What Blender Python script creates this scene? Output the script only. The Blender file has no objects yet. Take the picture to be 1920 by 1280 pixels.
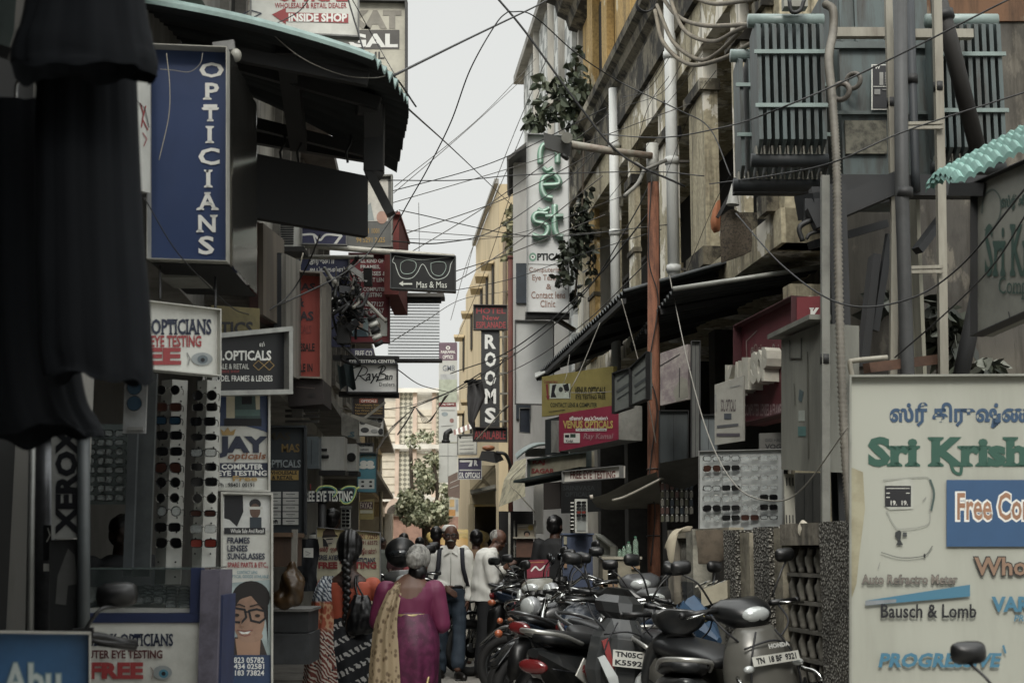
import bpy, bmesh, math, random
from mathutils import Vector as V, Matrix, noise
rnd = random.Random(7)
SC = bpy.context.scene
COL = SC.collection
R = math.radians
# ---------------------------------------------------------------- camera
CAMZ = 1.4
FPX = 2667.0
PITCH = math.atan(390 / FPX)
cam = bpy.data.cameras.new('camera')
cam.lens = 50.0; cam.sensor_width = 36.0; cam.clip_start = 0.1; cam.clip_end = 2000
cam.dof.use_dof = True; cam.dof.focus_distance = 13.0; cam.dof.aperture_fstop = 5.0
camo = bpy.data.objects.new('camera', cam); COL.objects.link(camo)
camo.location = (0, 0, CAMZ); camo.rotation_euler = (math.pi / 2 + PITCH, 0, 0)
SC.camera = camo
# ---------------------------------------------------------------- sky
SUN_EL, SUN_ROT = R(45), R(-174)
w = bpy.data.worlds.new("World"); SC.world = w; w.use_nodes = True
nt = w.node_tree; nt.nodes.clear()
sky = nt.nodes.new('ShaderNodeTexSky'); sky.sky_type = 'NISHITA'; sky.sun_disc = False
sky.sun_elevation = SUN_EL; sky.sun_rotation = SUN_ROT
sky.air_density = 1.6; sky.dust_density = 6.0; sky.ozone_density = 1.0
hs = nt.nodes.new('ShaderNodeHueSaturation'); hs.inputs['Saturation'].default_value = 0.12
mx = nt.nodes.new('ShaderNodeMix'); mx.data_type = 'RGBA'; mx.inputs[0].default_value = 0.72
mx.inputs[7].default_value = (8.2, 8.35, 8.1, 1)
bg = nt.nodes.new('ShaderNodeBackground'); bg.inputs['Strength'].default_value = 0.10
ow = nt.nodes.new('ShaderNodeOutputWorld')
L = nt.links.new
# overcast dome: brighter towards the zenith than at the horizon
tcw = nt.nodes.new('ShaderNodeTexCoord'); sxw = nt.nodes.new('ShaderNodeSeparateXYZ'); L(tcw.outputs['Generated'], sxw.inputs[0])
zr = nt.nodes.new('ShaderNodeMapRange'); zr.inputs[1].default_value = 0.38; zr.inputs[2].default_value = 0.95; zr.inputs[3].default_value = 0.735; zr.inputs[4].default_value = 2.6; L(sxw.outputs[2], zr.inputs[0])
vm = nt.nodes.new('ShaderNodeVectorMath'); vm.operation = 'SCALE'; L(mx.outputs[2], vm.inputs[0]); L(zr.outputs[0], vm.inputs['Scale'])
L(sky.outputs[0], hs.inputs['Color']); L(hs.outputs[0], mx.inputs[6]); L(vm.outputs[0], bg.inputs['Color']); L(bg.outputs[0], ow.inputs[0])
# ---------------------------------------------------------------- soft overcast sun
sl = bpy.data.lights.new('sun', 'SUN'); sl.energy = 1.15; sl.angle = R(16); sl.color = (1.0, 0.95, 0.86)
so = bpy.data.objects.new('sun', sl); COL.objects.link(so)
_sd = V((math.sin(SUN_ROT) * math.cos(SUN_EL), math.cos(SUN_ROT) * math.cos(SUN_EL), math.sin(SUN_EL)))
so.rotation_euler = _sd.to_track_quat('Z', 'Y').to_euler()
so.location = (0, 0, 30)
SC.view_settings.view_transform = 'Standard'; SC.view_settings.look = 'None'
SC.view_settings.exposure = 0.6; SC.view_settings.gamma = 1.0
SC.cycles.max_bounces = 6; SC.cycles.diffuse_bounces = 4; SC.cycles.use_denoising = True

# ================================================================ helpers
CT, ST = math.cos(PITCH), math.sin(PITCH)
def P(px, py, Y):
    u = (px - 960) / FPX; v = (640 - py) / FPX
    t = Y / (CT - v * ST)
    return V((u * t, Y, CAMZ + t * (ST + v * CT)))
def XG(px, Y): return P(px, 1030, Y).x
def lin(h):
    h = h.lstrip('#'); o = []
    for i in (0, 2, 4):
        c = int(h[i:i + 2], 16) / 255
        o.append(c / 12.92 if c <= 0.04045 else ((c + 0.055) / 1.055) ** 2.4)
    g = .25 * o[0] + .6 * o[1] + .15 * o[2]
    return tuple(c + (g - c) * .27 for c in o) + (1,)
_M = {}
def M(hexc, rough=0.6, metal=0.0, dirt=0.25, sc=5.0, bump=0.0, dcol='15130f', streak=False, trans=0.0, name=None, spec=0.5, alpha=1.0):
    key = (hexc, rough, metal, dirt, sc, bump, dcol, streak, trans, spec, alpha)
    if key in _M: return _M[key]
    m = bpy.data.materials.new(name or 'surface_' + hexc); m.use_nodes = True
    n = m.node_tree.nodes; l = m.node_tree.links.new; b = n['Principled BSDF']
    b.inputs['Roughness'].default_value = rough; b.inputs['Metallic'].default_value = metal
    b.inputs['Specular IOR Level'].default_value = spec
    if trans: b.inputs['Transmission Weight'].default_value = trans
    if alpha < 1: b.inputs['Alpha'].default_value = alpha
    c = lin(hexc)
    if dirt > 0 or bump > 0:
        tc = n.new('ShaderNodeTexCoord'); mp = n.new('ShaderNodeMapping')
        l(tc.outputs['Object'], mp.inputs[0])
        if streak: mp.inputs['Scale'].default_value = (1, 1, 0.16)
        nz = n.new('ShaderNodeTexNoise'); nz.inputs['Scale'].default_value = sc; nz.inputs['Detail'].default_value = 7; nz.inputs['Roughness'].default_value = 0.68
        l(mp.outputs[0], nz.inputs['Vector'])
        if dirt > 0:
            rp = n.new('ShaderNodeMapRange'); rp.inputs['From Min'].default_value = 0.42; rp.inputs['From Max'].default_value = 0.72
            rp.inputs['To Min'].default_value = 0.0; rp.inputs['To Max'].default_value = min(1, dirt * 1.6)
            l(nz.outputs['Fac'], rp.inputs['Value'])
            mi = n.new('ShaderNodeMix'); mi.data_type = 'RGBA'; mi.inputs[6].default_value = c; mi.inputs[7].default_value = lin(dcol)
            l(rp.outputs[0], mi.inputs[0]); l(mi.outputs[2], b.inputs['Base Color'])
        else: b.inputs['Base Color'].default_value = c
        if bump > 0:
            bp = n.new('ShaderNodeBump'); bp.inputs['Strength'].default_value = bump; bp.inputs['Distance'].default_value = 0.02
            nb = n.new('ShaderNodeTexNoise'); nb.inputs['Scale'].default_value = sc * 4; nb.inputs['Detail'].default_value = 5
            l(tc.outputs['Object'], nb.inputs['Vector']); l(nb.outputs['Fac'], bp.inputs['Height']); l(bp.outputs[0], b.inputs['Normal'])
    else: b.inputs['Base Color'].default_value = c
    _M[key] = m
    return m
def EM(hexc, s):
    key = ('e', hexc, s)
    if key in _M: return _M[key]
    m = bpy.data.materials.new('glow_' + hexc); m.use_nodes = True; b = m.node_tree.nodes['Principled BSDF']
    b.inputs['Base Color'].default_value = lin(hexc); b.inputs['Emission Color'].default_value = lin(hexc); b.inputs['Emission Strength'].default_value = s
    _M[key] = m; return m
def nodemat(name, build, rough=0.7, spec=0.4):
    m = bpy.data.materials.new(name); m.use_nodes = True
    n = m.node_tree.nodes; l = m.node_tree.links.new; b = n['Principled BSDF']
    b.inputs['Roughness'].default_value = rough; b.inputs['Specular IOR Level'].default_value = spec
    build(n, l, b); return m
def mixn(n, l, fac, a, b):
    x = n.new('ShaderNodeMix'); x.data_type = 'RGBA'
    if isinstance(fac, float): x.inputs[0].default_value = fac
    else: l(fac, x.inputs[0])
    for i, c in ((6, a), (7, b)):
        if isinstance(c, tuple): x.inputs[i].default_value = c
        else: l(c, x.inputs[i])
    return x.outputs[2]
def texn(n, l, kind, scale, mapscale=(1, 1, 1), rot=(0, 0, 0), coord='Object', **kw):
    tc = n.new('ShaderNodeTexCoord'); mp = n.new('ShaderNodeMapping'); mp.inputs['Scale'].default_value = mapscale; mp.inputs['Rotation'].default_value = rot
    l(tc.outputs[coord], mp.inputs[0]); t = n.new('ShaderNodeTex' + kind)
    if 'Scale' in t.inputs: t.inputs['Scale'].default_value = scale
    for k, v in kw.items():
        if k in t.inputs: t.inputs[k].default_value = v
        else: setattr(t, k, v)
    l(mp.outputs[0], t.inputs['Vector']); return t
def mrange(n, l, src, a, b, c=0.0, d=1.0):
    r = n.new('ShaderNodeMapRange'); r.inputs[1].default_value = a; r.inputs[2].default_value = b; r.inputs[3].default_value = c; r.inputs[4].default_value = d
    l(src, r.inputs[0]); return r.outputs[0]

def link(o, parent=None):
    COL.objects.link(o)
    if parent is not None: o.parent = parent
    return o
def tag(o, label=None, cat=None, group=None, kind=None):
    if label: o['label'] = label
    if cat: o['category'] = cat
    if group: o['group'] = group
    if kind: o['kind'] = kind
    return o
def thing(name, label, cat, loc=(0, 0, 0), group=None, rz=0.0, lean=0.0):
    o = bpy.data.objects.new(name, None); o.empty_display_size = 0.1; COL.objects.link(o)
    o.location = loc; o.rotation_euler = (lean, 0, rz)
    return tag(o, label, cat, group)

_glyph = {}
def glyphs(s, bold):
    k = (s, bold)
    if k not in _glyph:
        c = bpy.data.curves.new('lettering', 'FONT'); c.body = s; c.offset = bold; c.resolution_u = 2; c.fill_mode = 'FRONT'
        o = bpy.data.objects.new('lettering', c); me = bpy.data.meshes.new_from_object(o)
        vs = [(v.co.x, v.co.y) for v in me.vertices]; fs = [tuple(p.vertices) for p in me.polygons]
        bpy.data.objects.remove(o); bpy.data.curves.remove(c); bpy.data.meshes.remove(me)
        _glyph[k] = (vs, fs)
    return _glyph[k]
def serifed(vs, fs):
    # add slab feet to every stem end that lies on the base line or the cap line
    from collections import Counter
    ec = Counter()
    for f in fs:
        for i in range(len(f)):
            ec[tuple(sorted((f[i], f[(i + 1) % len(f)])))] += 1
    ys = [v[1] for v in vs]; lo, hi = min(ys), max(ys); h = hi - lo
    vs = list(vs); fs = list(fs); be = [e for e, c in ec.items() if c == 1]; nb = {}
    for a, b in be: nb.setdefault(a, []).append(b); nb.setdefault(b, []).append(a)
    def steep(p, q):   # the outline leaves the stem end upright
        for r in nb[p]:
            if r != q: return abs(vs[r][0] - vs[p][0]) < .5 * abs(vs[r][1] - vs[p][1]) + 1e-6 and abs(vs[r][1] - vs[p][1]) > .06
        return False
    for a, b in be:
        (ax, ay), (bx, by) = vs[a], vs[b]
        if abs(ay - by) > 0.006 or abs(ax - bx) < 0.05 or abs(ax - bx) > 0.26 or not (steep(a, b) and steep(b, a)): continue
        x0, x1 = min(ax, bx), max(ax, bx); e = 0.075
        if ay < lo + 0.3 * h: s = 1
        elif ay > lo + 0.5 * h: s = -1
        else: continue
        k = len(vs); t = 0.05 * s
        vs += [(x0 - e, ay), (x1 + e, ay), (x1 + e, ay + t), (x1, ay + t * 2.2), (x0, ay + t * 2.2), (x0 - e, ay + t)]
        q = tuple(range(k, k + 6)); fs.append(q if s > 0 else q[::-1])
    return vs, fs

class MB:
    def __init__(s): s.v = []; s.f = []; s.mi = []; s.sm = []; s.mats = []
    def m(s, mat):
        if mat not in s.mats: s.mats.append(mat)
        return s.mats.index(mat)
    def add(s, vs, fs, mat, smooth=False):
        k = len(s.v); s.v += [V(v) for v in vs]; i = s.m(mat)
        for f in fs: s.f.append(tuple(a + k for a in f)); s.mi.append(i); s.sm.append(smooth)
    def obox(s, c, ex, ey, ez, mat):
        c, ex, ey, ez = V(c), V(ex), V(ey), V(ez)
        vs = [c + ex * a + ey * b + ez * d for d in (-1, 1) for b in (-1, 1) for a in (-1, 1)]
        s.add(vs, [(0, 2, 3, 1), (4, 5, 7, 6), (0, 1, 5, 4), (2, 6, 7, 3), (0, 4, 6, 2), (1, 3, 7, 5)], mat)
    def box(s, lo, hi, mat):
        lo, hi = V(lo), V(hi); c = (lo + hi) / 2; h = (hi - lo) / 2
        s.obox(c, (h.x, 0, 0), (0, h.y, 0), (0, 0, h.z), mat)
    def beam(s, a, b, w, h, mat, up=(0, 0, 1)):
        a, b = V(a), V(b); d = (b - a); l = d.length / 2; d.normalize()
        sd = d.cross(V(up))
        if sd.length < 1e-4: sd = d.cross(V((1, 0, 0)))
        sd.normalize(); u = sd.cross(d)
        s.obox((a + b) / 2, d * l, sd * (w / 2), u * (h / 2), mat)
    def quad(s, a, b, c, d, mat): s.add([a, b, c, d], [(0, 1, 2, 3)], mat)
    def loft(s, rings, mat, cap=True, smooth=True, closed=True):
        n = len(rings[0]); vs = [p for r in rings for p in r]; fs = []
        for i in range(len(rings) - 1):
            for j in range(n if closed else n - 1):
                k = (j + 1) % n; fs.append((i * n + j, i * n + k, (i + 1) * n + k, (i + 1) * n + j))
        if cap and closed: fs.append(tuple(range(n))[::-1]); fs.append(tuple(range((len(rings) - 1) * n, len(rings) * n)))
        s.add(vs, fs, mat, smooth)
    def tube(s, pts, r, mat, n=8, cap=True):
        pts = [V(p) for p in pts]; N = len(pts); rings = []; pu = None
        for i, p in enumerate(pts):
            d = (pts[min(i + 1, N - 1)] - pts[max(i - 1, 0)]).normalized()
            if pu is None:
                pu = d.orthogonal().normalized()
            else:
                pu = pu - d * pu.dot(d)
                pu = pu.normalized() if pu.length > 1e-5 else d.orthogonal().normalized()
            q = d.cross(pu); rr = r[i] if isinstance(r, (list, tuple)) else r
            rings.append([p + (pu * math.cos(2 * math.pi * k / n) + q * math.sin(2 * math.pi * k / n)) * rr for k in range(n)])
        s.loft(rings, mat, cap)
    def ell(s, c, r, mat, nu=12, nv=8, rot=None):
        c = V(c); r = (r, r, r) if isinstance(r, (int, float)) else r; vs = []; fs = []
        rot = rot or Matrix.Identity(3)
        vs.append(c + rot @ V((0, 0, r[2])))
        for i in range(1, nv):
            t = math.pi * i / nv
            for j in range(nu):
                a = 2 * math.pi * j / nu; vs.append(c + rot @ V((r[0] * math.sin(t) * math.cos(a), r[1] * math.sin(t) * math.sin(a), r[2] * math.cos(t))))
        vs.append(c + rot @ V((0, 0, -r[2]))); e = len(vs) - 1
        for j in range(nu):
            k = (j + 1) % nu
            fs.append((0, 1 + j, 1 + k)); fs.append((e, e - nu + k, e - nu + j))
            for i in range(nv - 2): fs.append((1 + i * nu + j, 1 + (i + 1) * nu + j, 1 + (i + 1) * nu + k, 1 + i * nu + k))
        s.add(vs, fs, mat, True)
    def limb(s, pts, rs, mat, n=12):
        s.tube(pts, list(rs), mat, n)
        for p, r in zip(pts, rs): s.ell(p, r * 0.995, mat, n, 8)
    def prism(s, poly, o, ex, ey, ez, mat, side=None):
        o, ex, ey, ez = V(o), V(ex), V(ey), V(ez); n = len(poly)
        vs = [o + ex * a + ey * b for a, b in poly] + [o + ex * a + ey * b + ez for a, b in poly]
        s.add(vs, [tuple(range(n)), tuple(range(n, 2 * n))[::-1]], mat)
        k = len(s.v) - 2 * n; i = s.m(side or mat)
        for j in range(n):
            q = (j + 1) % n; s.f.append((k + j, k + n + j, k + n + q, k + q)); s.mi.append(i); s.sm.append(False)
    def disc(s, c, r, nrm, th, mat, n=16):
        nrm = V(nrm).normalized(); s.tube([V(c) - nrm * th / 2, V(c) + nrm * th / 2], r, mat, n)
        for i in range(len(s.sm) - n - 2, len(s.sm)): s.sm[i] = False
    def torus(s, c, Rr, r, axis, mat, n=24, k=8):
        c = V(c); ax = V(axis).normalized(); e1 = ax.orthogonal().normalized(); e2 = ax.cross(e1); rings = []
        for i in range(n):
            a = 2 * math.pi * i / n; d = e1 * math.cos(a) + e2 * math.sin(a)
            rings.append([c + d * (Rr + r * math.cos(2 * math.pi * j / k)) + ax * (r * math.sin(2 * math.pi * j / k)) for j in range(k)])
        rings.append(rings[0]); s.loft(rings, mat, cap=False)
    def build(s, name, parent=None, org=None, fix=True):
        me = bpy.data.meshes.new(name)
        o0 = V(org) if org is not None else V((0, 0, 0))
        me.from_pydata([v - o0 for v in s.v], [], s.f)
        for m in s.mats: me.materials.append(m)
        me.polygons.foreach_set('material_index', s.mi); me.polygons.foreach_set('use_smooth', s.sm)
        if fix:
            bm = bmesh.new(); bm.from_mesh(me); bmesh.ops.recalc_face_normals(bm, faces=bm.faces); bm.to_mesh(me); bm.free()
        me.update()
        ob = bpy.data.objects.new(name, me); link(ob, parent)
        if parent is None and org is not None: ob.location = org
        return ob
    def fused(s, name, mat, parent=None, org=None, voxel=0.012, it=4, wr=None):
        """one continuous skin over the overlapping volumes"""
        ob = s.build(name, None)
        md = ob.modifiers.new('remesh', 'REMESH'); md.mode = 'VOXEL'; md.voxel_size = voxel; md.use_smooth_shade = True
        if it:
            sm = ob.modifiers.new('smooth', 'SMOOTH'); sm.factor = 0.5; sm.iterations = it
        dg = bpy.context.evaluated_depsgraph_get(); me = bpy.data.meshes.new_from_object(ob.evaluated_get(dg))
        bpy.data.objects.remove(ob); me.name = name
        if wr:
            me.update(); nv = [v.normal.copy() for v in me.vertices]
            for v, q in zip(me.vertices, nv): v.co += q * wr(v.co)
        if org is not None:
            for v in me.vertices: v.co -= V(org)
        me.materials.clear(); me.materials.append(mat)
        for p in me.polygons: p.use_smooth = True
        o = bpy.data.objects.new(name, me); link(o, parent)
        return o

def spline(pts, k=8):
    pts = [V(p) for p in pts]
    if len(pts) < 3: return pts
    out = []
    q = [pts[0] * 2 - pts[1]] + pts + [pts[-1] * 2 - pts[-2]]
    for i in range(1, len(q) - 2):
        a, b, c, d = q[i - 1], q[i], q[i + 1], q[i + 2]
        for j in range(k):
            t = j / k
            out.append(0.5 * ((2 * b) + (c - a) * t + (2 * a - 5 * b + 4 * c - d) * t * t + (3 * b - a - 3 * c + d) * t ** 3))
    out.append(pts[-1]); return out

class Face:
    """a signboard's face: photo coordinates on it -> points on the real board"""
    def __init__(s, xl, ytl, ybl, Yl, xr, ytr, ybr, Yr):
        s.a = (xl, ytl, ybl, Yl, xr, ytr, ybr, Yr)
        s.TL, s.BL, s.TR, s.BR = P(xl, ytl, Yl), P(xl, ybl, Yl), P(xr, ytr, Yr), P(xr, ybr, Yr)
        s.n = (s.TR - s.TL).cross(s.BL - s.TL).normalized()
        if s.n.y > 0: s.n = -s.n
    def __call__(s, x, y, d=0.0):
        xl, ytl, ybl, Yl, xr, ytr, ybr, Yr = s.a
        u = (x - xl) / (xr - xl); yt = ytl + (ytr - ytl) * u; yb = ybl + (ybr - ybl) * u
        v = (y - yt) / (yb - yt)
        w = (u / Yr) / ((1 - u) / Yl + u / Yr)
        a = s.TL.lerp(s.TR, w); b = s.BL.lerp(s.BR, w)
        return a.lerp(b, v) + s.n * d
def put(mb, F, items, d0=0.003):
    d = d0
    for it in items:
        k = it[0]
        if k == 't':
            _, txt, x0, y0, x1, y1, mat = it[:7]; bold = it[7] if len(it) > 7 else 0.02; ser = len(it) > 8 and it[8]
            vs, fs = glyphs(txt, bold)
            if not fs: continue
            if ser == 's': vs, fs = serifed(vs, fs)
            ax = min(v[0] for v in vs); bx = max(v[0] for v in vs); ay = min(v[1] for v in vs); by = max(v[1] for v in vs)
            sh = 0.22 if ser == 'i' else 0
            if ser == 'v':   # reads bottom to top
                pts = [F(x0 + (v[1] - by) / (ay - by) * (x1 - x0) if False else x0 + (by - v[1]) / (by - ay) * (x1 - x0), y1 + (v[0] - ax) / (bx - ax) * (y0 - y1), d) for v in vs]
            else:
                sy = (y1 - y0); pts = []
                for v in vs:
                    t = (by - v[1]) / (by - ay); pts.append(F(x0 + (v[0] - ax) / (bx - ax) * (x1 - x0) + sh * (1 - t) * sy, y0 + t * sy, d))
            mb.add(pts, fs, mat)
        elif k == 'r':
            _, x0, y0, x1, y1, mat = it[:6]
            mb.quad(F(x0, y0, d), F(x0, y1, d), F(x1, y1, d), F(x1, y0, d), mat)
        elif k == 'p': mb.add([F(x, y, d) for x, y in it[1]], [tuple(range(len(it[1])))], it[2])
        elif k == 'c':
            _, cx, cy, rx, ry, mat = it[:6]
            mb.add([F(cx + rx * math.cos(a * math.pi / 10), cy + ry * math.sin(a * math.pi / 10), d) for a in range(20)], [tuple(range(20))], mat)
        elif k == 'l':
            _, pl, wd, mat = it[:4]
            pl = [(p.x, p.y) for p in spline([V((x, y, 0)) for x, y in pl], 6)] if len(it) > 4 else pl
            for (ax, ay), (bx, by) in zip(pl[:-1], pl[1:]):
                q = math.hypot(bx - ax, by - ay) or 1; nx, ny = -(by - ay) / q * wd / 2, (bx - ax) / q * wd / 2
                ex, ey = (bx - ax) / q * wd * .25, (by - ay) / q * wd * .25
                mb.quad(F(ax + nx - ex, ay + ny - ey, d), F(ax - nx - ex, ay - ny - ey, d), F(bx - nx + ex, by - ny + ey, d), F(bx + nx + ex, by + ny + ey, d), mat); d += 0.00003
        elif k == 'tube':
            _, pl, rad, mat, off = it[:5]
            mb.tube(spline([F(x, y, off) for x, y in pl], 6), rad, mat, 6)
        d += 0.0004
def sign(name, label, xl, ytl, ybl, Yl, xr, ytr, ybr, Yr, th, face, items=(), frame=None, fw=3, side=None, cat='sign', group=None, extra=None):
    F = Face(xl, ytl, ybl, Yl, xr, ytr, ybr, Yr)
    org = (F.BL + F.BR) / 2
    root = thing(name, label, cat, org, group)
    mb = MB(); b = F.n * -th
    vs = [F.TL, F.BL, F.BR, F.TR, F.TL + b, F.BL + b, F.BR + b, F.TR + b]
    mb.add(vs, [(0, 1, 2, 3)], face); mb.add(vs, [(7, 6, 5, 4), (0, 4, 5, 1), (3, 2, 6, 7), (0, 3, 7, 4), (1, 5, 6, 2)], side or face)
    put(mb, F, items)
    mb.build('panel', root, org)
    if frame is not None:
        fb = MB(); s_ = (F.BL - F.TL).length / max(1, (ybl - ytl)) * fw / 2
        q = F.n * 0.006
        ex = (F.TR - F.TL).normalized(); ey = (F.BL - F.TL).normalized()
        for a, c in ((F.TL, F.TR), (F.BL, F.BR)): fb.beam(a + q - ex * s_, c + q + ex * s_, s_ * 2, th * .5 + 0.03, frame, up=F.n)
        for a, c in ((F.TL, F.BL), (F.TR, F.BR)): fb.beam(a + q + ey * s_, c + q - ey * s_, s_ * 2, th * .5 + 0.028, frame, up=F.n)
        fb.build('frame', root, org)
    if extra: extra(root, F, org)
    return root
def bracket(root, org, segs, r, mat, name='bracket'):
    mb = MB()
    for s_ in segs: mb.tube(s_, r, mat, 6)
    return mb.build(name, root, org)
# ================================================================ ground
def _road(n, l, b):
    a = texn(n, l, 'Noise', 1.2, Detail=8.0, Roughness=0.7); c = texn(n, l, 'Noise', 26.0, Detail=4.0)
    x = mixn(n, l, mrange(n, l, a.outputs['Fac'], .35, .7), lin('85817a'), lin('a8a398'))
    y = mixn(n, l, mrange(n, l, c.outputs['Fac'], .4, .75), x, lin('6a6760'))
    l(y, b.inputs['Base Color'])
    bp = n.new('ShaderNodeBump'); bp.inputs['Strength'].default_value = .3; bp.inputs['Distance'].default_value = .02
    l(c.outputs['Fac'], bp.inputs['Height']); l(bp.outputs[0], b.inputs['Normal'])
M_ROAD = nodemat('worn_asphalt', _road, .85)
mb = MB(); mb.quad((-120, -40, 0), (120, -40, 0), (120, 400, 0), (-120, 400, 0), M('6b665c', .9, dirt=.4, sc=.8)); tag(mb.build('ground'), kind='structure')
mb = MB(); mb.quad((-1.5, -3, .004), (2.1, -3, .004), (.2, 60, .004), (-5.5, 60, .004), M_ROAD); tag(mb.build('road'), kind='structure')
def XL(Y): return -1.45 - .06 * Y
def XR(Y): return 3.52 - .104 * Y
CONC = M('77736a', .85, dirt=.45, sc=3, bump=.3)
mb = MB()
for y0 in range(6, 46, 2):
    y1 = y0 + 1.985; k = (y0 % 6) * .012
    vs = [(XL(y0) - 1.2, y0, 0), (XL(y0) + .62 + k, y0, 0), (XL(y1) + .62 + k, y1, 0), (XL(y1) - 1.2, y1, 0)]
    h = V((0, 0, .14 + k)); mb.add([V(v) for v in vs] + [V(v) + h for v in vs], [(3, 2, 1, 0), (4, 5, 6, 7), (0, 1, 5, 4), (1, 2, 6, 5), (2, 3, 7, 6), (3, 0, 4, 7)], CONC)
tag(mb.build('pavement'), kind='structure')

# ================================================================ left shop row
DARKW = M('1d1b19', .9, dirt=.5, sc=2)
def quadbox(mb, a, b, c, d, z0, z1, mat):
    vs = [V((p[0], p[1], z)) for z in (z0, z1) for p in (a, b, c, d)]
    mb.add(vs, [(3, 2, 1, 0), (4, 5, 6, 7), (0, 1, 5, 4), (1, 2, 6, 5), (2, 3, 7, 6), (3, 0, 4, 7)], mat)
def left_building(label, y0, y1, zt, wall, trim, wins, zs=2.9):
    o = V((XL((y0 + y1) / 2) - 3, (y0 + y1) / 2, 0)); r = thing('shop_building', label, 'building', o)
    mb = MB(); quadbox(mb, (XL(y0) - 6, y0), (XL(y0), y0), (XL(y1), y1), (XL(y1) - 6, y1), zs, zt, wall); mb.build('upper_wall', r, o)
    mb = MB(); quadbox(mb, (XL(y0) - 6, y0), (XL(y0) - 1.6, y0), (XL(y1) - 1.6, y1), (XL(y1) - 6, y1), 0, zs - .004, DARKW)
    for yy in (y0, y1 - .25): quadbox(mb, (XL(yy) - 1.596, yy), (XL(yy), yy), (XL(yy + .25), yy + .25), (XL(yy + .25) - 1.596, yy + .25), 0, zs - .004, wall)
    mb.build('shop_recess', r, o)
    for z in [zs + .1] + [w[2] + w[3] + .08 for w in wins[:1]]:
        yl = y0 + (3.2 if y0 < 6 else 0)
        mb = MB(); quadbox(mb, (XL(yl) - .05, yl - .02), (XL(yl) + .4, yl - .02), (XL(y1) + .4, y1 - .03), (XL(y1) - .05, y1 - .03), z, z + .1, trim); mb.build('ledge', r, o)
    for (wy, ww, wz, wh) in wins:
        mb = MB(); f = XL(wy)
        for dy in (-ww / 2, 0, ww / 2): mb.box((f - .02, wy + dy - .04, wz), (f + .1, wy + dy + .04, wz + wh), trim)
        for z in (wz - .05, wz + wh - .02): mb.box((f - .02, wy - ww / 2 - .05, z), (f + .104, wy + ww / 2 + .05, z + .07), trim)
        fr = mb.build('window', r, o)
        mb = MB(); mb.box((f - .01, wy - ww / 2, wz), (f + .02, wy + ww / 2, wz + wh), M('1d2224', .15, dirt=.2)); mb.build('pane', fr, (0, 0, 0)).location = -o
    return r
PLW = M('b5b1a5', .85, dirt=.5, sc=1.6, streak=True); PLG = M('8d8b84', .85, dirt=.5, sc=1.5, streak=True)
PLC = M('b3a078', .85, dirt=.4, sc=1.5, streak=True)
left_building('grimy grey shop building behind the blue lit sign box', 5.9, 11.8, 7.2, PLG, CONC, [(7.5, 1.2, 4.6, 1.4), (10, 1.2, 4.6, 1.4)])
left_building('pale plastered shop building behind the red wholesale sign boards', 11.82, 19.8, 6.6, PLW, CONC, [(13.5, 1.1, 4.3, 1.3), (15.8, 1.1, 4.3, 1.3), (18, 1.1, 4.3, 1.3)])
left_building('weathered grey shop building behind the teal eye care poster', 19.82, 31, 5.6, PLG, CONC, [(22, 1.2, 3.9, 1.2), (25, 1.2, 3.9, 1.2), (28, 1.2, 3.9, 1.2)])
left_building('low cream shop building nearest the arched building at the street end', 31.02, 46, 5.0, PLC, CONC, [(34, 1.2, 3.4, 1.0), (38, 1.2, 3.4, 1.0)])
# near dark shop front at the left edge
o = V((-2.4, 4, 0)); r = thing('dark_shop', 'unlit black shop front at the left edge behind the hanging dark clothes', 'shop', o)
BLK = M('121211', .9, dirt=.2); PLG0 = M('6d6860', .9, dirt=.4); mb = MB(); mb.box((-6, 2.61, 0), (-2.35, 5.88, 9), BLK); mb.box((-6, -9, 0), (-1.1, 2.6, 7.1), BLK); mb.build('wall', r, o)  # box beside the camera is unseen, added to shade the left shops
mb = MB(); mb.box((-9, -18, 0), (9, -12, 9), PLG0); mb.build('rear_block', r, o)  # unseen block across the lane behind the camera, added to cut sky light
mb = MB(); mb.box((-2.34, 2.62, 3.3), (-.95, 4.6, 3.36), M('23282a', .8)); mb.build('canopy', r, o)  # unseen roof above the view, added to shade the left edge
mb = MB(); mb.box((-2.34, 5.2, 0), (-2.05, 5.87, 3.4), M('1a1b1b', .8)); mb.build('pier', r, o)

# ================================================================ old yellow building on the right
def FB(Y, out, z):
    return V((XR(Y) - .9946 * out, Y - .1034 * out, z))
def YR(px): return 3.52 / ((px - 960) / 2640 + .104)
def _old(base, patch, dark, peel='d9d4c4'):
    def f(n, l, b):
        a = texn(n, l, 'Noise', 2.0, (1, 1, .35), Detail=11.0, Roughness=.72); c = texn(n, l, 'Noise', 4.5, (1, 1, .1), Detail=8.0, Roughness=.7)
        e = texn(n, l, 'Noise', .8, Detail=6.0)
        x = mixn(n, l, mrange(n, l, e.outputs['Fac'], .42, .58), lin(base), lin(patch))
        p = texn(n, l, 'Noise', 3.2, (1, 1, .45), Detail=12.0, Roughness=.62)
        x = mixn(n, l, mrange(n, l, p.outputs['Fac'], .56, .60), x, lin(peel))
        x = mixn(n, l, mrange(n, l, a.outputs['Fac'], .5, .68, 0, .7), x, lin(dark))
        x = mixn(n, l, mrange(n, l, c.outputs['Fac'], .5, .68, 0, .8), x, lin('2a251d'))
        l(x, b.inputs['Base Color'])
        bp = n.new('ShaderNodeBump'); bp.inputs['Strength'].default_value = .5; bp.inputs['Distance'].default_value = .02
        l(a.outputs['Fac'], bp.inputs['Height']); l(bp.outputs[0], b.inputs['Normal'])
    return f
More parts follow.
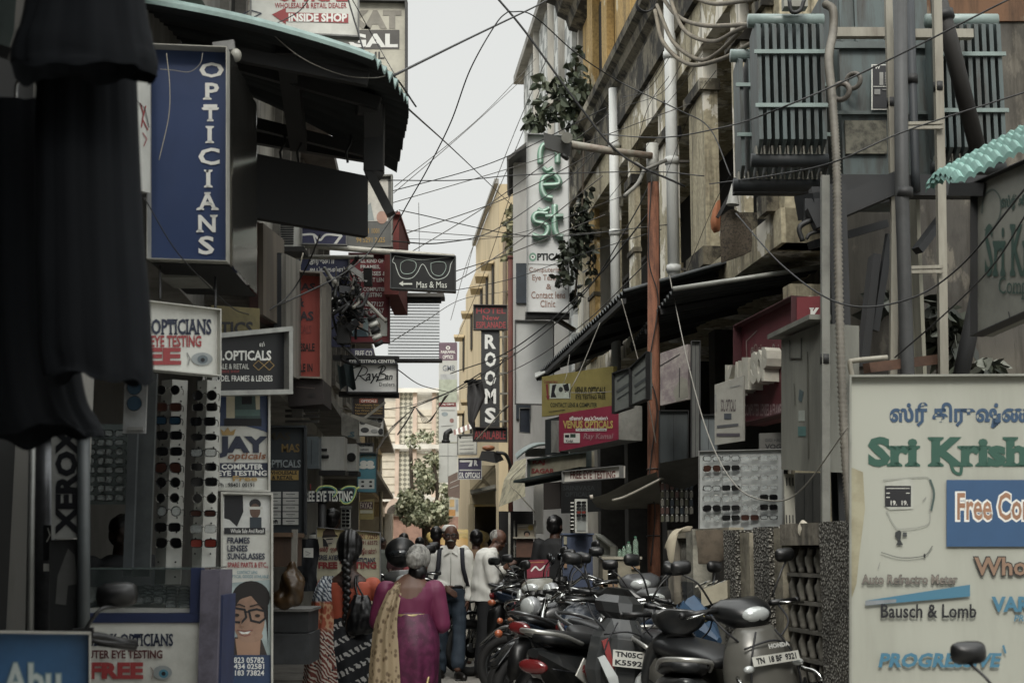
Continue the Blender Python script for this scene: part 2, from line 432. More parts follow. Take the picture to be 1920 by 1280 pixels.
def _mould(base, white, black, wthr, bthr):
    def f(n, l, b):
        big = texn(n, l, 'Noise', 1.3, (1, 1, .7), Detail=14.0, Roughness=.62); st = texn(n, l, 'Noise', 6.0, (1, 1, .07), Detail=8.0, Roughness=.7); bl = texn(n, l, 'Noise', 2.4, (1, 1, .8), Detail=12.0, Roughness=.72); fine = texn(n, l, 'Noise', 22, Detail=6.0)
        x = mixn(n, l, mrange(n, l, fine.outputs['Fac'], .35, .7), lin(base), tuple(c * .62 for c in lin(base)[:3]) + (1,))
        x = mixn(n, l, mrange(n, l, big.outputs['Fac'], wthr, wthr + .015), x, lin(white))
        x = mixn(n, l, mrange(n, l, st.outputs['Fac'], .5, .66, 0, .8), x, lin('3a3225'))
        x = mixn(n, l, mrange(n, l, bl.outputs['Fac'], bthr, bthr + .1, 0, .92), x, lin(black))
        l(x, b.inputs['Base Color'])
        bp = n.new('ShaderNodeBump'); bp.inputs['Strength'].default_value = .6; bp.inputs['Distance'].default_value = .02
        l(big.outputs['Fac'], bp.inputs['Height']); l(bp.outputs[0], b.inputs['Normal'])
    return f
OLDY = nodemat('peeling_yellow_plaster', _mould('b8933f', 'c4b388', '3a301c', .60, .63), .9)
OLDG = nodemat('weathered_grey_plaster', _mould('b5a985', 'dcd6c4', '2f2a20', .53, .635), .9)
OLDD = nodemat('mouldy_cornice_plaster', _mould('6f6752', '9d9680', '15130f', .60, .46), .9)
o = FB(17.5, -3, 0); r = thing('old_building', 'decaying yellow colonnaded building with mouldy cornices behind the rusty lamp pole', 'building', o)
def fbox(mb, y0, y1, out0, out1, z0, z1, mat):
    p = [FB(y0, out0, 0), FB(y0, out1, 0), FB(y1, out1, 0), FB(y1, out0, 0)]
    quadbox(mb, *[(q.x, q.y) for q in p], z0, z1, mat)
Y0, Y1 = 11.7, 23.3
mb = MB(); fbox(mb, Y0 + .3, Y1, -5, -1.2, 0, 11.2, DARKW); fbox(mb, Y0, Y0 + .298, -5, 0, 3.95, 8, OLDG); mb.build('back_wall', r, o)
mb = MB(); fbox(mb, Y0, Y1, -1.195, .04, 3.95, 4.25, OLDG); mb.build('floor_band', r, o)
mb = MB(); fbox(mb, Y0 - .02, Y1, -1.194, .1, 6.55, 7.05, OLDG); fbox(mb, Y0 - .03, Y1, -.6, .16, 7.054, 7.5, OLDD); mb.build('beam', r, o)
mb = MB()
prof = [(-.5, 7.504), (.1, 7.504), (.12, 7.62), (.2, 7.68), (.22, 7.8), (.3, 7.85), (.31, 7.96), (-.5, 8.0)]
for a, b in ((Y0 - .4, Y1 + .15),):
    mb.loft([[FB(a, q, z) for q, z in prof], [FB(b, q, z) for q, z in prof]], OLDD, smooth=False)
mb.build('cornice', r, o)
for pa, pb, mt in ((1091, 1112, OLDG), (1113, 1134, OLDY), (1160, 1176, OLDG), (1190, 1213, OLDG), (1250, 1290, OLDG), (1310, 1367, OLDG), (1395, 1432, OLDG), (1452, 1478, OLDG)):
    pm = pa + .52 * (pb - pa); yb, ya = YR(pa), YR(pm); dq = -min(.3, (pb - pm) * ya / 2640 - .06); mb = MB(); fbox(mb, ya, yb, dq, .06, 4.254, 6.546, mt)
    fbox(mb, ya - .05, yb + .05, dq - .02, .11, 6.1, 6.22, OLDD); fbox(mb, ya - .05, yb + .05, dq - .02, .11, 4.26, 4.45, OLDD)
    if mt is OLDY or pa == 1190:
        fbox(mb, ya - .02, yb + .02, dq - .01, .085, 5.2, 5.26, OLDD)
    mb.build('column', r, o)
for pa, pb in ((1134, 1160), (1176, 1190), (1213, 1250), (1290, 1310)):
    yb, ya = YR(pa), YR(pb); mb = MB(); fbox(mb, ya + .01, yb - .01, -.22, -.14, 4.254, 4.5 + (pa % 3) * .25, OLDG)
    for k in range(7): 
        yy = ya + (yb - ya) * (k + .5) / 7; fbox(mb, yy - .012, yy + .012, -.2, -.17, 4.5, 5.2, M('2d2a26', .7))
    fbox(mb, ya + .01, yb - .01, -.21, -.16, 5.2, 5.25, M('3a352e', .8)); mb.build('railing', r, o)
# upper storey
yu = YR(1192); mb = MB(); fbox(mb, yu, Y1 - .1, -3, -.1, 8.005, 11.4, OLDY)
for pa, pb in ((1108, 1118), (1136, 1146), (1165, 1192)): fbox(mb, YR(pb), YR(pa), -.09, .02, 8.005, 11, OLDY)
mb.build('upper_wall', r, o)
mb = MB(); fbox(mb, 14.5, yu - .004, -3, -.12, 8.005, 11.4, M('b9bab5', .85, dirt=.3, sc=1.5, streak=True)); mb.build('white_wall', r, o)
mb = MB(); prof = [(-.1, 10.2), (.1, 10.25), (.15, 10.42), (.3, 10.5), (.34, 10.68), (.5, 10.74), (.5, 10.9), (-.1, 10.95)]
mb.loft([[FB(yu - .1, q, z) for q, z in prof], [FB(Y1 + .2, q, z) for q, z in prof]], OLDD, smooth=False); mb.build('upper_cornice', r, o)
for px in (1121, 1131):
    yc = YR(px); mb = MB(); hw = .24
    pl = [(-hw, 0), (hw, 0), (hw, .9)] + [(hw * math.cos(t * math.pi / 8), .9 + hw * 1.3 * math.sin(t * math.pi / 8)) for t in range(1, 8)] + [(-hw, .9)]
    mb.prism(pl, FB(yc, -.095, 8.7), (FB(1, 0, 0) - FB(0, 0, 0)).normalized(), (0, 0, 1), FB(yc, .012, 0) - FB(yc, 0, 0), M('1c1a17', .9)); mb.build('arched_window', r, o)
for px, zt, zb in ((1183, 7.6, 3.7), (1300, 8.3, 3.6)):
    y = YR(px); mb = MB(); mb.tube([FB(y, .2, zb), FB(y, .2, zt)], .065, M('b9bcb8', .5, dirt=.12, sc=2), 12)
    for z in (4.4, 5.6, 6.8):
        if z < zt: mb.tube([FB(y, .2, z - .04), FB(y, .2, z + .04)], .078, M('b9bcb8', .5, dirt=.12, sc=2), 12); mb.box(FB(y, .18, z - .012) - V((.1, .0, 0)), FB(y, -.02, z + .012) + V((.05, .02, 0)), M('4b4640', .8))
    mb.build('drain_pipe', r, o)
# ground floor shop bays
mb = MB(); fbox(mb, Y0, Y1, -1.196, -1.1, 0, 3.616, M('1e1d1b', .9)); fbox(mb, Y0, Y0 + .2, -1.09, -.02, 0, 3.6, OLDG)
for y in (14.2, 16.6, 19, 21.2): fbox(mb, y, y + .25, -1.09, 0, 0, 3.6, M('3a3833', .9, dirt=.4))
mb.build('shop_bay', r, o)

# ================================================================ white checkered building beyond
def _chk(n, l, b):
    t = texn(n, l, 'Checker', 3.2, (1, 1, 1), (0, 0, 0)); t.inputs['Color1'].default_value = lin('c3c6c2'); t.inputs['Color2'].default_value = lin('8b8f8d')
    a = texn(n, l, 'Noise', 1.2, (1, 1, .3), Detail=7.0)
    l(mixn(n, l, mrange(n, l, a.outputs['Fac'], .5, .7, 0, .6), t.outputs['Color'], lin('5d5c56')), b.inputs['Base Color'])
CHK = nodemat('checkered_jali_tiles', _chk, .8)
o = FB(27, -3, 0); r = thing('office_block', 'tall white building with checkered tile bands behind the wall plant', 'building', o)
mb = MB(); fbox(mb, 23.36, 31.5, -5, -.05, 0, 12.2, PLW); mb.build('wall', r, o)
for a, b in ((23.6, 24.5), (25.2, 25.9), (27, 28.2), (29.5, 31)):
    mb = MB(); fbox(mb, a, b, -.045, .03, 4, 12, CHK); mb.build('jali_panel', r, o)
for a in (24.55, 26, 28.3):
    mb = MB(); fbox(mb, a, a + .6, -.045, .01, 5, 11.6, M('3e4241', .4)); mb.build('window', r, o)
    mb = MB(); fbox(mb, a - .04, a + .02, -.045, .14, 4, 12.1, PLW); mb.build('fin', r, o)
mb = MB(); fbox(mb, 23.3, 31.6, -.045, .2, 12.0, 12.18, PLG); mb.build('parapet', r, o)
# narrow pale house carrying the vertical sign
o = P(985, 1030, 24); o.z = 0; r = thing('narrow_house', 'narrow pale house with a small tin roof left of the green lettered sign', 'building', o)
A_, B_ = P(962, 1030, 26), P(992, 1030, 23.2)
mb = MB(); mb.box((A_.x, 24.2, 0), (FB(24, .02, 0).x - .02, 27.5, P(970, 305, 24.2).z), M('a6a5a0', .85, dirt=.3, sc=1.5, streak=True)); mb.build('wall', r, o)
mb = MB(); t_ = P(1000, 268, 24); q_ = P(952, 306, 24)
mb.beam((t_.x, 25, t_.z), (q_.x, 25, q_.z), 2.6, .05, M('4b4a46', .7), up=(0, 0, 1)); mb.build('roof', r, o)
for z0 in (3.6, 4.6, 5.6):
    mb = MB(); mb.box((A_.x + .05, 24.15, z0), (A_.x + .3, 24.198, z0 + .7), M('2f3740', .3)); mb.build('window', r, o)

# ================================================================ beige hotel
o = V((1.5, 38, 0)); r = thing('hotel_building', 'beige hotel block with small dark windows behind the vertical rooms sign', 'building', o)
BEI = M('c6b184', .9, dirt=.22, sc=.9, streak=True); xa = P(935, 1030, 33).x
def hx(Y): return xa - .104 * (Y - 33)
mb = MB(); quadbox(mb, (hx(33), 33), (5, 33), (5, 40), (hx(40), 40), 0, P(950, 345, 33).z, BEI); mb.build('wall', r, o)
mb = MB(); quadbox(mb, (hx(40.02), 40.02), (5, 40.02), (5, 44), (hx(44), 44), 0, 9.3, BEI); quadbox(mb, (hx(44.02), 44.02), (5, 44.02), (5, 47), (hx(47), 47), 0, 8.7, BEI); mb.build('rear_block', r, o)
for y, z in [(34.6, 7.3), (36.3, 7.3), (38, 7.3), (41.5, 7.2), (44.8, 7.0), (34.6, 4.6), (36.3, 4.6), (38, 4.6), (41.5, 4.6), (44.8, 4.6)]:
    mb = MB(); x = hx(y); mb.box((x - .03, y - .4, z), (x + .02, y + .4, z + 1.0), M('2a2620', .5)); wi = mb.build('window', r, o)
    mb = MB(); mb.box((x - .3, y - .5, z + 1.02), (x + .02, y + .5, z + 1.1), BEI); mb.build('sunshade', wi, (0, 0, 0)).location = -o
zt = P(950, 345, 33).z
mb = MB(); mb.beam((hx(33) - .06, 32.95, zt + .06), (hx(40) - .06, 40, zt + .06), .1, .12, M('8f8c84', .7)); mb.build('roof_edge', r, o)
mb = MB(); x = P(946, 1030, 32.9).x; mb.tube([(x, 32.93, 4), (x, 32.93, 8.7)], .05, M('6a5a44', .8), 8); mb.build('drain_pipe', r, o)
for yy, a in ((552, 951), (640, 958)):
    mb = MB(); z = P(a, yy, 32.9).z; mb.box((P(a, 1030, 32.9).x, 32.85, z), (P(a + 34, 1030, 32.9).x, 32.995, z + .09), M('7d6843', .8)); mb.build('ledge', r, o)

# ================================================================ arched lattice building closing the street
def _lat(n, l, b):
    t = texn(n, l, 'Checker', 8.5, (1, 1, 1), (0, R(45), 0)); t.inputs['Color1'].default_value = lin('c4c0aa'); t.inputs['Color2'].default_value = lin('7d7c6c')
    l(t.outputs['Color'], b.inputs['Base Color'])
LAT = nodemat('lattice_screen', _lat, .85)
o = V((-3.5, 50, 0)); r = thing('arched_building', 'cream building with diamond lattice bands and peach arches closing the street', 'building', o)
CRM = M('dedacd', .85, dirt=.2, sc=.6, streak=True); PCH = M('d3b9a2', .85, dirt=.2, sc=1); BRK = M('a87f6a', .9, dirt=.3, sc=4)
YE = 50
def ex(px): return P(px, 1030, YE).x
def ez(py): return P(960, py, YE).z
mb = MB(); mb.box((ex(640), YE, 0), (ex(960), YE + 8, ez(735)), CRM); mb.build('wall', r, o)
for a, b in ((747, 776), (815, 828)):
    for t, u in ((735, 832), (846, 935)):
        mb = MB(); mb.box((ex(a), YE - .06, ez(u)), (ex(b), YE - .004, ez(t)), LAT); mb.build('lattice_panel', r, o)
for a in (743, 776, 812, 700):
    mb = MB(); mb.box((ex(a) - .07, YE - .16, ez(938)), (ex(a) + .07, YE - .062, ez(733)), PCH); mb.build('pilaster', r, o)
for t in (733, 838, 936):
    mb = MB(); mb.box((ex(640), YE - .3, ez(t + 4)), (ex(960), YE - .162, ez(t - 4)), CRM); mb.build('ledge', r, o)
for a, b, t, u in ((705, 742, 850, 922), (779, 812, 850, 922), (705, 742, 752, 828), (779, 811, 768, 828)):
    mb = MB(); mb.box((ex(a), YE - .05, ez(u)), (ex(b), YE - .004, ez(t)), M('d3c9b2', .7, dirt=.15))
    for k in range(1, 5): mb.box((ex(a), YE - .07, ez(t + (u - t) * k / 5 + .4)), (ex(b), YE - .052, ez(t + (u - t) * k / 5 - .4)), M('a59a80', .8))
    mb.build('shuttered_window', r, o)
mb = MB(); mb.box((ex(640), YE - .12, ez(968)), (ex(960), YE - .02, ez(940)), M('8a7d68', .9, dirt=.3)); mb.box((ex(640), YE - .2, 0), (ex(960), YE - .06, ez(968)), BRK); mb.build('base_wall', r, o)
for cx in (664, 699, 740, 781, 822):
    hw = ex(cx + 14) - ex(cx); zb = ez(968); zs = ez(958); zp = ez(943)
    def arch(hw, zb, zs, zp):
        pl = [(-hw, zb), (hw, zb), (hw, zs)]
        for k in range(1, 8): t = k / 8; pl.append((hw * (1 - t) ** .6, zs + (zp - zs) * t ** .8))
        pl.append((0, zp))
        for k in range(7, 0, -1): t = k / 8; pl.append((-hw * (1 - t) ** .6, zs + (zp - zs) * t ** .8))
        pl.append((-hw, zs)); return pl
    mb = MB(); mb.prism(arch(hw * 1.28, zb, zs + .06, zp + .18), (ex(cx), YE - .32, 0), (1, 0, 0), (0, 0, 1), (0, .1, 0), PCH); ar = mb.build('arch', r, o)
    mb = MB(); mb.prism(arch(hw, zb + .02, zs, zp - .05), (ex(cx), YE - .34, 0), (1, 0, 0), (0, 0, 1), (0, .018, 0), M('4d463c', .9)); mb.build('arch_opening', ar, (0, 0, 0)).location = -o
# low white wall in front of it
o = V((ex(710), 44, 0)); r = thing('boundary_wall', 'white rendered boundary wall with a tall pier at the street end', 'wall', o)
mb = MB(); mb.box((P(640, 0, 44).x, 44, 0), (P(735, 0, 44).x, 44.2, P(0, 968, 44).z), M('c4bfb2', .85, dirt=.2, sc=1)); mb.build('wall', r, o)
mb = MB(); mb.box((P(734, 0, 44).x, 43.9, 0), (P(748, 0, 44).x, 44.25, P(0, 962, 44).z), M('c4bfb2', .85, dirt=.2, sc=1)); mb.build('pier', r, o)

# ================================================================ small right-hand structures further down
o = P(905, 1030, 26); o.z = 0; r = thing('roadside_stall', 'beige stall with a tin hood beneath the purple frames sign', 'stall', o)
BG2 = M('a3946f', .85, dirt=.3, sc=2, streak=True)
def pbox(mb, x0, y0, x1, y1, Y, dep, mat):
    a, b = P(x0, y0, Y), P(x1, y1, Y); mb.box((a.x, Y, b.z), (b.x, Y + dep, a.z), mat)
mb = MB(); pbox(mb, 881, 872, 928, 945, 26, 1.5, BG2); mb.build('upper_box', r, o)
mb = MB(); pbox(mb, 878, 946, 888, 1032, 26, .3, BG2); mb.build('post', r, o); mb = MB(); pbox(mb, 890, 948, 930, 1082, 27.4, .1, DARKW); mb.build('back_panel', r, o)
mb = MB(); a = P(884, 925, 25.9); b = P(930, 914, 25.9); mb.beam(a, b, 1.4, .06, M('7d7c70', .7)); mb.build('hood', r, o)
mb = MB(); a, b = P(882, 872, 25.95), P(928, 920, 25.95); mb.beam(a, b, .02, .03, M('6a5c3c')); a, b = P(928, 872, 25.95), P(882, 920, 25.95); mb.beam(a, b, .02, .03, M('6a5c3c')); mb.build('brace', r, o)
o = P(965, 1030, 21); o.z = 0; r = thing('roadside_stall', 'dark stall with a slanted dented tin canopy below the torn banner', 'stall', o)
mb = MB(); 
A, B, C, D = P(940, 945, 20), P(985, 870, 21), P(1000, 850, 22), P(930, 925, 23)
mb.loft([[P(935, 950, 20.5), P(985, 930, 19.5)], [P(945, 900, 21), P(985, 890, 20)], [P(965, 865, 22), P(987, 858, 21)]], M('9c9576', .8, dirt=.5, sc=6, bump=.4), cap=False, closed=False, smooth=False); mb.build('canopy', r, o)
mb = MB(); pbox(mb, 935, 958, 1000, 1085, 21.5, .1, M('1b1b1a', .9)); mb.build('back_panel', r, o)
mb = MB(); pbox(mb, 1001, 895, 1019, 1000, 19, .2, M('b3b0a4', .8, dirt=.3, streak=True)); mb.build('post', r, o); mb = MB(); pbox(mb, 953, 960, 957, 1080, 20, .07, M('9a978a')); mb.build('post', r, o)
# ================================================================ colours
WHT = M('cbccc2', .45, dirt=.3, sc=2.2, dcol='5d5a4c'); WH2 = M('dcddd6', .4, dirt=.05); INK = M('15171d', .6, dirt=0); RED = M('9c2326', .55, dirt=0); DRED = M('7d1f2b', .5, dirt=.2)
NAVY = M('16233f', .5, dirt=0); BLU = M('223a66', .4, dirt=.12, sc=2); GRN = M('1e5a42', .5, dirt=0); TEALT = M('2a7d93', .5, dirt=0)
YEL = M('b99f2f', .5, dirt=.15); GOLD = M('b08a30', .5, dirt=0); BLKS = M('111318', .4, dirt=.05); STEEL = M('a7a8a2', .35, .6, dirt=.25, sc=9); ALU = M('b9b8ad', .35, .3, dirt=.2, sc=8)
GREY = M('7c7d7a', .6, dirt=.3); DGREY = M('33353a', .6, dirt=.2); RUST = M('7c4322', .85, dirt=.5, sc=9, dcol='2e1a10', bump=.2); IRON = M('1b1c1d', .6, dirt=.3)
CREAM = M('cfc6a4', .5, dirt=.15); SKIN = M('5d3a26', .55, dirt=.06, dcol='38221a', sc=14); SKIN2 = M('4a2d1f', .55, dirt=0); HAIR = M('0e0d0d', .38, dirt=0)
PHOT = M('9a8d80', .5, dirt=.5, sc=14, dcol='2a2d33')
def arms(lines, r=.012, mat=None):
    def f(root, F, org):
        for a, b in lines: bracket(root, org, [[P(*a), P(*b)]], r, mat or IRON)
    return f
# ---------------------------------------------------------------- blue OPTICIANS light box
it = []
ly = [(118, 147), (157, 189), (198, 230), (239, 271), (280, 312), (321, 354), (363, 396), (405, 437), (444, 478)]
for ch, (a, b) in zip("OPTICIANS", ly):
    wd = {'O': 23, 'C': 20, 'I': 8, 'P': 15, 'T': 16, 'A': 21, 'N': 20, 'S': 15}[ch]
    cx = 397 - (a - 118) * .03
    it.append(('t', ch, cx - wd, a, cx + wd, b, WH2, .025, 's'))
def lb_extra(root, F, org):
    mb = MB()
    tr, br = F.TR, F.BR; d = V((-.05, 2.0, 0)) * .42
    n = 14; rows = []
    for z in (0, 1):
        p0, p1 = (tr + V((.004, 0, 0)), br + V((.004, 0, 0)))
        rows.append([(p0 if z == 0 else p1) + V((.0, .0, 0)) + d * (k / n) + V((.006 * (k % 2), 0, 0)) for k in range(n + 1)])
    mb.loft(rows, M('8f8e86', .16, .95, dirt=.12, sc=3), cap=False, closed=False, smooth=True); mb.build('side_panel', root, org)
    mb = MB(); a = br - V((0, 0, .006)); mb.quad(F.BL - V((0, 0, .006)), a, a + d, F.BL - V((0, 0, .006)) + d, M('15171a', .7)); mb.build('bottom_panel', root, org)
    mb = MB(); p = F(330, 532, 0); mb.box(P(300, 520, 6.9), P(375, 516, 6.9) + V((0, .3, .02)), M('8b8c84', .6)); mb.build('vent', root, org)
sign('light_box', 'tall blue light box with white serif letters running down it', 283, 92, 490, 6.6, 430, 98, 495, 6.6, .22, BLU, it, ALU, 1.5, cat='light box', extra=lb_extra)
sign('narrow_sign', 'narrow white board with red scribbles between dark cloth and blue light box', 252, 60, 355, 6.3, 282, 100, 362, 6.5, .04, WHT,
     [('l', [(262, 195), (268, 215), (264, 240)], 2, RED), ('l', [(272, 200), (266, 225), (276, 245)], 2, RED), ('l', [(266, 250), (274, 262), (268, 275)], 1.5, RED), ('l', [(255, 190), (270, 205), (278, 240)], 1.2, INK)])
# ---------------------------------------------------------------- hanging opticians sign
sign('hanging_sign', 'white hanging board offering free eye testing with a grey eye picture', 225, 560, 688, 6.2, 408, 582, 705, 6.5, .05, WHT,
     [('t', 'ASHOK OPTICIANS', 200, 598, 396, 628, NAVY, .03, 's'), ('t', 'COMPUTER EYE TESTING', 190, 629, 377, 651, RED, .03), ('t', 'FREE', 196, 652, 339, 684, RED, .05), ('c', 378, 673, 20, 12, M('8f9797', .6)), ('c', 379, 674, 10, 8, M('5d6b72', .6)), ('c', 379, 675, 4, 4, INK), ('l', [(352, 684), (355, 672), (350, 662)], 2, GREY)],
     ALU, 2, extra=arms([((300, 560, 6.35), (300, 500, 6.6)), ((404, 582, 6.5), (404, 520, 6.7))], .006))
# ---------------------------------------------------------------- yellow and black boards behind
sign('shop_sign', 'dim yellow board with dark lettering tucked under the blue light box', 396, 572, 652, 7.7, 487, 578, 650, 7.9, .04, M('6b5f24', .6, dirt=.4), [('t', 'OPTICS', 372, 603, 474, 628, INK, .03), ('r', 396, 632, 455, 645, INK)])
sign('framed_sign', 'black board in a broad silver frame reading opticals, frames and lenses', 392, 632, 738, 7.6, 536, 618, 736, 7.95, .12, BLKS,
     [('t', 'S.N.OPTICALS', 388, 657, 508, 676, WH2, .03), ('t', 'WHOLESALE & RETAIL', 372, 682, 466, 692, WHT, .01), ('t', 'INSIDE SHOP', 410, 694, 448, 699, RED, .01), ('t', 'ALL MODEL FRAMES & LENSES', 378, 704, 510, 715, WH2, .01), ('l', [(474, 685), (484, 676), (494, 685), (484, 694), (474, 685)], 1, GOLD), ('l', [(494, 685), (504, 676), (513, 685), (504, 694), (494, 685)], 1, GOLD), ('t', 'ஸ்', 485, 641, 495, 650, WH2, .02)],
     STEEL, 9, side=STEEL)
# ---------------------------------------------------------------- JAY panel
JB = M('1e3c6b', .4, dirt=.1)
sign('shop_sign', 'white and navy panel with crowned lettering and eye testing phone number', 408, 737, 918, 7.9, 503, 737, 921, 8.0, .05, WHT,
     [('p', [(408, 737), (503, 737), (503, 812), (485, 805), (460, 799), (408, 799)], JB), ('r', 424, 737, 487, 784, CREAM), ('p', [(440, 784), (440, 742), (448, 738), (478, 738), (480, 770), (488, 772), (488, 786)], M('3d5d5a', .5)), ('r', 453, 742, 472, 758, INK), ('r', 440, 768, 487, 780, M('57807a', .5)), ('r', 420, 785, 490, 799, INK),
      ('t', 'JAY', 408, 818, 502, 858, NAVY, .06), ('p', [(416, 816), (413, 804), (420, 810), (427, 801), (432, 810), (442, 804), (438, 816)], GOLD), ('t', 'opticals', 425, 848, 496, 865, M('9a5b2a'), .02, 'i'), ('r', 406, 868, 501, 894, NAVY), ('t', 'COMPUTER', 415, 870, 493, 880, WH2, .03), ('t', 'EYE TESTING', 408, 882, 500, 892, WH2, .03), ('t', 'Free', 436, 892, 482, 902, GOLD, .03), ('t', 'Ph : 98401 00191', 410, 905, 476, 913, INK, .02)], ALU, 4)
# ---------------------------------------------------------------- poster stand with woman
SKN = M('a37b5e', .5, dirt=.5, sc=5, dcol='5d3f2e')
sign('poster_stand', 'tall poster listing frames, lenses, sunglasses above a smiling woman in glasses', 414, 924, 1300, 7.8, 508, 926, 1300, 7.9, .05, WHT,
     [('r', 418, 930, 506, 996, M('cfd1cc')), ('p', [(420, 928), (455, 928), (456, 960), (444, 988), (430, 975), (420, 972)], INK), ('c', 478, 945, 11, 10, M('2b2a2c')), ('c', 478, 958, 10, 14, M('6a4c3a')), ('r', 466, 950, 492, 955, WHT), ('r', 468, 970, 490, 994, M('2c3a44')), ('r', 420, 990, 497, 1002, INK), ('t', 'Whole Sale And Retail', 432, 992, 494, 1000, WH2, .01),
      ('t', 'FRAMES', 426, 1008, 468, 1020, NAVY, .03), ('t', 'LENSES', 426, 1023, 464, 1035, NAVY, .03), ('t', 'SUNGLASSES', 426, 1038, 496, 1050, NAVY, .03), ('t', 'SPARE PARTS & ETC.,', 426, 1055, 502, 1067, RED, .03), ('t', 'CONTACT LENS', 444, 1071, 482, 1077, TEALT, .01), ('t', 'OPTICAL GOODS AVAILABLE', 430, 1079, 503, 1085, TEALT, .01),
      ('p', [(416, 1095), (506, 1088), (506, 1228), (416, 1228)], M('9fb4b4', .6, dirt=.3)), ('c', 470, 1122, 36, 32, M('1a1412')), ('c', 466, 1162, 30, 44, SKN), ('p', [(432, 1130), (440, 1110), (480, 1105), (502, 1125), (502, 1215), (497, 1150), (470, 1118)], M('1a1412')), ('p', [(440, 1195), (490, 1200), (500, 1228), (430, 1228)], M('3b2f2a')),
      ('l', [(424, 1146), (440, 1141), (458, 1144), (461, 1158), (452, 1168), (432, 1166), (424, 1146)], 4, INK), ('l', [(466, 1146), (480, 1143), (496, 1147), (497, 1160), (486, 1168), (470, 1164), (466, 1146)], 4, INK), ('l', [(458, 1148), (467, 1148)], 3, INK), ('c', 443, 1154, 5, 3, M('2a1d18')), ('c', 482, 1155, 5, 3, M('2a1d18')), ('p', [(440, 1198), (488, 1194), (486, 1228), (444, 1228)], M('a87d5d', .5, dirt=.1)), ('c', 468, 1193, 24, 12, SKN), ('p', [(446, 1183), (457, 1186), (470, 1183), (464, 1189), (452, 1189)], WH2), ('l', [(448, 1190), (458, 1193), (468, 1190)], 2.2, M('8a4a42')), ('l', [(436, 1137), (448, 1134), (458, 1138)], 2.5, M('2a1d18')), ('l', [(468, 1138), (482, 1134), (494, 1139)], 2.5, M('2a1d18')), ('l', [(444, 1182), (457, 1184), (472, 1182)], 2, M('8a4a42')), ('l', [(452, 1160), (449, 1174), (456, 1176)], 2, M('93694c')),
      ('r', 415, 1228, 507, 1290, M('1d3d66', .5)), ('t', '93823 05782', 424, 1232, 494, 1243, WH2, .02), ('t', '90434 02581', 424, 1244, 494, 1254, WH2, .02), ('t', '74183 73824', 424, 1256, 494, 1266, WH2, .02)], ALU, 4, cat='poster')
# ---------------------------------------------------------------- vertical copy-shop sign and posts at the left edge
sign('vertical_sign', 'grey vertical board with black capitals reading upward beside the dark counter', 96, 806, 1010, 5.6, 150, 806, 1008, 5.6, .04, M('7a7c78', .7, dirt=.3), [('t', 'XEROX', 104, 800, 146, 1002, BLKS, .05, 'v')])
def post(name, label, cat, x0, y0, x1, y1, Y, rad, mat, group=None):
    a, b = P(x0, y0, Y), P(x1, y1, Y); o = b.copy()
    r_ = thing(name, label, cat, o, group); mb = MB(); mb.tube([a, b], rad, mat, 10); mb.build('tube', r_, o); mb = MB(); mb.tube([a - (a - b).normalized() * .05, a], rad * 1.25, mat, 10); mb.build('cap', r_, o); return r_
post('metal_post', 'thin pale metal post at the far left edge under the clothes', 'post', 62, 755, 52, 1300, 5.3, .013, M('6f716d', .4, .5))
post('shutter_roll', 'dull steel shutter column left of the vertical copy sign', 'shutter', 88, 800, 84, 1300, 5.75, .045, M('55575a', .35, .7, dirt=.4))
sign('dark_board', 'dark board with a torn paper patch under the vertical copy sign', 92, 1012, 1290, 5.62, 148, 1010, 1290, 5.62, .03, M('16191a', .7), [('p', [(128, 1028), (140, 1040), (146, 1095), (128, 1098), (124, 1135), (104, 1132), (108, 1080)], M('4a4b49', .8)), ])
post('door_post', 'grey door post between the copy sign and the glasses counter', 'post', 157, 795, 156, 1290, 5.6, .025, M('3f4648', .5))
sign('small_poster', 'small black poster stuck on the steel shutter column', 81, 984, 1050, 5.68, 96, 984, 1050, 5.68, .01, BLKS, [('l', [(90, 990), (94, 1003), (88, 1015)], 2, WHT), ('r', 82, 1056, 94, 1070, WHT)])
sign('blue_banner', 'glossy blue banner with pale glowing letters at the bottom left corner', -60, 1183, 1400, 3.9, 168, 1186, 1400, 4.0, .05, M('14598a', .35, dirt=.2, sc=3), [('t', 'Abu', 2, 1240, 116, 1310, M('6c8f98', .5), .055), ('t', 'Abu', 6, 1243, 113, 1306, M('b3c0bc', .5), .015)], ALU, 4, cat='banner')
# ---------------------------------------------------------------- signs at the top left
sign('roof_sign', 'white board with a red arrow pointing inside shop above the awning', 470, -30, 62, 9.2, 672, -30, 72, 9.3, .08, WHT, [('t', 'OPTICAL', 520, -25, 652, 4, RED, .05), ('t', 'WHOLESALE & RETAIL DEALER', 515, 6, 650, 16, RED, .015), ('p', [(510, 28), (536, 15), (536, 46)], RED), ('p', [(536, 24), (653, 27), (653, 44), (536, 40)], RED), ('t', 'INSIDE SHOP', 541, 26, 651, 42, WH2, .045), ('l', [(455, 28), (470, 20), (490, 26), (470, 36), (455, 28)], 2, NAVY)], GREY, 3)
sign('roof_sign', 'tall cream board with big grey capitals standing above the awning', 610, 2, 190, 10.6, 762, 5, 200, 10.6, .12, M('bfbba6', .6, dirt=.2), [('t', 'KAT', 655, 20, 753, 55, M('8d887a'), .07), ('r', 600, 57, 749, 93, M('57544f')), ('t', 'GAL', 652, 64, 746, 90, WH2, .04), ('t', 'RETAIL', 640, 98, 721, 111, M('4a4844'), .02)], M('3d3d3c', .6), 4)
sign('upper_hoarding', 'pale hoarding with faint red lines behind the electric wires at top', 340, -40, 30, 10.2, 470, -30, 58, 10.4, .06, M('b9b4a2', .7, dirt=.3), [('t', 'TAIT', 452, 2, 468, 10, M('8e7a72'), .02), ('r', 395, -10, 425, 12, DGREY)])
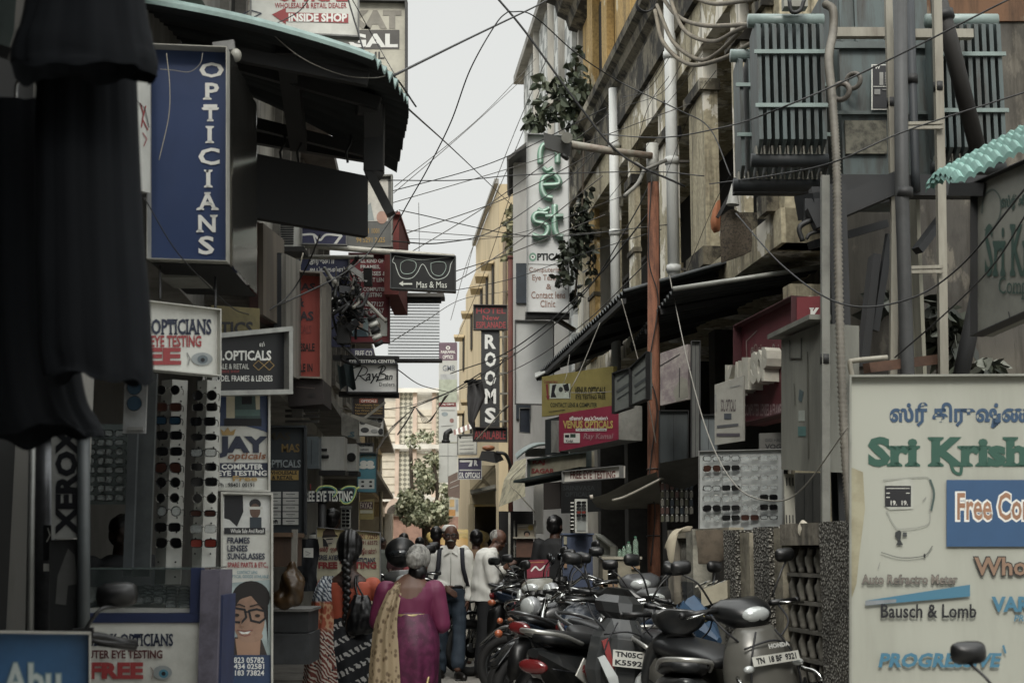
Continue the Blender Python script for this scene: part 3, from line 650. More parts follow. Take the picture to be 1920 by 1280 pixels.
# ---------------------------------------------------------------- teal awning
TEAL = M('7a9a94', .55, dirt=.35, sc=4, dcol='24312f')
def corr(mb, A, B, C, D, nw, amp, mat, m=10, curve=0.0, th=.012):
    """corrugated sheet: A-B outer edge, D-C inner edge, ridges run from outer to inner"""
    A, B, C, D = map(V, (A, B, C, D)); n = nw * 8; rows = []
    up = (B - A).cross(D - A).normalized()
    if up.z < 0: up = -up
    for j in range(m + 1):
        t = j / m; row = []
        for i in range(n + 1):
            s = i / n; p = A.lerp(B, s).lerp(D.lerp(C, s), t)
            row.append(p + up * (amp * math.sin(2 * math.pi * nw * s)) + V((0, 0, curve * (1 - (2 * t - 1) ** 2))))
        rows.append(row)
    mb.loft(rows, mat, cap=False, closed=False); mb.loft([[p - up * th for p in r_] for r_ in rows], mat, cap=False, closed=False)
    mb.loft([rows[0], [p - up * th for p in rows[0]]], mat, cap=False, closed=False); mb.loft([rows[-1], [p - up * th for p in rows[-1]]], mat, cap=False, closed=False)
    for q in (0, -1): mb.loft([[r_[q] for r_ in rows], [r_[q] - up * th for r_ in rows]], mat, cap=False, closed=False)
org = P(600, 200, 7.5)
aw = thing('tin_awning', 'teal corrugated awning with a ragged curled edge above the dark hanging board', 'awning', org)
mb = MB()
edge = [(700, 104, 7.0), (728, 135, 7.25), (752, 168, 7.5), (766, 192, 7.75), (764, 225, 8.05), (756, 262, 8.4), (743, 318, 8.8)]
ep = spline([P(*e) for e in edge], 10); inner = spline([P(262, -4, 6.8), P(330, 60, 7.8), P(420, 150, 8.8)], 20)
n = len(ep); rows = []
for t in range(13):
    f = t / 12; row = []
    for i in range(n):
        q = inner[min(len(inner) - 1, int(i * (len(inner) - 1) / (n - 1)))]; p = ep[i].lerp(q, f)
        row.append(p + V((0, 0, .022 * math.sin(i * math.pi / 2) + .03 * math.sin(f * math.pi) + rnd.uniform(-.012, .012) * (t == 0))))
    rows.append(row)
mb.loft(rows, TEAL, cap=False, closed=False); mb.loft([[p - V((0, 0, .02)) for p in r_] for r_ in rows], M('22282a', .8, dirt=.4, sc=4), cap=False, closed=False)  # lower layer near-black: the underside's shade is put into its colour
mb.loft([rows[0], [p - V((0, 0, .02)) for p in rows[0]]], TEAL, cap=False, closed=False); mb.loft([[r_[0] for r_ in rows], [r_[0] - V((0, 0, .022)) for r_ in rows]], TEAL, cap=False, closed=False)
mb.build('sheet', aw, org)
for a, b in (((440, 120, 7.6), (712, 195, 7.6)), ((430, 100, 7.1), (690, 150, 7.15)), ((470, 230, 8.4), (690, 285, 8.5))):
    mb = MB(); mb.beam(P(*a), P(*b), .05, .07, IRON); mb.build('rafter', aw, org)
for a, b in (((535, 85, 7.3), (560, 270, 8.3)), ((700, 190, 7.7), (702, 325, 7.9)), ((690, 195, 7.65), (682, 205, 8.6))):
    mb = MB(); mb.beam(P(*a), P(*b), .1, .1, IRON); mb.build('purlin', aw, org)
mb = MB(); mb.obox(P(702, 262, 7.8), (.055, 0, 0), (0, .05, 0), (0, 0, .19), IRON); mb.ell(P(702, 320, 7.8), (.055, .05, .07), IRON); mb.build('awning_post', aw, org)
mb = MB(); mb.beam(P(690, 318, 7.8), P(733, 402, 7.8), .09, .05, M('1e2020', .6)); mb.build('strut', aw, org)
mb = MB(); mb.ell(P(442, 104, 6.9), (.03, .03, .035), M('9b9a8d', .4)); mb.beam(P(400, 90, 6.9), P(440, 85, 6.9), .03, .05, GREY); mb.build('lamp_holder', aw, org)
def b_ex(root, F, o_):
    for px in (528, 560, 652):
        bracket(root, o_, [[P(px, 305, 8.2), P(px - 3, 285, 8.2), P(px + 5, 270, 8.2), P(px + 6, 255, 8.25)]], .008, IRON, 'hanger')
sign('hanging_board', 'large unlit black board hanging from the teal awning', 481, 288, 408, 7.9, 690, 330, 443, 8.25, .06, M('0d0f10', .8, dirt=.1), (), None, extra=b_ex)
# lintel beam below the awning
o = P(560, 280, 8.8); r = thing('steel_beam', 'dark steel beam spanning above the black hanging board', 'beam', o); mb = MB(); mb.beam(P(478, 255, 8.8), P(690, 290, 8.8), .06, .1, IRON); mb.build('web', r, o); mb = MB(); mb.beam(P(478, 247, 8.8), P(690, 282, 8.8), .12, .02, IRON); mb.build('flange', r, o)
# light boxes receding behind the blue one
sign('end_on_sign', 'brown edged board standing end-on behind the blue light box', 478, 418, 590, 8.6, 520, 450, 615, 10.2, .05, M('6a5f50', .6, dirt=.5, sc=2, streak=True), (), M('47221c', .7), 4)
sign('end_on_sign', 'pale grey board end-on between the brown edged and orange signs', 522, 476, 700, 9.6, 552, 490, 712, 10.9, .05, M('8b877c', .6, dirt=.5, sc=3, streak=True), [('l', [(535, 520), (548, 700)], 3, M('8a5a58')), ('l', [(526, 500), (544, 640)], 2, M('8a5a58'))], M('20252b', .7), 4)
# ---------------------------------------------------------------- orange-red wholesale sign
ORG = M('a2321e', .5, dirt=.12, sc=2); OT = M('3c3038', .6)
sign('wholesale_sign', 'orange red upright box sign advertising wholesale and retail', 547, 514, 710, 10.9, 606, 517, 712, 10.9, .5, ORG,
     [('t', 'MAS', 548, 531, 591, 545, OT, .04), ('t', '&', 556, 557, 571, 576, OT, .04), ('t', 'MAS', 546, 584, 588, 602, OT, .04), ('t', 'OPTICALS', 538, 611, 584, 626, M('8a2f2a'), .02), ('t', 'WHOLESALE', 528, 644, 590, 659, M('2b1a18'), .03), ('t', '&', 554, 667, 562, 676, M('2b1a18'), .03), ('t', 'RETAILE IN', 536, 682, 586, 697, M('2b1a18'), .03)], M('7b7468', .6), 3, side=M('6d675c', .6, dirt=.4))
sign('unlit_sign', 'dark brown casing of an unlit sign below the orange wholesale sign', 540, 712, 762, 10.8, 606, 712, 757, 10.8, .5, M('241b19', .7, dirt=.2), [('l', [(556, 725), (590, 728)], 2, M('4d3f3a')), ('c', 585, 741, 7, 4, M('0f0c0b'))])
o = P(572, 778, 11); r = thing('ballast_box', 'small metal ballast box on slats under the dark brown casing', 'fixture', o)
for yy in (770, 780, 790): mb = MB(); mb.beam(P(535, yy, 11), P(598, yy, 11), .03, .02, M('5d5c58', .4, .5)); mb.build('slat', r, o)
mb = MB(); mb.obox(P(558, 774, 10.95), (.04, 0, 0), (0, .04, 0), (0, 0, .03), M('77756e', .4, .5)); mb.build('casing', r, o)
# ---------------------------------------------------------------- dark opticals panel with brand cards
its = [('t', 'MAS', 500, 810, 545, 825, M('3a3420'), .03), ('t', 'MAS', 528, 832, 562, 848, M('7c6220'), .03), ('t', 'OPTICALS', 497, 862, 564, 877, M('8f9a9c'), .02, 's'), ('r', 505, 882, 560, 900, M('a58421')), ('t', 'WHOLESALE', 504, 883, 557, 890, INK, .03), ('t', '& RETAIL', 510, 892, 550, 899, INK, .03)]
for k in range(5):
    y = 922 + k * 12.6
    its += [('r', 505, y, 527, y + 11, M('b5b6af')), ('r', 530.5, y, 560, y + 11, M('b5b6af')), ('l', [(537, y + 4.6), (553, y + 4.6)], 1.5, M('55565a')), ('l', [(541, y + 8), (549, y + 8)], .8, M('8a8a8a')), ('l', [(508, y + 5), (521, y + 5)], 2 if k in (2, 4) else 1, M('3b3c42'))]
its += [('t', 'on', 509, 974, 521, 982, INK, .03)]
sign('vertical_sign', 'dark slate opticals panel with two columns of white name cards', 497, 800, 1000, 10.6, 573, 800, 1000, 10.6, .08, M('2b3338', .6, dirt=.15), its, M('20272c', .6), 4)
# ---------------------------------------------------------------- items of the second left building
def ac(label, x0, y0, x1, y1, Y, face='c3c4bc', fan=True):
    a, b = P(x0, y0, Y), P(x1, y1, Y); o_ = V(((a.x + b.x) / 2, Y, b.z)); r_ = thing('ac_unit', label, 'air conditioner', o_); WC = M(face, .5, dirt=.25, sc=5, streak=True)
    mb = MB(); mb.box((a.x, Y, b.z), (b.x, Y + .3, a.z), WC); mb.build('casing', r_, o_)
    w_, h_ = b.x - a.x, a.z - b.z
    if fan == 0 and fan is not False:
        mb = MB(); mb.tube([(a.x - .03, Y - .02, a.z - h_ * .4), (a.x + .06, Y - .02, a.z - h_ * .4)], .015, IRON, 6); mb.tube([(a.x - .03, Y - .02, a.z - h_ * .6), (a.x + .08, Y - .02, a.z - h_ * .6)], .018, IRON, 6); mb.build('pipe_stub', r_, o_)
    elif fan:
        mb = MB(); mb.disc(V((a.x + w_ * .5, Y - .006, b.z + h_ * .5)), min(w_, h_) * .4, (0, 1, 0), .008, M('4a4c4a', .6), 20)
        for q in (.1, .2, .3, .4): mb.torus(V((a.x + w_ * .5, Y - .014, b.z + h_ * .5)), min(w_, h_) * q, .006, (0, 1, 0), M('2d2f2e'), 20, 4)
        mb.build('fan_grille', r_, o_)
    else:
        mb = MB()
        for k in range(10): z = b.z + h_ * (.08 + .09 * k); mb.box((a.x + w_ * .08, Y - .01, z), (b.x - w_ * .35, Y - .002, z + h_ * .05), M('22262a'))
        mb.build('louvre', r_, o_)
    mb = MB(); mb.box((a.x - .02, Y - .02, b.z - .05), (b.x + .02, Y + .28, b.z - .004), IRON); mb.build('mount', r_, o_)
ac('louvred white outdoor unit above the pale rail behind the black board', 522, 414, 566, 462, 13.0, fan=False)
sign('glasses_sign', 'violet sign with big white spectacle outline under the black hanging board', 566, 424, 458, 13.0, 650, 424, 460, 13.0, .06, M('35385f', .5), [('l', [(568, 440), (588, 440), (600, 450), (612, 440), (640, 442)], 4, WH2, 1), ('l', [(588, 440), (592, 456)], 3, WH2), ('l', [(640, 442), (628, 458)], 5, WH2)], GREY, 2)
sign('number_board', 'grey board with amber phone digits and a beauty picture above', 645, 335, 464, 13.6, 735, 330, 463, 13.6, .1, M('5f605c', .6, dirt=.2), [('r', 676, 336, 728, 415, M('c6c2b5')), ('p', [(676, 398), (695, 380), (702, 414), (676, 414)], M('8f9a98')), ('c', 716, 408, 10, 12, M('b78a72')), ('t', '98401 1001', 672, 428, 711, 438, M('a8842a'), .02), ('t', '94 5291 2025', 668, 445, 722, 455, M('a8842a'), .02)], M('77776f', .6), 3)
o = P(737, 548, 14.2); r = thing('wall_stub', 'brick red end wall behind the grey phone number board', 'wall', o); mb = MB(); a, b = P(722, 404, 14.2), P(747, 552, 14.2); mb.box((a.x, 14.2, b.z), (b.x, 15.5, a.z), M('7a3028', .85, dirt=.3)); mb.build('wall', r, o); mb = MB(); mb.box((a.x - .02, 14.15, a.z), (b.x + .01, 15.6, a.z + .03), M('8a443a', .8)); mb.build('coping', r, o)
o = P(690, 470, 13.2); r = thing('sign_rail', 'long pale pipe rail carrying the lit glasses board over the street', 'rail', o)
mb = MB(); mb.tube([P(520, 456, 13.2), P(700, 470, 13.2), P(852, 482, 13.2)], .028, M('b9b6a6', .5, dirt=.3), 8); mb.build('rail_pipe', r, o)
mb = MB(); mb.tube([P(622, 462, 13.2), P(645, 450, 13.2)], .03, M('b9b6a6', .5, dirt=.3), 8); mb.tube([P(540, 482, 13.3), P(700, 482, 13.3)], .02, M('8f8d82', .5), 8); mb.build('brace', r, o)
its = [('l', [(740, 480), (790, 487), (848, 482), (848, 490), (845, 496), (842, 510), (834, 520), (818, 524), (806, 516), (796, 498), (790, 497), (782, 512), (770, 522), (752, 520), (744, 505), (741, 495), (736, 490), (740, 480)], 1.3, M('b9c2bb'), 1),
       ('l', [(752, 493), (762, 488), (778, 491), (780, 502), (772, 512), (757, 513), (751, 505), (752, 493)], 1.1, M('9fb5ab'), 1), ('l', [(808, 494), (820, 491), (834, 493), (836, 504), (828, 516), (816, 516), (809, 508), (808, 494)], 1.1, M('9fb5ab'), 1),
       ('p', [(748, 532), (756, 527), (756, 531), (773, 531), (773, 534), (756, 534), (756, 537)], M('c5c8bd')), ('t', 'Mas & Mas', 781, 528, 838, 540, M('c5c8bd'), .01)]
sign('glasses_board', 'black board with a glowing outline of spectacles and an arrow', 733, 475, 541, 13.1, 854, 482, 547, 13.1, .1, M('17191b', .4), its, M('3c4141', .5), 2)
# Tamil blue board and meter tangle
sign('blue_sign', 'blue board with white Tamil lettering above the knotted cables', 560, 478, 520, 13.9, 655, 482, 521, 13.9, .06, M('30375c', .5, dirt=.2), [('t', 'அருணா', 580, 484, 628, 498, WH2, .03), ('t', 'ஆப்டிகல்ஸ்', 578, 500, 648, 513, WH2, .03)], GREY, 2)
sign('blue_sign', 'lower half of a blue board mostly hidden by knotted cables', 605, 524, 650, 14.0, 656, 524, 650, 14.0, .05, M('2c3152', .5, dirt=.2), [('t', 'U', 622, 520, 636, 540, WH2, .05), ('t', 'R.', 616, 552, 640, 566, WH2, .04, 'i'), ('t', 'OPT', 612, 574, 640, 586, WH2, .03)])
REDS = M('7c1d28', .5, dirt=.12)
sign('red_sign', 'deep red upright board listing frames, contact lens and computer eye testing', 655, 476, 642, 14.4, 730, 478, 642, 14.4, .1, REDS,
     [('t', 'ALL KIND OF', 672, 485, 719, 493, WH2, .025), ('t', 'FRAMES,', 676, 497, 713, 505, WH2, .025), ('t', 'SUNGLASSES &', 658, 509, 724, 517, WH2, .025), ('t', 'CONTACT LENS', 664, 521, 724, 529, WH2, .025), ('t', 'FREE COMPUTER', 662, 539, 724, 546, WH2, .025), ('t', 'EYE TESTING', 672, 549, 716, 557, WH2, .025), ('t', '94446 77127', 668, 566, 720, 575, WH2, .02), ('t', '98412 60467', 664, 578, 720, 588, WH2, .02), ('r', 659, 596, 691, 631, M('8aa0a0')), ('c', 673, 610, 8, 9, M('b08f7a')), ('p', [(662, 606), (668, 598), (682, 598), (686, 606), (676, 602)], INK), ('p', [(659, 631), (664, 617), (684, 618), (690, 631)], M('3c5560')), ('r', 693, 596, 726, 630, M('c3c5ba')), ('c', 707, 612, 7, 9, M('8b7b68'))], M('5a1620', .6), 2)
sign('counter_sign', 'thin grey blue strip sign reading free computer above the white dealer board', 656, 653, 674, 14.3, 700, 653, 674, 14.3, .05, M('4c4b66', .5), [('t', 'FREE CO', 666, 657, 698, 668, WH2, .025)])
sign('counter_sign', 'slim dark strip naming an eye testing centre on top of the white dealer board', 650, 671, 681, 14.0, 744, 673, 682, 14.0, .06, M('2a3038', .5), [('t', 'EYE TESTING CENTER', 655, 674, 741, 680, WH2, .015)])
CUR = M('14181c', .5, dirt=0)
rb = [('l', [(659, 693), (668, 688), (682, 687), (689, 693), (684, 702), (672, 705)], 1.8, CUR, 1), ('l', [(679, 689), (673, 700), (666, 713)], 2.4, CUR, 1), ('l', [(674, 704), (681, 710), (687, 714)], 2, CUR, 1), ('t', 'ay', 684, 700, 704, 719, CUR, .012, 'i'), ('c', 707, 706, 1.8, 1.6, CUR), ('l', [(709, 690), (718, 686), (723, 690), (716, 698), (711, 700), (722, 702), (722, 709), (708, 713)], 1.8, CUR, 1), ('l', [(717, 688), (711, 704), (706, 715)], 2.4, CUR, 1), ('t', 'an', 722, 703, 735, 712, CUR, .012, 'i'), ('t', 'Dealers', 711, 717, 740, 724, M('55585a'), .005)]
sign('dealer_sign', 'white backlit board with black brush script and dealers beneath', 652, 683, 736, 13.9, 745, 683, 736, 13.9, .12, M('e2e3de', .4, dirt=.04), rb, DGREY, 2)
o = P(680, 742, 14); r = thing('sign_shelf', 'dark steel shelf rails holding the white dealer board', 'rail', o)
for yy, xx in ((671, 625), (739, 636)): mb = MB(); mb.beam(P(xx, yy, 14.05), P(748, yy + 2, 14.05), .1, .05, IRON); mb.build('rail_bar', r, o)
# rag on the rail
o = P(645, 700, 13.7); r = MB()
pts = [[P(632 + i * 6 + j * 1.2, 682 + j * 9 + 5 * math.sin(i * 1.4 + j * .4), 13.72 + .05 * math.sin(i * 2.1)) for i in range(6)] for j in range(6)]
r.loft(pts, M('27393b', .8), cap=False, closed=False); tag(r.build('rag', None, o), 'dark green rag slung beside the white dealer board', 'rag')
# signs deeper on the left
sign('menu_board', 'brown board with small amber lines headed by a red lozenge', 662, 741, 780, 17.5, 720, 741, 782, 17.5, .06, M('2a201c', .5), [('t', 'Sri Sai Opticals', 676, 743, 712, 747, WHT, .01), ('p', [(674, 747), (708, 747), (708, 755), (674, 755)], M('b2502e')), ('t', 'OPTICALS', 677, 749, 706, 754, WH2, .02)] + [('t', t, 666, 757 + k * 5.4, 717, 761 + k * 5.4, M('a5852c'), .015) for k, t in enumerate(['Wholesale Retail', 'Frames, Lens & Glasses', 'Eye Wear, Sunglass', 'Optical Materials'])], DGREY, 1.5)
its = [('c', x, y, rx, ry, M(c)) for x, y, rx, ry, c in ((680, 792, 6, 4, '4a4c4a'), (700, 790, 7, 5, '6b6d6b'), (712, 788, 5, 4, '2d2e30'), (684, 806, 8, 5, '3c3e40'), (702, 808, 7, 4, '8a8c88'), (714, 809, 5, 6, '222426'))]
sign('poster', 'white poster of small optical machines under the brown menu board', 660, 781, 817, 17.5, 719, 783, 817, 17.5, .05, M('c3c3bb', .5), its, GREY, 1.5)
sign('broken_sign', 'cracked grey sign case hanging askew beside white outdoor units', 640, 772, 815, 15.6, 670, 786, 824, 15.6, .2, M('8a897f', .6, dirt=.5), [('t', '.S', 652, 809, 665, 819, M('3f6672'), .05)])
o = P(695, 790, 15.8); r = thing('tube_bracket', 'slanting grey lamp tube bracket across the machines poster', 'bracket', o); mb = MB(); mb.beam(P(658, 780, 15.8), P(714, 798, 15.8), .06, .05, M('9b998b', .5)); mb.build('arm', r, o); mb = MB(); mb.beam(P(682, 785, 15.85), P(722, 754, 15.9), .03, .03, M('9b998b', .5)); mb.build('stay', r, o)
ac('plain white outdoor unit with two black pipe stubs', 603, 818, 644, 881, 14.6, fan=0)
ac('narrow white outdoor unit with fan beneath the cracked sign', 650, 832, 668, 882, 15.4)
sign('grey_cabinet', 'grey blue meter cabinet door between dark panel and white unit', 572, 818, 878, 12.4, 597, 818, 878, 12.4, .2, M('4a555a', .6, dirt=.3), [('l', [(584, 825), (584, 870)], 1, INK)], cat='cabinet')
sign('teal_poster', 'teal poster with two kissing lens cases hung over the left stalls', 670, 850, 922, 19.5, 706, 850, 923, 19.5, .05, M('2f7a8a', .5, dirt=.15), [('t', 'OPTICALS', 672, 853, 703, 859, M('6d6a3c'), .02), ('c', 682, 868, 7, 5, WHT), ('c', 694, 868, 7, 5, WHT), ('c', 681, 875, 8, 4, WHT), ('c', 695, 875, 8, 4, WHT), ('r', 672, 898, 702, 916, M('b4b9b2')), ('c', 680, 903, 3, 2, INK), ('c', 695, 903, 3, 2, INK), ('c', 680, 911, 3, 2, INK), ('c', 695, 911, 3, 2, INK)], M('2a3b40', .6), 1.5)
sign('small_sign', 'small white lettered board above the teal poster', 668, 831, 848, 19.6, 700, 831, 848, 19.6, .05, M('a9aaa2', .5), [('t', 'LENS & FRAMES', 670, 832, 697, 837, INK, .02), ('t', 'REPAIRS', 676, 841, 692, 845, INK, .02)], DGREY, 1.5)
sign('yellow_poster', 'tilted yellow poster with violet capitals beyond the neon glasses sign', 673, 938, 974, 16.5, 701, 935, 973, 16.5, .03, M('a59247', .5, dirt=.2), [('r', 674, 940, 699, 954, M('4a2138')), ('t', 'FAYAZ', 675, 941, 698, 953, M('c9b9a2'), .03), ('r', 675, 956, 699, 962, M('c9c6a8'))], cat='poster')
# neon spectacles sign
F_ = None
nx = [('p', [(562, 926), (668, 912), (668, 932), (562, 946)], M('1f2a38', .5)), ('t', 'FREE EYE TESTING', 553, 917, 657, 943, WH2, .03)]
def neon(root, F, o_):
    NG, NY = EM('8f9a3a', .15), EM('3d8577', .12)
    for pl in ([(593, 922), (600, 913), (618, 911), (630, 916), (633, 924), (626, 932)], [(640, 918), (652, 912), (668, 914), (666, 930), (658, 942), (646, 944), (638, 936)]):
        mb = MB(); mb.tube(spline([F(x, y, .05) for x, y in pl], 6), .0055, NG, 6); mb.build('neon_tube', root, o_)
        mb = MB(); mb.tube(spline([F(x * .86 + (613 if x < 635 else 653) * .14, y * .86 + 926 * .14, .05) for x, y in pl], 6), .004, NY, 6); mb.build('neon_tube', root, o_)
    mb = MB(); mb.tube([F(668, 918, .05), F(675, 913, .05)], .008, NG, 6); mb.build('neon_tube', root, o_)
    for c_, rx, ry in ((613, 20, 12), (653, 15, 15)):
        mb = MB(); mb.prism([(rx * math.cos(a * .3142), ry * math.sin(a * .3142)) for a in range(20)], F(c_, 926, -.04), (F(c_ + 1, 926) - F(c_, 926)), (F(c_, 927) - F(c_, 926)), F.n * -.03, M('1a2b33', .2)); mb.build('lens', root, o_)
mbF = Face(562, 926, 946, 12.9, 668, 912, 932, 12.9)
sign('neon_sign', 'slanted free eye testing strip over neon outlined spectacles', 548, 924, 946, 12.85, 668, 912, 932, 12.85, .03, M('1f2a38', .5), [('t', 'FREE EYE TESTING', 566, 920, 661, 940, WH2, .03), ('l', [(582, 918), (582, 908)], 2, RED)], extra=neon)
# ================================================================ spectacles
LENSD = M('0c0d10', .08, dirt=0, spec=.8); LENSC = M('9aa3a2', .05, dirt=0, spec=.8, alpha=.35); LENSB = M('1d3f55', .06, .4, dirt=0); LENSR = M('8a2c1c', .08, .4, dirt=0); LENSN = M('3a2018', .1, dirt=0)
FRB = M('101012', .25, dirt=0); FRM = M('8a8880', .25, .8, dirt=0); FRBR = M('3a221a', .3, dirt=0)
_gm = {}
def glasses_mesh(shape, lens, frame):
    k = (shape, lens.name, frame.name)
    if k in _gm: return _gm[k]
    mb = MB(); W, H = {'round': (.024, .024), 'square': (.029, .02), 'aviator': (.029, .024), 'slim': (.028, .015)}[shape]
    for s in (-1, 1):
        pl = []
        for i in range(20):
            a = 2 * math.pi * i / 20; c, d = math.cos(a), math.sin(a)
            e = {'round': 1, 'square': .5, 'aviator': .7, 'slim': .6}[shape]
            x = W * math.copysign(abs(c) ** e, c); y = H * math.copysign(abs(d) ** e, d)
            if shape == 'aviator' and y < 0: x += s * .006 * (y / -H); y *= 1.12
            pl.append((s * .035 + x, y))
        mb.prism(pl, (0, 0, 0), (1, 0, 0), (0, 0, 1), (0, .002, 0), lens)
        mb.tube([V((x, -.001, y)) for x, y in pl + pl[:1]], .0026 if frame is not FRM else .0014, frame, 5, False)
        mb.tube([V((s * .064, 0, .008)), V((s * .068, .02, .008)), V((s * .066, .05, .0)), V((s * .06, .07, -.02))], .0022, frame, 5)
    mb.tube([V((-.009, -.001, .006)), V((0, -.002, .011)), V((.009, -.001, .006))], .0025, frame, 5)
    ob = mb.build('sunglasses'); me = ob.data; bpy.data.objects.remove(ob); _gm[k] = me; return me
ORD = ['top', 'second', 'third', 'fourth', 'fifth', 'sixth', 'seventh', 'eighth', 'ninth', 'tenth', 'eleventh', 'twelfth']
def glasses(px, py, Y, shape, lens, frame, label, group, s=1.0, rz=0.0, name='sunglasses'):
    o = bpy.data.objects.new(name, glasses_mesh(shape, lens, frame)); COL.objects.link(o); o.location = P(px, py, Y); o.scale = (s, s, s); o.rotation_euler = (0, 0, rz)
    return tag(o, label, 'glasses', group)
def word(sh, le, fr):
    return {LENSD: 'black', LENSB: 'blue tinted', LENSR: 'orange mirrored', LENSN: 'brown', LENSC: 'clear'}[le] + ' ' + {'round': 'round', 'square': 'square', 'aviator': 'aviator', 'slim': 'narrow'}[sh]
RACKW = M('b0b1a8', .4, dirt=.1)
def rack(label, x0, x1, y0, y1, Y, rows, ttl):
    a, b = P(x0, y1, Y), P(x1, y0, Y); cx = (a.x + b.x) / 2; o_ = V((cx, Y, a.z)); r_ = thing('eyewear_stand', label, 'display stand', o_)
    for s in (0, 1):
        mb = MB(); xa, xb = (a.x, cx - .001) if s == 0 else (cx + .001, b.x); ya, yb = (Y + .05, Y) if s == 0 else (Y, Y + .05)
        mb.add([(xa, ya, a.z), (xb, yb, a.z), (xb, yb, b.z), (xa, ya, b.z), (xa, ya + .012, a.z), (xb, yb + .012, a.z), (xb, yb + .012, b.z), (xa, ya + .012, b.z)], [(0, 1, 2, 3), (7, 6, 5, 4), (0, 4, 5, 1), (1, 5, 6, 2), (2, 6, 7, 3), (3, 7, 4, 0)], RACKW)
        mb.build('backing_panel', r_, o_)
    mb = MB()
    for k in range(len(rows) + 3):
        z = b.z - (b.z - a.z) * (k + .5) / (len(rows) + 3)
        for s in (-1, 1): mb.ell((cx + s * (b.x - a.x) * .33, Y + .02, z), .005, FRB, 6, 4)
    mb.build('peg_strip', r_, o_)
    for k, (py, sh, le, fr) in enumerate(rows):
        glasses((x0 + x1) / 2 + rnd.uniform(-2, 2), py, Y - .03, sh, le, fr, f'{word(sh, le, fr)} glasses, {ORD[k]} from the top on the {ttl}', f'glasses on the {ttl}', 1.02, rnd.uniform(-.06, .06))
rack('white folded eyewear stand nearer the dark counter of the opticians', 285, 347, 711, 1095, 7.3,
     [(731, 'round', LENSD, FRM), (763, 'square', LENSN, FRBR), (788, 'square', LENSB, FRB), (816, 'square', LENSD, FRB), (846, 'square', LENSD, FRB), (876, 'aviator', LENSN, FRB), (904, 'round', LENSD, FRB), (933, 'round', LENSD, FRM), (958, 'round', LENSC, FRB), (988, 'square', LENSD, FRB), (1017, 'aviator', LENSD, FRM)], 'stand nearer the counter')
rack('white folded eyewear stand beside the crowned navy panel', 354, 410, 712, 1110, 7.3,
     [(741, 'round', LENSD, FRB), (763, 'square', LENSD, FRM), (790, 'square', LENSD, FRB), (819, 'slim', LENSD, FRB), (848, 'square', LENSC, FRB), (875, 'square', LENSD, FRM), (903, 'square', LENSD, FRB), (934, 'round', LENSD, FRM), (962, 'slim', LENSN, FRB), (991, 'square', LENSC, FRM), (1018, 'square', LENSR, FRB)], 'stand beside the navy panel')
o = P(252, 800, 6.4); r = thing('eyewear_stand', 'narrow grey stand with two blue round lenses beside the dark cloth', 'display stand', o)
mb = MB(); pbox(mb, 234, 708, 272, 812, 6.42, .02, M('8d9090', .4)); mb.build('backing_panel', r, o); mb = MB(); pbox(mb, 238, 800, 268, 806, 6.4, .02, GREY); mb.build('lip', r, o)
for py, t in ((726, 'upper'), (756, 'lower')):
    mb = MB(); c = P(252, py, 6.38); mb.disc(c, .032, (0, 1, 0), .006, LENSB, 18); mb.torus(c, .032, .003, (0, 1, 0), FRB, 20, 5); tag(mb.build('round_lens', None, c), f'{t} round blue sunglass lens on the narrow grey stand', 'glasses', 'blue lenses on the narrow stand')
# frames case behind the counter
o = P(203, 945, 6.9); r = thing('frames_case', 'tall dim glass case of clear frames left of the eyewear stands', 'display case', o)
mb = MB(); pbox(mb, 170, 795, 240, 945, 6.95, .02, M('5d6a68', .5, dirt=.3)); mb.build('back_panel', r, o); mb = MB(); pbox(mb, 241, 795, 247, 1080, 6.8, .03, M('5e6569', .4, .5)); pbox(mb, 262, 700, 280, 1080, 6.9, .03, M('6a7173', .3, .6)); mb.build('frame', r, o)
for k in range(8):
    for q, px in enumerate((178, 212)):
        glasses(px + 2, 812 + k * 17.2, 6.9, 'square' if (k + q) % 3 else 'round', LENSC, FRB, 'clear spectacles in the dim glass case behind the counter', 'spectacles in the glass case', .75, name='spectacles')
# ---------------------------------------------------------------- glass counter
o = P(280, 1290, 6.9); r = thing('glass_counter', 'glass topped opticians counter with a blue band and lettered white front', 'counter', o)
CB = M('1e2d55', .5, dirt=.15)
mb = MB(); pbox(mb, 163, 1167, 372, 1420, 6.7, .7, WHT); F = Face(163, 1167, 1300, 6.695, 372, 1167, 1300, 6.695)
put(mb, F, [('t', 'ASHOK OPTICIANS', 152, 1187, 325, 1211, NAVY, .025, 's'), ('t', 'COMPUTER EYE TESTING', 118, 1218, 305, 1234, M('5a1c20'), .03), ('t', 'FREE', 168, 1241, 269, 1272, RED, .05), ('c', 305, 1260, 18, 13, M('8f9797')), ('c', 307, 1262, 9, 8, M('2f7f97')), ('c', 307, 1262, 4, 4, INK), ('l', [(285, 1272), (288, 1258), (283, 1250)], 2, M('9a8a80'))]); mb.build('front_panel', r, o)
mb = MB(); pbox(mb, 160, 1149, 376, 1166.5, 6.69, .72, CB); pbox(mb, 358, 1064, 376, 1148.5, 6.69, .06, CB); mb.build('band', r, o)
mb = MB(); pbox(mb, 163, 1140, 372, 1148, 6.72, .68, M('a2a49c', .5)); mb.build('display_shelf', r, o)
mb = MB(); pbox(mb, 165, 1065, 357, 1139, 6.7, .006, M('6d8080', .03, dirt=0, alpha=.06)); mb.build('front_glass', r, o)
mb = MB(); pbox(mb, 163, 1064, 372, 1067, 6.7, .66, M('4c5a58', .1, dirt=.1)); mb.build('top_glass', r, o)
mb = MB(); pbox(mb, 377, 1068, 402, 1420, 6.66, .3, M('625d6d', .6, dirt=.4, sc=9)); pbox(mb, 403, 1115, 410, 1420, 6.7, .3, M('26345c')); mb.build('end_pier', r, o)
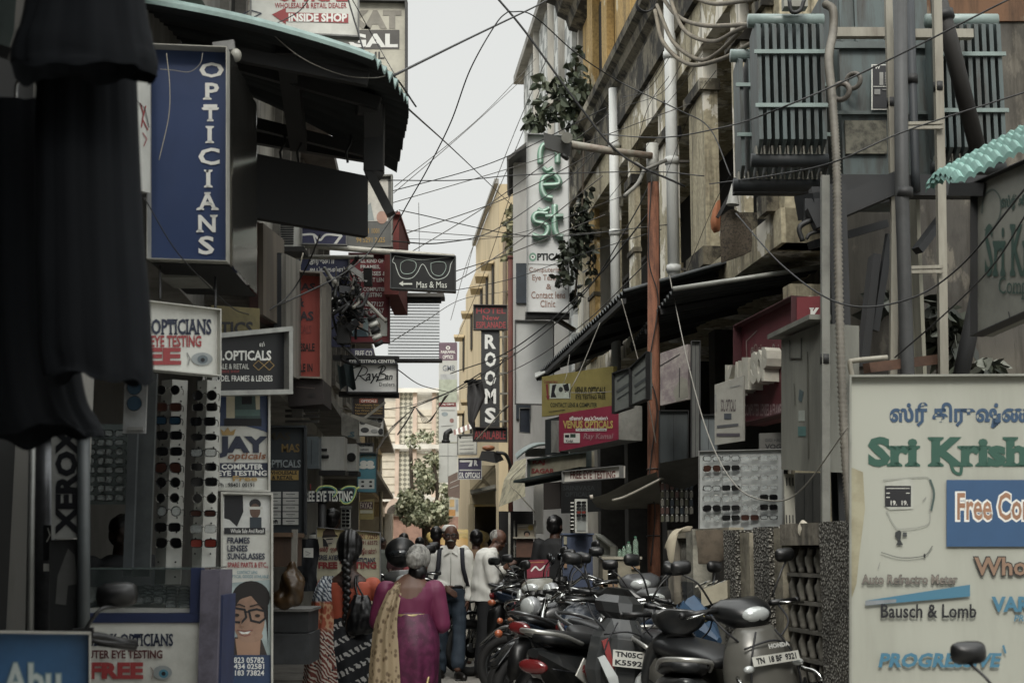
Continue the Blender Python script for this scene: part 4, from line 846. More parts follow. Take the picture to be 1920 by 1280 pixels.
for k in range(7):
    for q in range(4):
        px = 178 + q * 36 + (k % 2) * 6; py = 1104 + k * 5
        if k < 5: glasses(px, py, 6.95 - k * .03, 'square' if (q + k) % 2 else 'slim', LENSC, FRB if q > 1 else FRM, 'clear spectacles laid in rows inside the glass counter', 'spectacles inside the glass counter', .85, rnd.uniform(-.3, .3), name='spectacles')
for k in range(6): glasses(333, 1104 + k * 6.4, 6.95 - k * .03, 'slim', LENSC, FRB, 'black spectacles stacked at the street end of the glass counter', 'stacked spectacles at the counter end', .9, name='spectacles')
# ---------------------------------------------------------------- stall things in front of the left shops
o = P(528, 1140, 9.6); r = thing('wooden_counter', 'brown wooden stall counter between poster stand and yellow sack', 'counter', o); WOOD = M('4d3420', .6, dirt=.4, sc=6, streak=True)
mb = MB(); pbox(mb, 508, 1006, 545, 1062, 9.7, .5, WOOD); mb.build('body', r, o); mb = MB(); pbox(mb, 506, 998, 548, 1006, 9.66, .56, M('5f452c', .6)); mb.build('counter_top', r, o); mb = MB(); pbox(mb, 547, 992, 555, 1070, 9.7, .05, M('7d7a70', .6)); mb.build('post', r, o)
o = P(545, 1140, 9.5); mb = MB()
mb.ell(P(548, 1102, 9.5), (.085, .09, .14), M('6e4a14', .4, dirt=.4, sc=9)); mb.ell(P(546, 1064, 9.5), (.035, .04, .05), M('6e4a14', .4, dirt=.4, sc=9)); mb.ell(P(538, 1122, 9.5), (.11, .09, .07), M('6e4a14', .4, dirt=.4, sc=9))
tag(mb.fused('plastic_sack', M('46300f', .35, dirt=.7, sc=7), None, voxel=.012, wr=lambda c: .03 * noise.noise(c * 8) + .016 * noise.noise(c * 19)), 'amber plastic sack slumped on the stone block', 'sack')
o = P(540, 1240, 9.8); r = thing('stone_block', 'dark tiled stone block step below the amber sack', 'step', o)
mb = MB(); pbox(mb, 506, 1146, 578, 1185, 9.8, .5, M('35383b', .6, dirt=.4)); mb.build('upper_course', r, o); mb = MB(); pbox(mb, 506, 1187, 580, 1245, 9.78, .5, M('3d4043', .6, dirt=.4)); mb.build('lower_course', r, o); mb = MB(); pbox(mb, 504, 1141, 582, 1146, 9.77, .55, M('6d6c68', .7)); mb.build('top_slab', r, o)
sign('paper_notice', 'white paper notice pinned on dark cloth left of the yellow standing board', 569, 1027, 1044, 11.8, 587, 1027, 1045, 11.8, .01, WHT, [('l', [(573, 1033), (582, 1037)], 1, GREY), ('l', [(574, 1040), (580, 1039)], 1, GREY)], cat='notice')
o = P(565, 1100, 12); mb = MB(); rows = [[P(556 + i * 8 + 3 * math.sin(j), 1010 + j * 14, 12 + .05 * math.sin(i * 2 + j)) for i in range(6)] for j in range(8)]
mb.loft(rows, M('1d2126', .8, dirt=.3), cap=False, closed=False); tag(mb.build('tarpaulin', None), 'dark tarpaulin hung at the stall behind the paper notice', 'tarpaulin')
# yellow standing board
YB = M('b6a463', .5, dirt=.1)
sign('standing_board', 'yellow standing board with a hat portrait and free testing lettering behind the braided woman', 594, 988, 1150, 12.3, 713, 998, 1150, 12.3, .04, M('a8a284', .5, dirt=.12),
     [('p', [(594, 988), (713, 998), (713, 1012), (594, 1006)], YB), ('c', 617, 1008, 12, 13, M('a9a08c')), ('p', [(605, 1006), (630, 1002), (626, 992), (614, 989), (606, 996)], M('4a3526')), ('p', [(605, 1003), (632, 1002), (634, 1006), (604, 1008)], M('2a201a')), ('p', [(605, 1008), (611, 1012), (616, 1024), (606, 1024)], INK), ('l', [(612, 1011), (624, 1010)], 2, INK), ('l', [(614, 1019), (622, 1018)], 1.5, INK),
      ('t', '98401 72295', 666, 1001, 708, 1010, M('6d2a26'), .02), ('t', '90791 63572', 668, 1013, 708, 1021, M('6d2a26'), .02), ('t', 'ஸ்ரீ ஐங்கர', 599, 1024, 650, 1037, M('7d2420'), .04), ('t', 'ஆப்டிஷியன்ஸ்', 656, 1027, 706, 1042, M('7d2420'), .03), ('t', 'SREE AYIENGAR', 598, 1040, 654, 1050, NAVY, .03), ('t', 'OPTICIANS', 664, 1045, 704, 1056, NAVY, .03), ('t', 'FREE TESTING', 597, 1053, 706, 1066, M('8a1d1d'), .05)], GREY, 1.5, cat='board')
o = P(606, 1000, 13.6); r = thing('street_post', 'dark iron street post behind the neon glasses sign', 'post', o); mb = MB(); mb.tube([P(604, 940, 13.6), P(604, 1100, 13.6)], .04, IRON, 8); mb.build('shaft', r, o); mb = MB(); mb.tube([P(604, 938, 13.6), P(604, 942, 13.6)], .055, IRON, 8); mb.build('cap', r, o)
o = P(648, 985, 15); r = thing('eyewear_stand', 'small pale eyewear stand beside the striped shirt man', 'display stand', o); mb = MB(); pbox(mb, 640, 952, 657, 990, 15, .03, RACKW); mb.build('backing_panel', r, o)
for k in range(5): glasses(648, 957 + k * 7, 14.97, 'square', LENSD, FRB, f'tiny black sunglasses, {ORD[k]} row of the small far stand', 'sunglasses on the small far stand', .6)
mb = MB(); pbox(mb, 638, 948, 659, 952, 14.98, .06, GREY); mb.build('top_rail', r, o)
# ================================================================ far right signs
RD2 = M('a5262b', .5, dirt=0); DKS = M('2c2e2f', .5, dirt=.1)
sign('hotel_sign', 'dark grey square sign with red capitals above the rooms letters', 888, 572, 618, 25, 951, 573, 618, 25, .15, M('3a3534', .5), [('t', 'HOTEL', 893, 577, 948, 588, RD2, .015), ('t', 'New', 905, 591, 936, 600, RD2, .015), ('t', 'ESPLANADE', 893, 603, 948, 615, RD2, .015)], M('4a4644', .6), 1.5)
its = [('t', c, 909, y0, 930, y1, WH2, .035) for c, y0, y1 in (('R', 627, 654), ('O', 660, 688), ('O', 695, 723), ('M', 729, 757), ('S', 764, 793))]
sign('rooms_sign', 'tall dark vertical sign with five white stacked capitals', 902, 619, 799, 25, 937, 619, 799, 25, .18, DKS, its, None)
sign('available_sign', 'low dark sign with a red word below the rooms letters', 887, 801, 827, 25, 951, 802, 828, 25, .16, M('2c2a2a', .5), [('t', 'AVAILABLE', 889, 807, 948, 823, RD2, .015)], M('4a4644', .6), 1.5)
post('rusty_pole', 'thin rust red pole beside the rooms sign', 'pole', 957, 480, 958, 1010, 24.3, .045, M('6b3327', .8, dirt=.4, sc=5, streak=True))
def rung_frame():
    o_ = P(943, 700, 24.8); r_ = thing('sign_ladder', 'pale ladder like frame holding the rooms sign to the rust red pole', 'frame', o_)
    for y in (632, 668, 700, 738, 790): mb = MB(); mb.beam(P(936, y, 25.05), P(957, y - 1, 24.4), .04, .03, M('8c8777', .7)); mb.build('rung', r_, o_)
    mb = MB(); mb.beam(P(943, 618, 25.0), P(943, 800, 25.0), .04, .03, M('8c8777', .7)); mb.build('stile', r_, o_)
rung_frame()
# vertical green lettered sign
NG_ = M('6a9c83', .45, dirt=.2); NG2 = M('a5c6b5', .35, dirt=0)
def nest(root, F, o_):
    mb = MB(); mb2 = MB()
    S = [([(1013, 310), (1013, 290), (1018, 277), (1028, 273), (1040, 278), (1045, 290), (1045, 310)], .046),
         ([(1050, 358), (1017, 362)], .0), ([(1018, 352), (1046, 350), (1046, 340), (1036, 332), (1020, 338), (1016, 356), (1022, 372), (1036, 376)], .05),
         ([(1027, 405), (1008, 404), (1001, 411), (1004, 420), (1020, 424), (1027, 432), (1024, 444), (1012, 449), (998, 444)], .046),
         ([(1040, 388), (1040, 432), (1046, 446), (1056, 448)], .05), ([(1022, 410), (1056, 410)], .045), ([(1018, 318), (1026, 324), (1036, 318)], .035), ([(1008, 396), (1018, 400), (1030, 394)], .035)]
    for pl, rr in S:
        if not rr: continue
        k = 3 if len(pl) > 2 else 1
        pts = spline([F(x, y, .07) for x, y in pl], 8); m_ = MB(); m_.tube(pts, rr, NG_, 8); m_.tube([p + F.n * rr for p in pts], rr * .42, NG2, 6); m_.build('channel_letter', root, o_)
    m_ = MB(); bracketless = [(990, 590), (1064, 590)]; m_.beam(F(985, 590, -.1), F(1068, 590, -.1), .3, .07, IRON); m_.build('base_rail', root, o_)
    m_ = MB(); m_.beam(F(1062, 400, -.1), F(1090, 396, -1.0), .06, .06, IRON); m_.beam(F(1040, 594, -.1), F(1080, 607, -.6), .06, .06, IRON); m_.build('bracket', root, o_)
BRN = M('8a6452', .5, dirt=0)
sign('vertical_sign', 'tall white vertical sign with raised green letters and brown eye testing lines', 988, 254, 586, 20.5, 1066, 258, 588, 20.5, .35, M('c4c6c4', .4, dirt=.08, sc=2),
     [('t', 'PTICALS', 1007, 476, 1064, 490, M('1e2423'), .05), ('c', 999, 483, 7, 8, NG_), ('c', 999, 483, 4, 4, WH2), ('c', 999, 483, 2, 2, INK), ('l', [(990, 496), (1062, 498)], 1, GREY), ('t', 'Computerized', 992, 502, 1060, 514, BRN, .01), ('t', 'Eye Testing', 998, 516, 1054, 530, BRN, .01), ('t', '&', 1024, 533, 1034, 543, BRN, .01), ('t', 'Contact lens', 996, 547, 1060, 560, BRN, .01), ('t', 'Clinic', 1013, 563, 1041, 576, BRN, .01)],
     M('8b8d8c', .5), 1.5, side=M('9fa09e', .5, dirt=.2), cat='sign', extra=nest)
sign('blank_hoarding', 'blank greyish white hoarding under the green lettered vertical sign', 966, 601, 757, 21.5, 1038, 603, 759, 21.5, .1, M('b3b5b2', .6, dirt=.12, sc=1.5), (), M('4b4a48', .6), 2, cat='hoarding')
sign('dark_shutter', 'narrow dark blue shutter strip below the blank hoarding', 974, 765, 810, 22.5, 994, 765, 812, 22.5, .05, M('2a3444', .6, dirt=.2), (), GREY, 1.5, cat='shutter')
sign('tall_banner', 'very tall pale vertical banner of optics names with a violet head', 823, 642, 904, 38, 857, 642, 904, 38, .08, M('b7bab5', .6, dirt=.15, sc=.7),
     [('r', 823, 642, 857, 676, M('6d5264')), ('c', 840, 652, 4, 3.5, WH2), ('c', 840, 652, 2, 1.8, M('6d5264')), ('t', 'RAJKAMAL', 827, 657, 854, 664, WH2, .02), ('t', 'OPTICS', 830, 666, 850, 673, WH2, .02), ('t', 'GMB', 830, 685, 853, 696, M('6b7380'), .01), ('r', 826, 702, 854, 712, M('a9aeb0')), ('r', 823, 712, 857, 755, M('a8b29c')), ('r', 823, 755, 855, 763, M('7b2c30')), ('t', 'TAJ GEMS', 826, 757, 852, 761, WH2, .01), ('c', 834, 777, 6, 4, M('8b9a9f')), ('c', 847, 789, 4, 4, M('9a6a62')), ('l', [(827, 770), (853, 770)], 1, GREY), ('l', [(827, 800), (850, 798)], 1, GREY), ('l', [(823, 830), (857, 830)], 1.5, M('8f8f6f')), ('l', [(840, 832), (840, 903)], 1, M('8f9390')), ('l', [(823, 855), (857, 855)], .8, M('8f9390'))], None, cat='banner')
sign('white_notice', 'white lined notice board under the striped hood', 858, 815, 852, 27, 894, 813, 852, 27, .05, WHT, [('c', 863, 820, 2, 2.5, INK)] + [('l', [(866 - (k > 0) * 4, 821 + k * 7), (888, 820 + k * 7)], 1, GREY) for k in range(5)], GREY, 1.5)
sign('frames_sign', 'purple grey sign with white capitals hung before the beige stall', 859, 859, 898, 25, 903, 858, 898, 25, .05, M('453f5d', .5, dirt=.15), [('p', [(862, 862), (886, 862), (886, 866), (884, 874), (878, 874), (882, 866), (862, 866)], WH2), ('t', 'R', 889, 862, 896, 873, WH2, .04), ('l', [(862, 881), (901, 881)], 2.2, WHT), ('t', 'S.R. OPTICALS', 861, 885, 900, 896, WH2, .03)], WHT, 1.2)
o = P(870, 815, 26.5); r = thing('striped_hood', 'small red and white striped hood above the white notice', 'canopy', o)
for k in range(9):
    mb = MB(); x = 850 + k * 4.2; y = 806 - k * 1.6; mb.add([P(x, y, 26.5), P(x + 4.2, y - 1.6, 26.5), P(x + 5.5, y + 8, 26.1), P(x + 1.3, y + 9.6, 26.1)], [(0, 1, 2, 3)], WHT if k % 2 else M('7a4a3a', .6)); mb.build('stripe', r, o)
o = P(838, 820, 26.8); r = thing('bent_chimney', 'bent dark duct left of the striped hood', 'duct', o); mb = MB(); mb.tube(spline([P(848, 806, 26.8), P(838, 812, 26.8), P(836, 826, 26.8)], 5), [.05] * 5 + [.06] * 6, IRON, 8); mb.build('elbow', r, o); mb = MB(); mb.tube([P(836, 825, 26.8), P(836, 830, 26.8)], .08, IRON, 8); mb.build('mouth', r, o)
for lab, pts in (('charcoal cloth hung from cables beside the rooms sign', [(873, 715, 5), (890, 712, 16), (893, 745, 22), (884, 790, 8), (889, 805, 3)]),):
    mb = MB(); rows = []
    for j, (x, y, w_) in enumerate(pts): rows.append([P(x + (i / 5 - .5) * w_ * 1.6, y + 3 * math.sin(i * 2), 24 + .08 * math.sin(i * 2.3 + j)) for i in range(6)])
    mb.loft(rows, M('3d3c3d', .8, dirt=.2), cap=False, closed=False); tag(mb.build('hung_cloth', None), lab, 'cloth')
sign('orange_banner', 'small orange and white banner near the treetop at the street end', 842, 932, 968, 33, 860, 932, 968, 33, .02, M('c3bfae'), [('r', 842, 955, 854, 967, M('c98a1e')), ('r', 843, 936, 852, 950, M('d0a85a')), ('r', 854, 936, 859, 958, M('9aa2a6'))], cat='banner')
sign('pink_board', 'faded brown slanted board left of the beige stall', 840, 893, 930, 29, 862, 882, 934, 29, .05, M('7b6559', .7, dirt=.2), [('l', [(844, 905), (860, 898)], 1, WHT), ('l', [(844, 915), (860, 909)], 1, WHT)])
o = P(925, 848, 24); r = thing('street_lantern', 'drooping black street lantern with an orange tinted top below the red word', 'street lamp', o)
mb = MB(); mb.loft([[P(905 - 8, 862, 23.9), P(930, 868, 23.9), P(945, 862, 24.1), P(935, 850, 24.2)], [P(903, 845, 23.9), P(925, 846, 23.9), P(938, 850, 24.1), P(925, 845, 24.2)]], IRON, smooth=False); mb.build('housing', r, o)
mb = MB(); a = P(916, 834, 23.95); mb.ell(a + V((0, 0, -.05)), (.11, .08, .05), M('a3602c', .4)); mb.build('cover', r, o)
mb = MB(); mb.tube(spline([P(930, 848, 24), P(948, 852, 24), P(958, 875, 24.2)], 5), .03, IRON, 6); mb.build('arm', r, o)
# ================================================================ street lamp pole (rust)
o = P(1226, 1090, 13.2); o.z = 0; r = thing('street_lamp', 'rusty brown pole with a silver top and side arm lamp head', 'street lamp', o)
mb = MB(); a, b = P(1225, 338, 13.2), P(1226, 1030, 13.2); mb.tube([(b.x, b.y, 0), b, a], [.06, .06, .054], M('7d4724', .85, dirt=.7, sc=18, dcol='2b150b', bump=.3, streak=True), 14); mb.build('pole', r, o)
mb = MB(); mb.tube([P(1224, 342, 13.2), P(1223, 270, 13.2)], .058, M('a5a59c', .5, .2, dirt=.35, sc=8), 14); mb.build('sleeve', r, o)
mb = MB(); mb.tube([P(1222, 292, 13.15), P(1150, 284, 13.05), P(1068, 271, 12.9)], [.032, .036, .04], M('8b8878', .6, dirt=.6, sc=7, dcol='6a3b20'), 10); mb.build('arm', r, o)
mb = MB(); c_ = P(1052, 268, 12.85)
mb.loft([[P(1019, 248, 12.7), P(1021, 276, 12.7), P(1022, 280, 13.0), P(1019, 252, 13.0)], [P(1052, 258, 12.75), P(1050, 285, 12.75), P(1052, 288, 13.05), P(1054, 262, 13.05)], [P(1072, 266, 12.8), P(1068, 294, 12.8), P(1070, 296, 13.0), P(1074, 270, 13.0)]], M('3f403d', .5, dirt=.2), smooth=False); mb.build('lamp_head', r, o)
mb = MB(); mb.disc(P(1063, 259, 12.7), .052, (0, 1, .1), .05, M('6d6c60', .5), 18); mb.build('photocell', r, o)
mb = MB(); mb.tube([P(1060, 292, 12.8), P(1057, 296, 12.8)], .045, M('2a2b2a'), 12); mb.build('gland', r, o)
for y in (1005, 945, 925, 880): mb = MB(); mb.torus(P(1225.5, y, 13.2), .064, .006, (0, .1, 1), M('3b3a36', .5), 16, 5); mb.build('strap', r, o)
mb = MB(); mb.tube(spline([P(1208, 318, 13.1), P(1195, 345, 13), P(1170, 368, 12.9)], 4), .02, M('7d7c74', .5), 6); mb.tube([P(1190, 305, 13.1), P(1210, 318, 13.1), P(1250, 300, 13.1)], .018, M('7d7c74', .5), 6); mb.build('insulator', r, o)
# ================================================================ tin awnings on the right
TIN = M('3a3f40', .55, .3, dirt=.4, sc=4); TINT = M('6c7a7c', .45, .4, dirt=.3, sc=4)
org = P(1200, 560, 15); r = thing('tin_awning', 'long dark corrugated tin awning along the old building, ragged toothed edge', 'awning', org)
A, B, C, D = P(1170, 545, 13.5), P(1012, 697, 20.3), FB(20.3, 0.1, 4.2), P(1390, 483, 13.5)
mb = MB(); corr(mb, A, B, C, D, 42, .02, TIN, 4); mb.build('sheet', r, org)
for t in (.05, .3, .55, .8): mb = MB(); mb.beam(A.lerp(B, t) - V((0, 0, .06)), D.lerp(C, t) - V((0, 0, .06)), .04, .05, IRON); mb.build('rafter', r, org)
mb = MB(); mb.beam(A - V((0, 0, .1)), B - V((0, 0, .1)), .04, .05, IRON); mb.build('purlin', r, org)
org = P(1400, 560, 12.5); r = thing('tin_awning', 'nearer low tin awning with a pale rolled front edge', 'awning', org)
A, B, C, D = P(1262, 542, 12.2), P(1180, 648, 15.0), FB(15, 0.05, 3.75), P(1540, 500, 12.2)
mb = MB(); corr(mb, A, B, C, D, 18, .02, TIN, 4); mb.build('sheet', r, org)
mb = MB(); mb.tube([A, D], .022, M('93958d', .5, .3), 8); mb.build('edge_roll', r, org)
for t in (.25, .6, .95): mb = MB(); mb.beam(A.lerp(B, t) - V((0, 0, .06)), D.lerp(C, t) - V((0, 0, .06)), .04, .05, IRON); mb.build('rafter', r, org)
org = P(1020, 690, 20); r = thing('tin_hood', 'short pale tin hood at the far end of the dark awning', 'awning', org); mb = MB(); corr(mb, P(1004, 707, 19.5), P(1003, 700, 20.6), P(1050, 685, 20.6), P(1050, 683, 19.5), 5, .015, M('8d8f88', .5), 3); mb.build('sheet', r, org); mb = MB(); mb.beam(P(1006, 712, 19.6), P(1050, 690, 19.6), .03, .04, IRON); mb.build('rafter', r, org)
# ================================================================ shop signs under the awnings
YV = M('85782a', .5, dirt=.15)
sign('yellow_sign', 'yellow opticals sign with a black and white lens picture under the awning', 1016, 706, 781, 16.0, 1150, 686, 763, 14.9, .05, YV,
     [('t', 'CONTACT LENS & COMPUTER', 1032, 755, 1120, 763, M('1d2a20'), .02), ('r', 1031, 719, 1070, 747, M('a9b3a4')), ('p', [(1033, 745), (1036, 722), (1044, 720), (1040, 735), (1044, 745)], INK), ('p', [(1056, 722), (1066, 718), (1068, 732), (1060, 736)], INK), ('c', 1052, 730, 4, 5, M('2d332f')), ('p', [(1024, 720), (1028, 720), (1029, 742), (1032, 742), (1028, 750), (1024, 742), (1026, 742)], DRED), ('t', 'Contact lens', 1020, 712, 1046, 718, DRED, .01), ('t', 'VENUS OPTICALS', 1078, 725, 1136, 738, M('2d2b14'), .03), ('t', 'EYE TESTING FREE', 1080, 740, 1136, 748, M('2d2b14'), .02), ('l', [(1030, 772), (1060, 768)], 1.2, INK)], None)
MAG = M('8a1238', .5, dirt=.12)
sign('magenta_sign', 'magenta box sign with yellow and white lettering below the yellow sign', 1048, 776, 846, 15.0, 1160, 758, 824, 14.0, .28, MAG,
     [('t', 'வீனஸ் ஆப்டிகல்ஸ்', 1068, 780, 1140, 790, WH2, .03), ('t', 'VENUS OPTICALS', 1056, 788, 1150, 803, M('b39a2c'), .04), ('r', 1080, 803, 1138, 808, WHT), ('t', 'Free Computer Eye Testing', 1082, 803.5, 1136, 807.5, INK, .01), ('r', 1058, 812, 1088, 830, WHT), ('r', 1060, 815, 1068, 820, INK), ('r', 1070, 813, 1080, 820, M('2d4a3a')), ('t', 'Kodak', 1062, 824, 1076, 829, INK, .02), ('t', 'Ray Kamal', 1094, 812, 1148, 826, M('a3787c'), .01, 'i')], None, side=M('8a8a82', .6, dirt=.3))
sign('sign_case', 'dark green end case beside the magenta box sign', 1022, 787, 853, 15.6, 1050, 780, 850, 15.1, .1, M('20282a', .6, dirt=.2), [('r', 1034, 788, 1050, 848, M('84847c', .6, dirt=.4))])
sign('raj_sign', 'cream sign with red capitals under a bent tin hood', 994, 862, 898, 17.2, 1105, 846, 880, 15.5, .06, M('a79f84', .6, dirt=.25, sc=3), [('t', 'RAJ', 999, 862, 1022, 872, RED, .04), ('t', 'SAGAR', 997, 878, 1040, 887, RED, .03)], M('3e4a48', .6), 3)
org = P(1000, 850, 17); r = thing('tin_hood', 'bent grey green tin hood over the cream sign', 'awning', org); mb = MB(); corr(mb, P(968, 858, 17), P(966, 852, 18.5), P(1025, 832, 18.5), P(1030, 832, 17), 6, .015, M('6d7d7a', .5, dirt=.3), 6, .06); mb.build('sheet', r, org); mb = MB(); mb.beam(P(985, 848, 17.3), P(1025, 848, 17.3), .02, .1, M('9a9c94', .6)); mb.build('fascia', r, org)
org = P(1040, 905, 16); r = thing('tin_ledge', 'slim dark green tin ledge under the cream sign', 'awning', org); mb = MB(); mb.beam(P(984, 903, 16.6), P(1110, 878, 15.2), .3, .03, M('33413f', .6)); mb.build('sheet', r, org); mb = MB(); mb.beam(P(986, 908, 16.6), P(1110, 884, 15.2), .03, .05, M('22302e', .6)); mb.build('lip', r, org)
sign('testing_sign', 'long white strip sign with dark red free eye testing capitals', 1058, 884, 904, 14.4, 1166, 873, 895, 13.6, .04, M('d2cec2', .5, dirt=.2), [('t', 'FREE EYE TESTING', 1070, 882, 1154, 897, M('70201f'), .02)], GREY, 1.5)
sign('dark_board', 'dim dark board with faint opticals lettering under the strip sign', 1052, 906, 962, 15.2, 1120, 900, 958, 14.6, .05, M('1d1f20', .6), [('t', 'SRINIVASA', 1056, 910, 1116, 919, M('3c4142'), .02), ('t', 'OPTICALS', 1060, 922, 1108, 931, M('3c4142'), .02)])
sign('dark_flap', 'brown black vertical board between white post and dim board', 1019, 905, 955, 15.8, 1050, 903, 953, 15.6, .04, M('2b2522', .7), ())
for lab, a in (('grey hanging poster board nearest the rusty pole', (1185, 690, 760, 12.8, 1216, 660, 748, 12.6)), ('pale green tilted poster board behind the grey one', (1152, 700, 775, 13.4, 1184, 690, 764, 13.2))):
    sign('hanging_poster', lab, *a[:4], a[4], a[5], a[6], a[7], .04, M('5b605c', .6, dirt=.3), [('l', [(a[0] + 6, a[1] + 14), (a[4] - 5, a[1] - 2)], 3, M('2c3032')), ('l', [(a[0] + 6, a[1] + 34), (a[4] - 5, a[1] + 20)], 5, M('3a3f40')), ('l', [(a[0] + 6, a[1] + 48), (a[4] - 4, a[1] + 34)], 2, M('2c3032'))], IRON, 2, cat='poster')
sign('tilted_poster', 'mottled pink and grey poster board leaning right of the rusty pole', 1238, 662, 760, 12.4, 1290, 645, 748, 12.2, .04, M('75686a', .6, dirt=.5, sc=6, dcol='b5b0a2'), [('p', [(1262, 735), (1278, 706), (1290, 712), (1290, 745), (1268, 752)], M('7f7d70', .6)), ('l', [(1238, 686), (1275, 664)], 1.5, IRON), ('l', [(1275, 690), (1274, 745)], 1.5, IRON)], cat='poster')
sign('poster', 'pale lens poster with grey print hanging by the red shop front', 1340, 721, 834, 11.0, 1394, 704, 826, 10.8, .02, M('8f8e84', .6, dirt=.2), [('t', 'SOL OPTICALS', 1352, 748, 1380, 772, M('4a4142'), .02), ('r', 1358, 775, 1372, 786, M('3d434b')), ('l', [(1346, 800), (1384, 796)], 5, M('4a4c50')), ('r', 1344, 812, 1388, 818, M('47424a')), ('l', [(1370, 726), (1388, 722)], 1.5, GREY), ('l', [(1342, 740), (1344, 770)], 3, GREY)], cat='poster')
# red shop front with block letters
RS = M('65202b', .5, dirt=.25, sc=3)
def kx(root, F, o_):
    for ch, x0, x1, y0, y1 in (('K', 1388, 1404, 686, 742), ('A', 1404, 1414, 680, 738), ('I', 1413, 1418, 678, 735), ('I', 1420, 1432, 672, 732), ('S', 1436, 1448, 662, 722), ('O', 1446, 1458, 658, 720), ('P', 1458, 1468, 653, 716)):
        vs, fs = glyphs(ch, .06); mb = MB(); ax = min(v[0] for v in vs); bx = max(v[0] for v in vs); ay = min(v[1] for v in vs); by = max(v[1] for v in vs)
        fr = [F(x0 + (v[0] - ax) / (bx - ax) * (x1 - x0), y0 + (by - v[1]) / (by - ay) * (y1 - y0), .13) for v in vs]
        bk = [F(x0 + (v[0] - ax) / (bx - ax) * (x1 - x0), y0 + (by - v[1]) / (by - ay) * (y1 - y0), .005) for v in vs]
        from collections import Counter
        ec = Counter(); od = {}
        for f in fs:
            for i in range(len(f)): e = (f[i], f[(i + 1) % len(f)]); ec[tuple(sorted(e))] += 1
        n_ = len(vs); allf = list(fs) + [(a, b, b + n_, a + n_) for (a, b), c in ec.items() if c == 1]
        mb.add(fr + bk, allf, M('b5b2a2', .5, dirt=.2)); mb.build('block_letter', root, o_, fix=False)
sign('shop_fascia', 'dull red shop fascia with big white block letters above a glasses board', 1390, 612, 797, 11.4, 1500, 556, 770, 10.3, .2, RS,
     [('t', 'செல் அனில்', 1408, 645, 1462, 668, M('8d7a72'), .02), ('t', 'COMPUTER LENSES & FRAMES', 1396, 757, 1468, 780, M('a3898a'), .02), ('l', [(1402, 690), (1400, 640), (1420, 620)], 1.5, M('8a7a74'))], M('4d1a22', .6), 2, extra=kx)
sign('end_sign', 'brighter red end panel with a white letter beside the grey meter box', 1494, 557, 640, 10.28, 1537, 555, 640, 10.2, .05, M('7b222b', .5, dirt=.15), [('t', 'K', 1518, 577, 1538, 602, WH2, .05, 's')])
sign('brand_board', 'dim grey brand board left of the grey meter box', 1424, 812, 883, 10.7, 1470, 810, 882, 10.7, .03, M('55544f', .5, dirt=.2), [('t', 'GIGI HADID', 1434, 822, 1474, 828, M('2e2f2f'), .01), ('t', 'VOGUE', 1434, 832, 1482, 842, M('1d1e1f'), .04), ('t', 'EYEWEAR', 1446, 860, 1474, 865, M('2e2f2f'), .01)])
# glasses board
sign('glasses_board', 'large white pegboard of spectacles behind the low wall', 1312, 846, 998, 10.4, 1468, 842, 990, 10.2, .03, M('a4a9a7', .4, dirt=.12), [('l', [(1355 + 36 * k, 872), (1355 + 36 * k, 985)], .6, GREY) for k in range(3)], GREY, 1.5, cat='display board')
gt = [[('square', LENSC, FRB), ('square', LENSC, FRB), ('slim', LENSC, FRM), ('square', LENSC, FRM)], [('aviator', LENSN, FRM), ('square', LENSD, FRB), ('square', LENSC, FRM), ('slim', LENSC, FRM)], [('slim', LENSC, FRM), ('slim', LENSC, FRM), ('slim', LENSC, FRM), ('slim', LENSC, FRM)], [('square', LENSC, FRB), ('square', LENSD, FRB), ('square', LENSC, FRM), ('slim', LENSC, FRM)], [('aviator', LENSC, FRM), ('aviator', LENSC, FRM), ('square', LENSC, FRM), ('square', LENSD, FRB)], [('aviator', LENSD, FRB), ('square', LENSD, FRB), ('round', LENSC, FRM), ('square', LENSD, FRB)], [('round', LENSC, FRM), ('square', LENSD, FRB), ('square', LENSN, FRBR), ('slim', LENSC, FRB)]]
for i, rw in enumerate(gt):
    for j, (sh, le, fr) in enumerate(rw):
        glasses(1335 + j * 35.5, 859 + i * 18.7 - j * .6, 10.33 - j * .045, sh, le, fr, f'{word(sh, le, fr)} glasses, {ORD[i]} row and {["first", "second", "third", "last"][j]} column of the white pegboard', 'glasses on the white pegboard', .95, -.05)
for x0, y0, x1, y1, Y_, c, lab in ((1236, 770, 1290, 900, 13.0, '3a4244', 'dim grey green door panel behind the rusty lamp pole'), (1312, 778, 1345, 846, 11.6, '5d6668', 'pale blue grey curtain strip above the white pegboard'), (1296, 640, 1312, 860, 12.0, '5a5c58', 'grey conduit board right of the tilted pink poster')):
    sign('shop_board', lab, x0, y0, y1, Y_, x1, y0, y1, Y_, .05, M(c, .7, dirt=.5, sc=5, streak=True), [('l', [(x0 + (x1 - x0) * .5, y0 + 4), (x0 + (x1 - x0) * .5, y1 - 4)], 1, INK)], IRON, 1.5, cat='board')
rq = random.Random(2)
for k in range(34):
    px, py = 1242 + (k % 7) * 9, 912 + (k // 7) * 15; o_ = P(px, py, 12.4); mb = MB(); mb.obox(o_, (.014, 0, .003), (0, .02, 0), (0, 0, .026), M(rq.choice(['5d3a30', '6b6a60', '2c3a44', '7d7a6c', '4a4a30']), .5, dirt=.2)); mb.box(o_ + V((-.006, -.012, .026)), o_ + V((.006, .012, .036)), WHT); tag(mb.build('hanging_packet', None, o_), 'small dim packet hanging in rows inside the shop behind the rusty pole', 'packet', 'packets hanging behind the rusty pole')
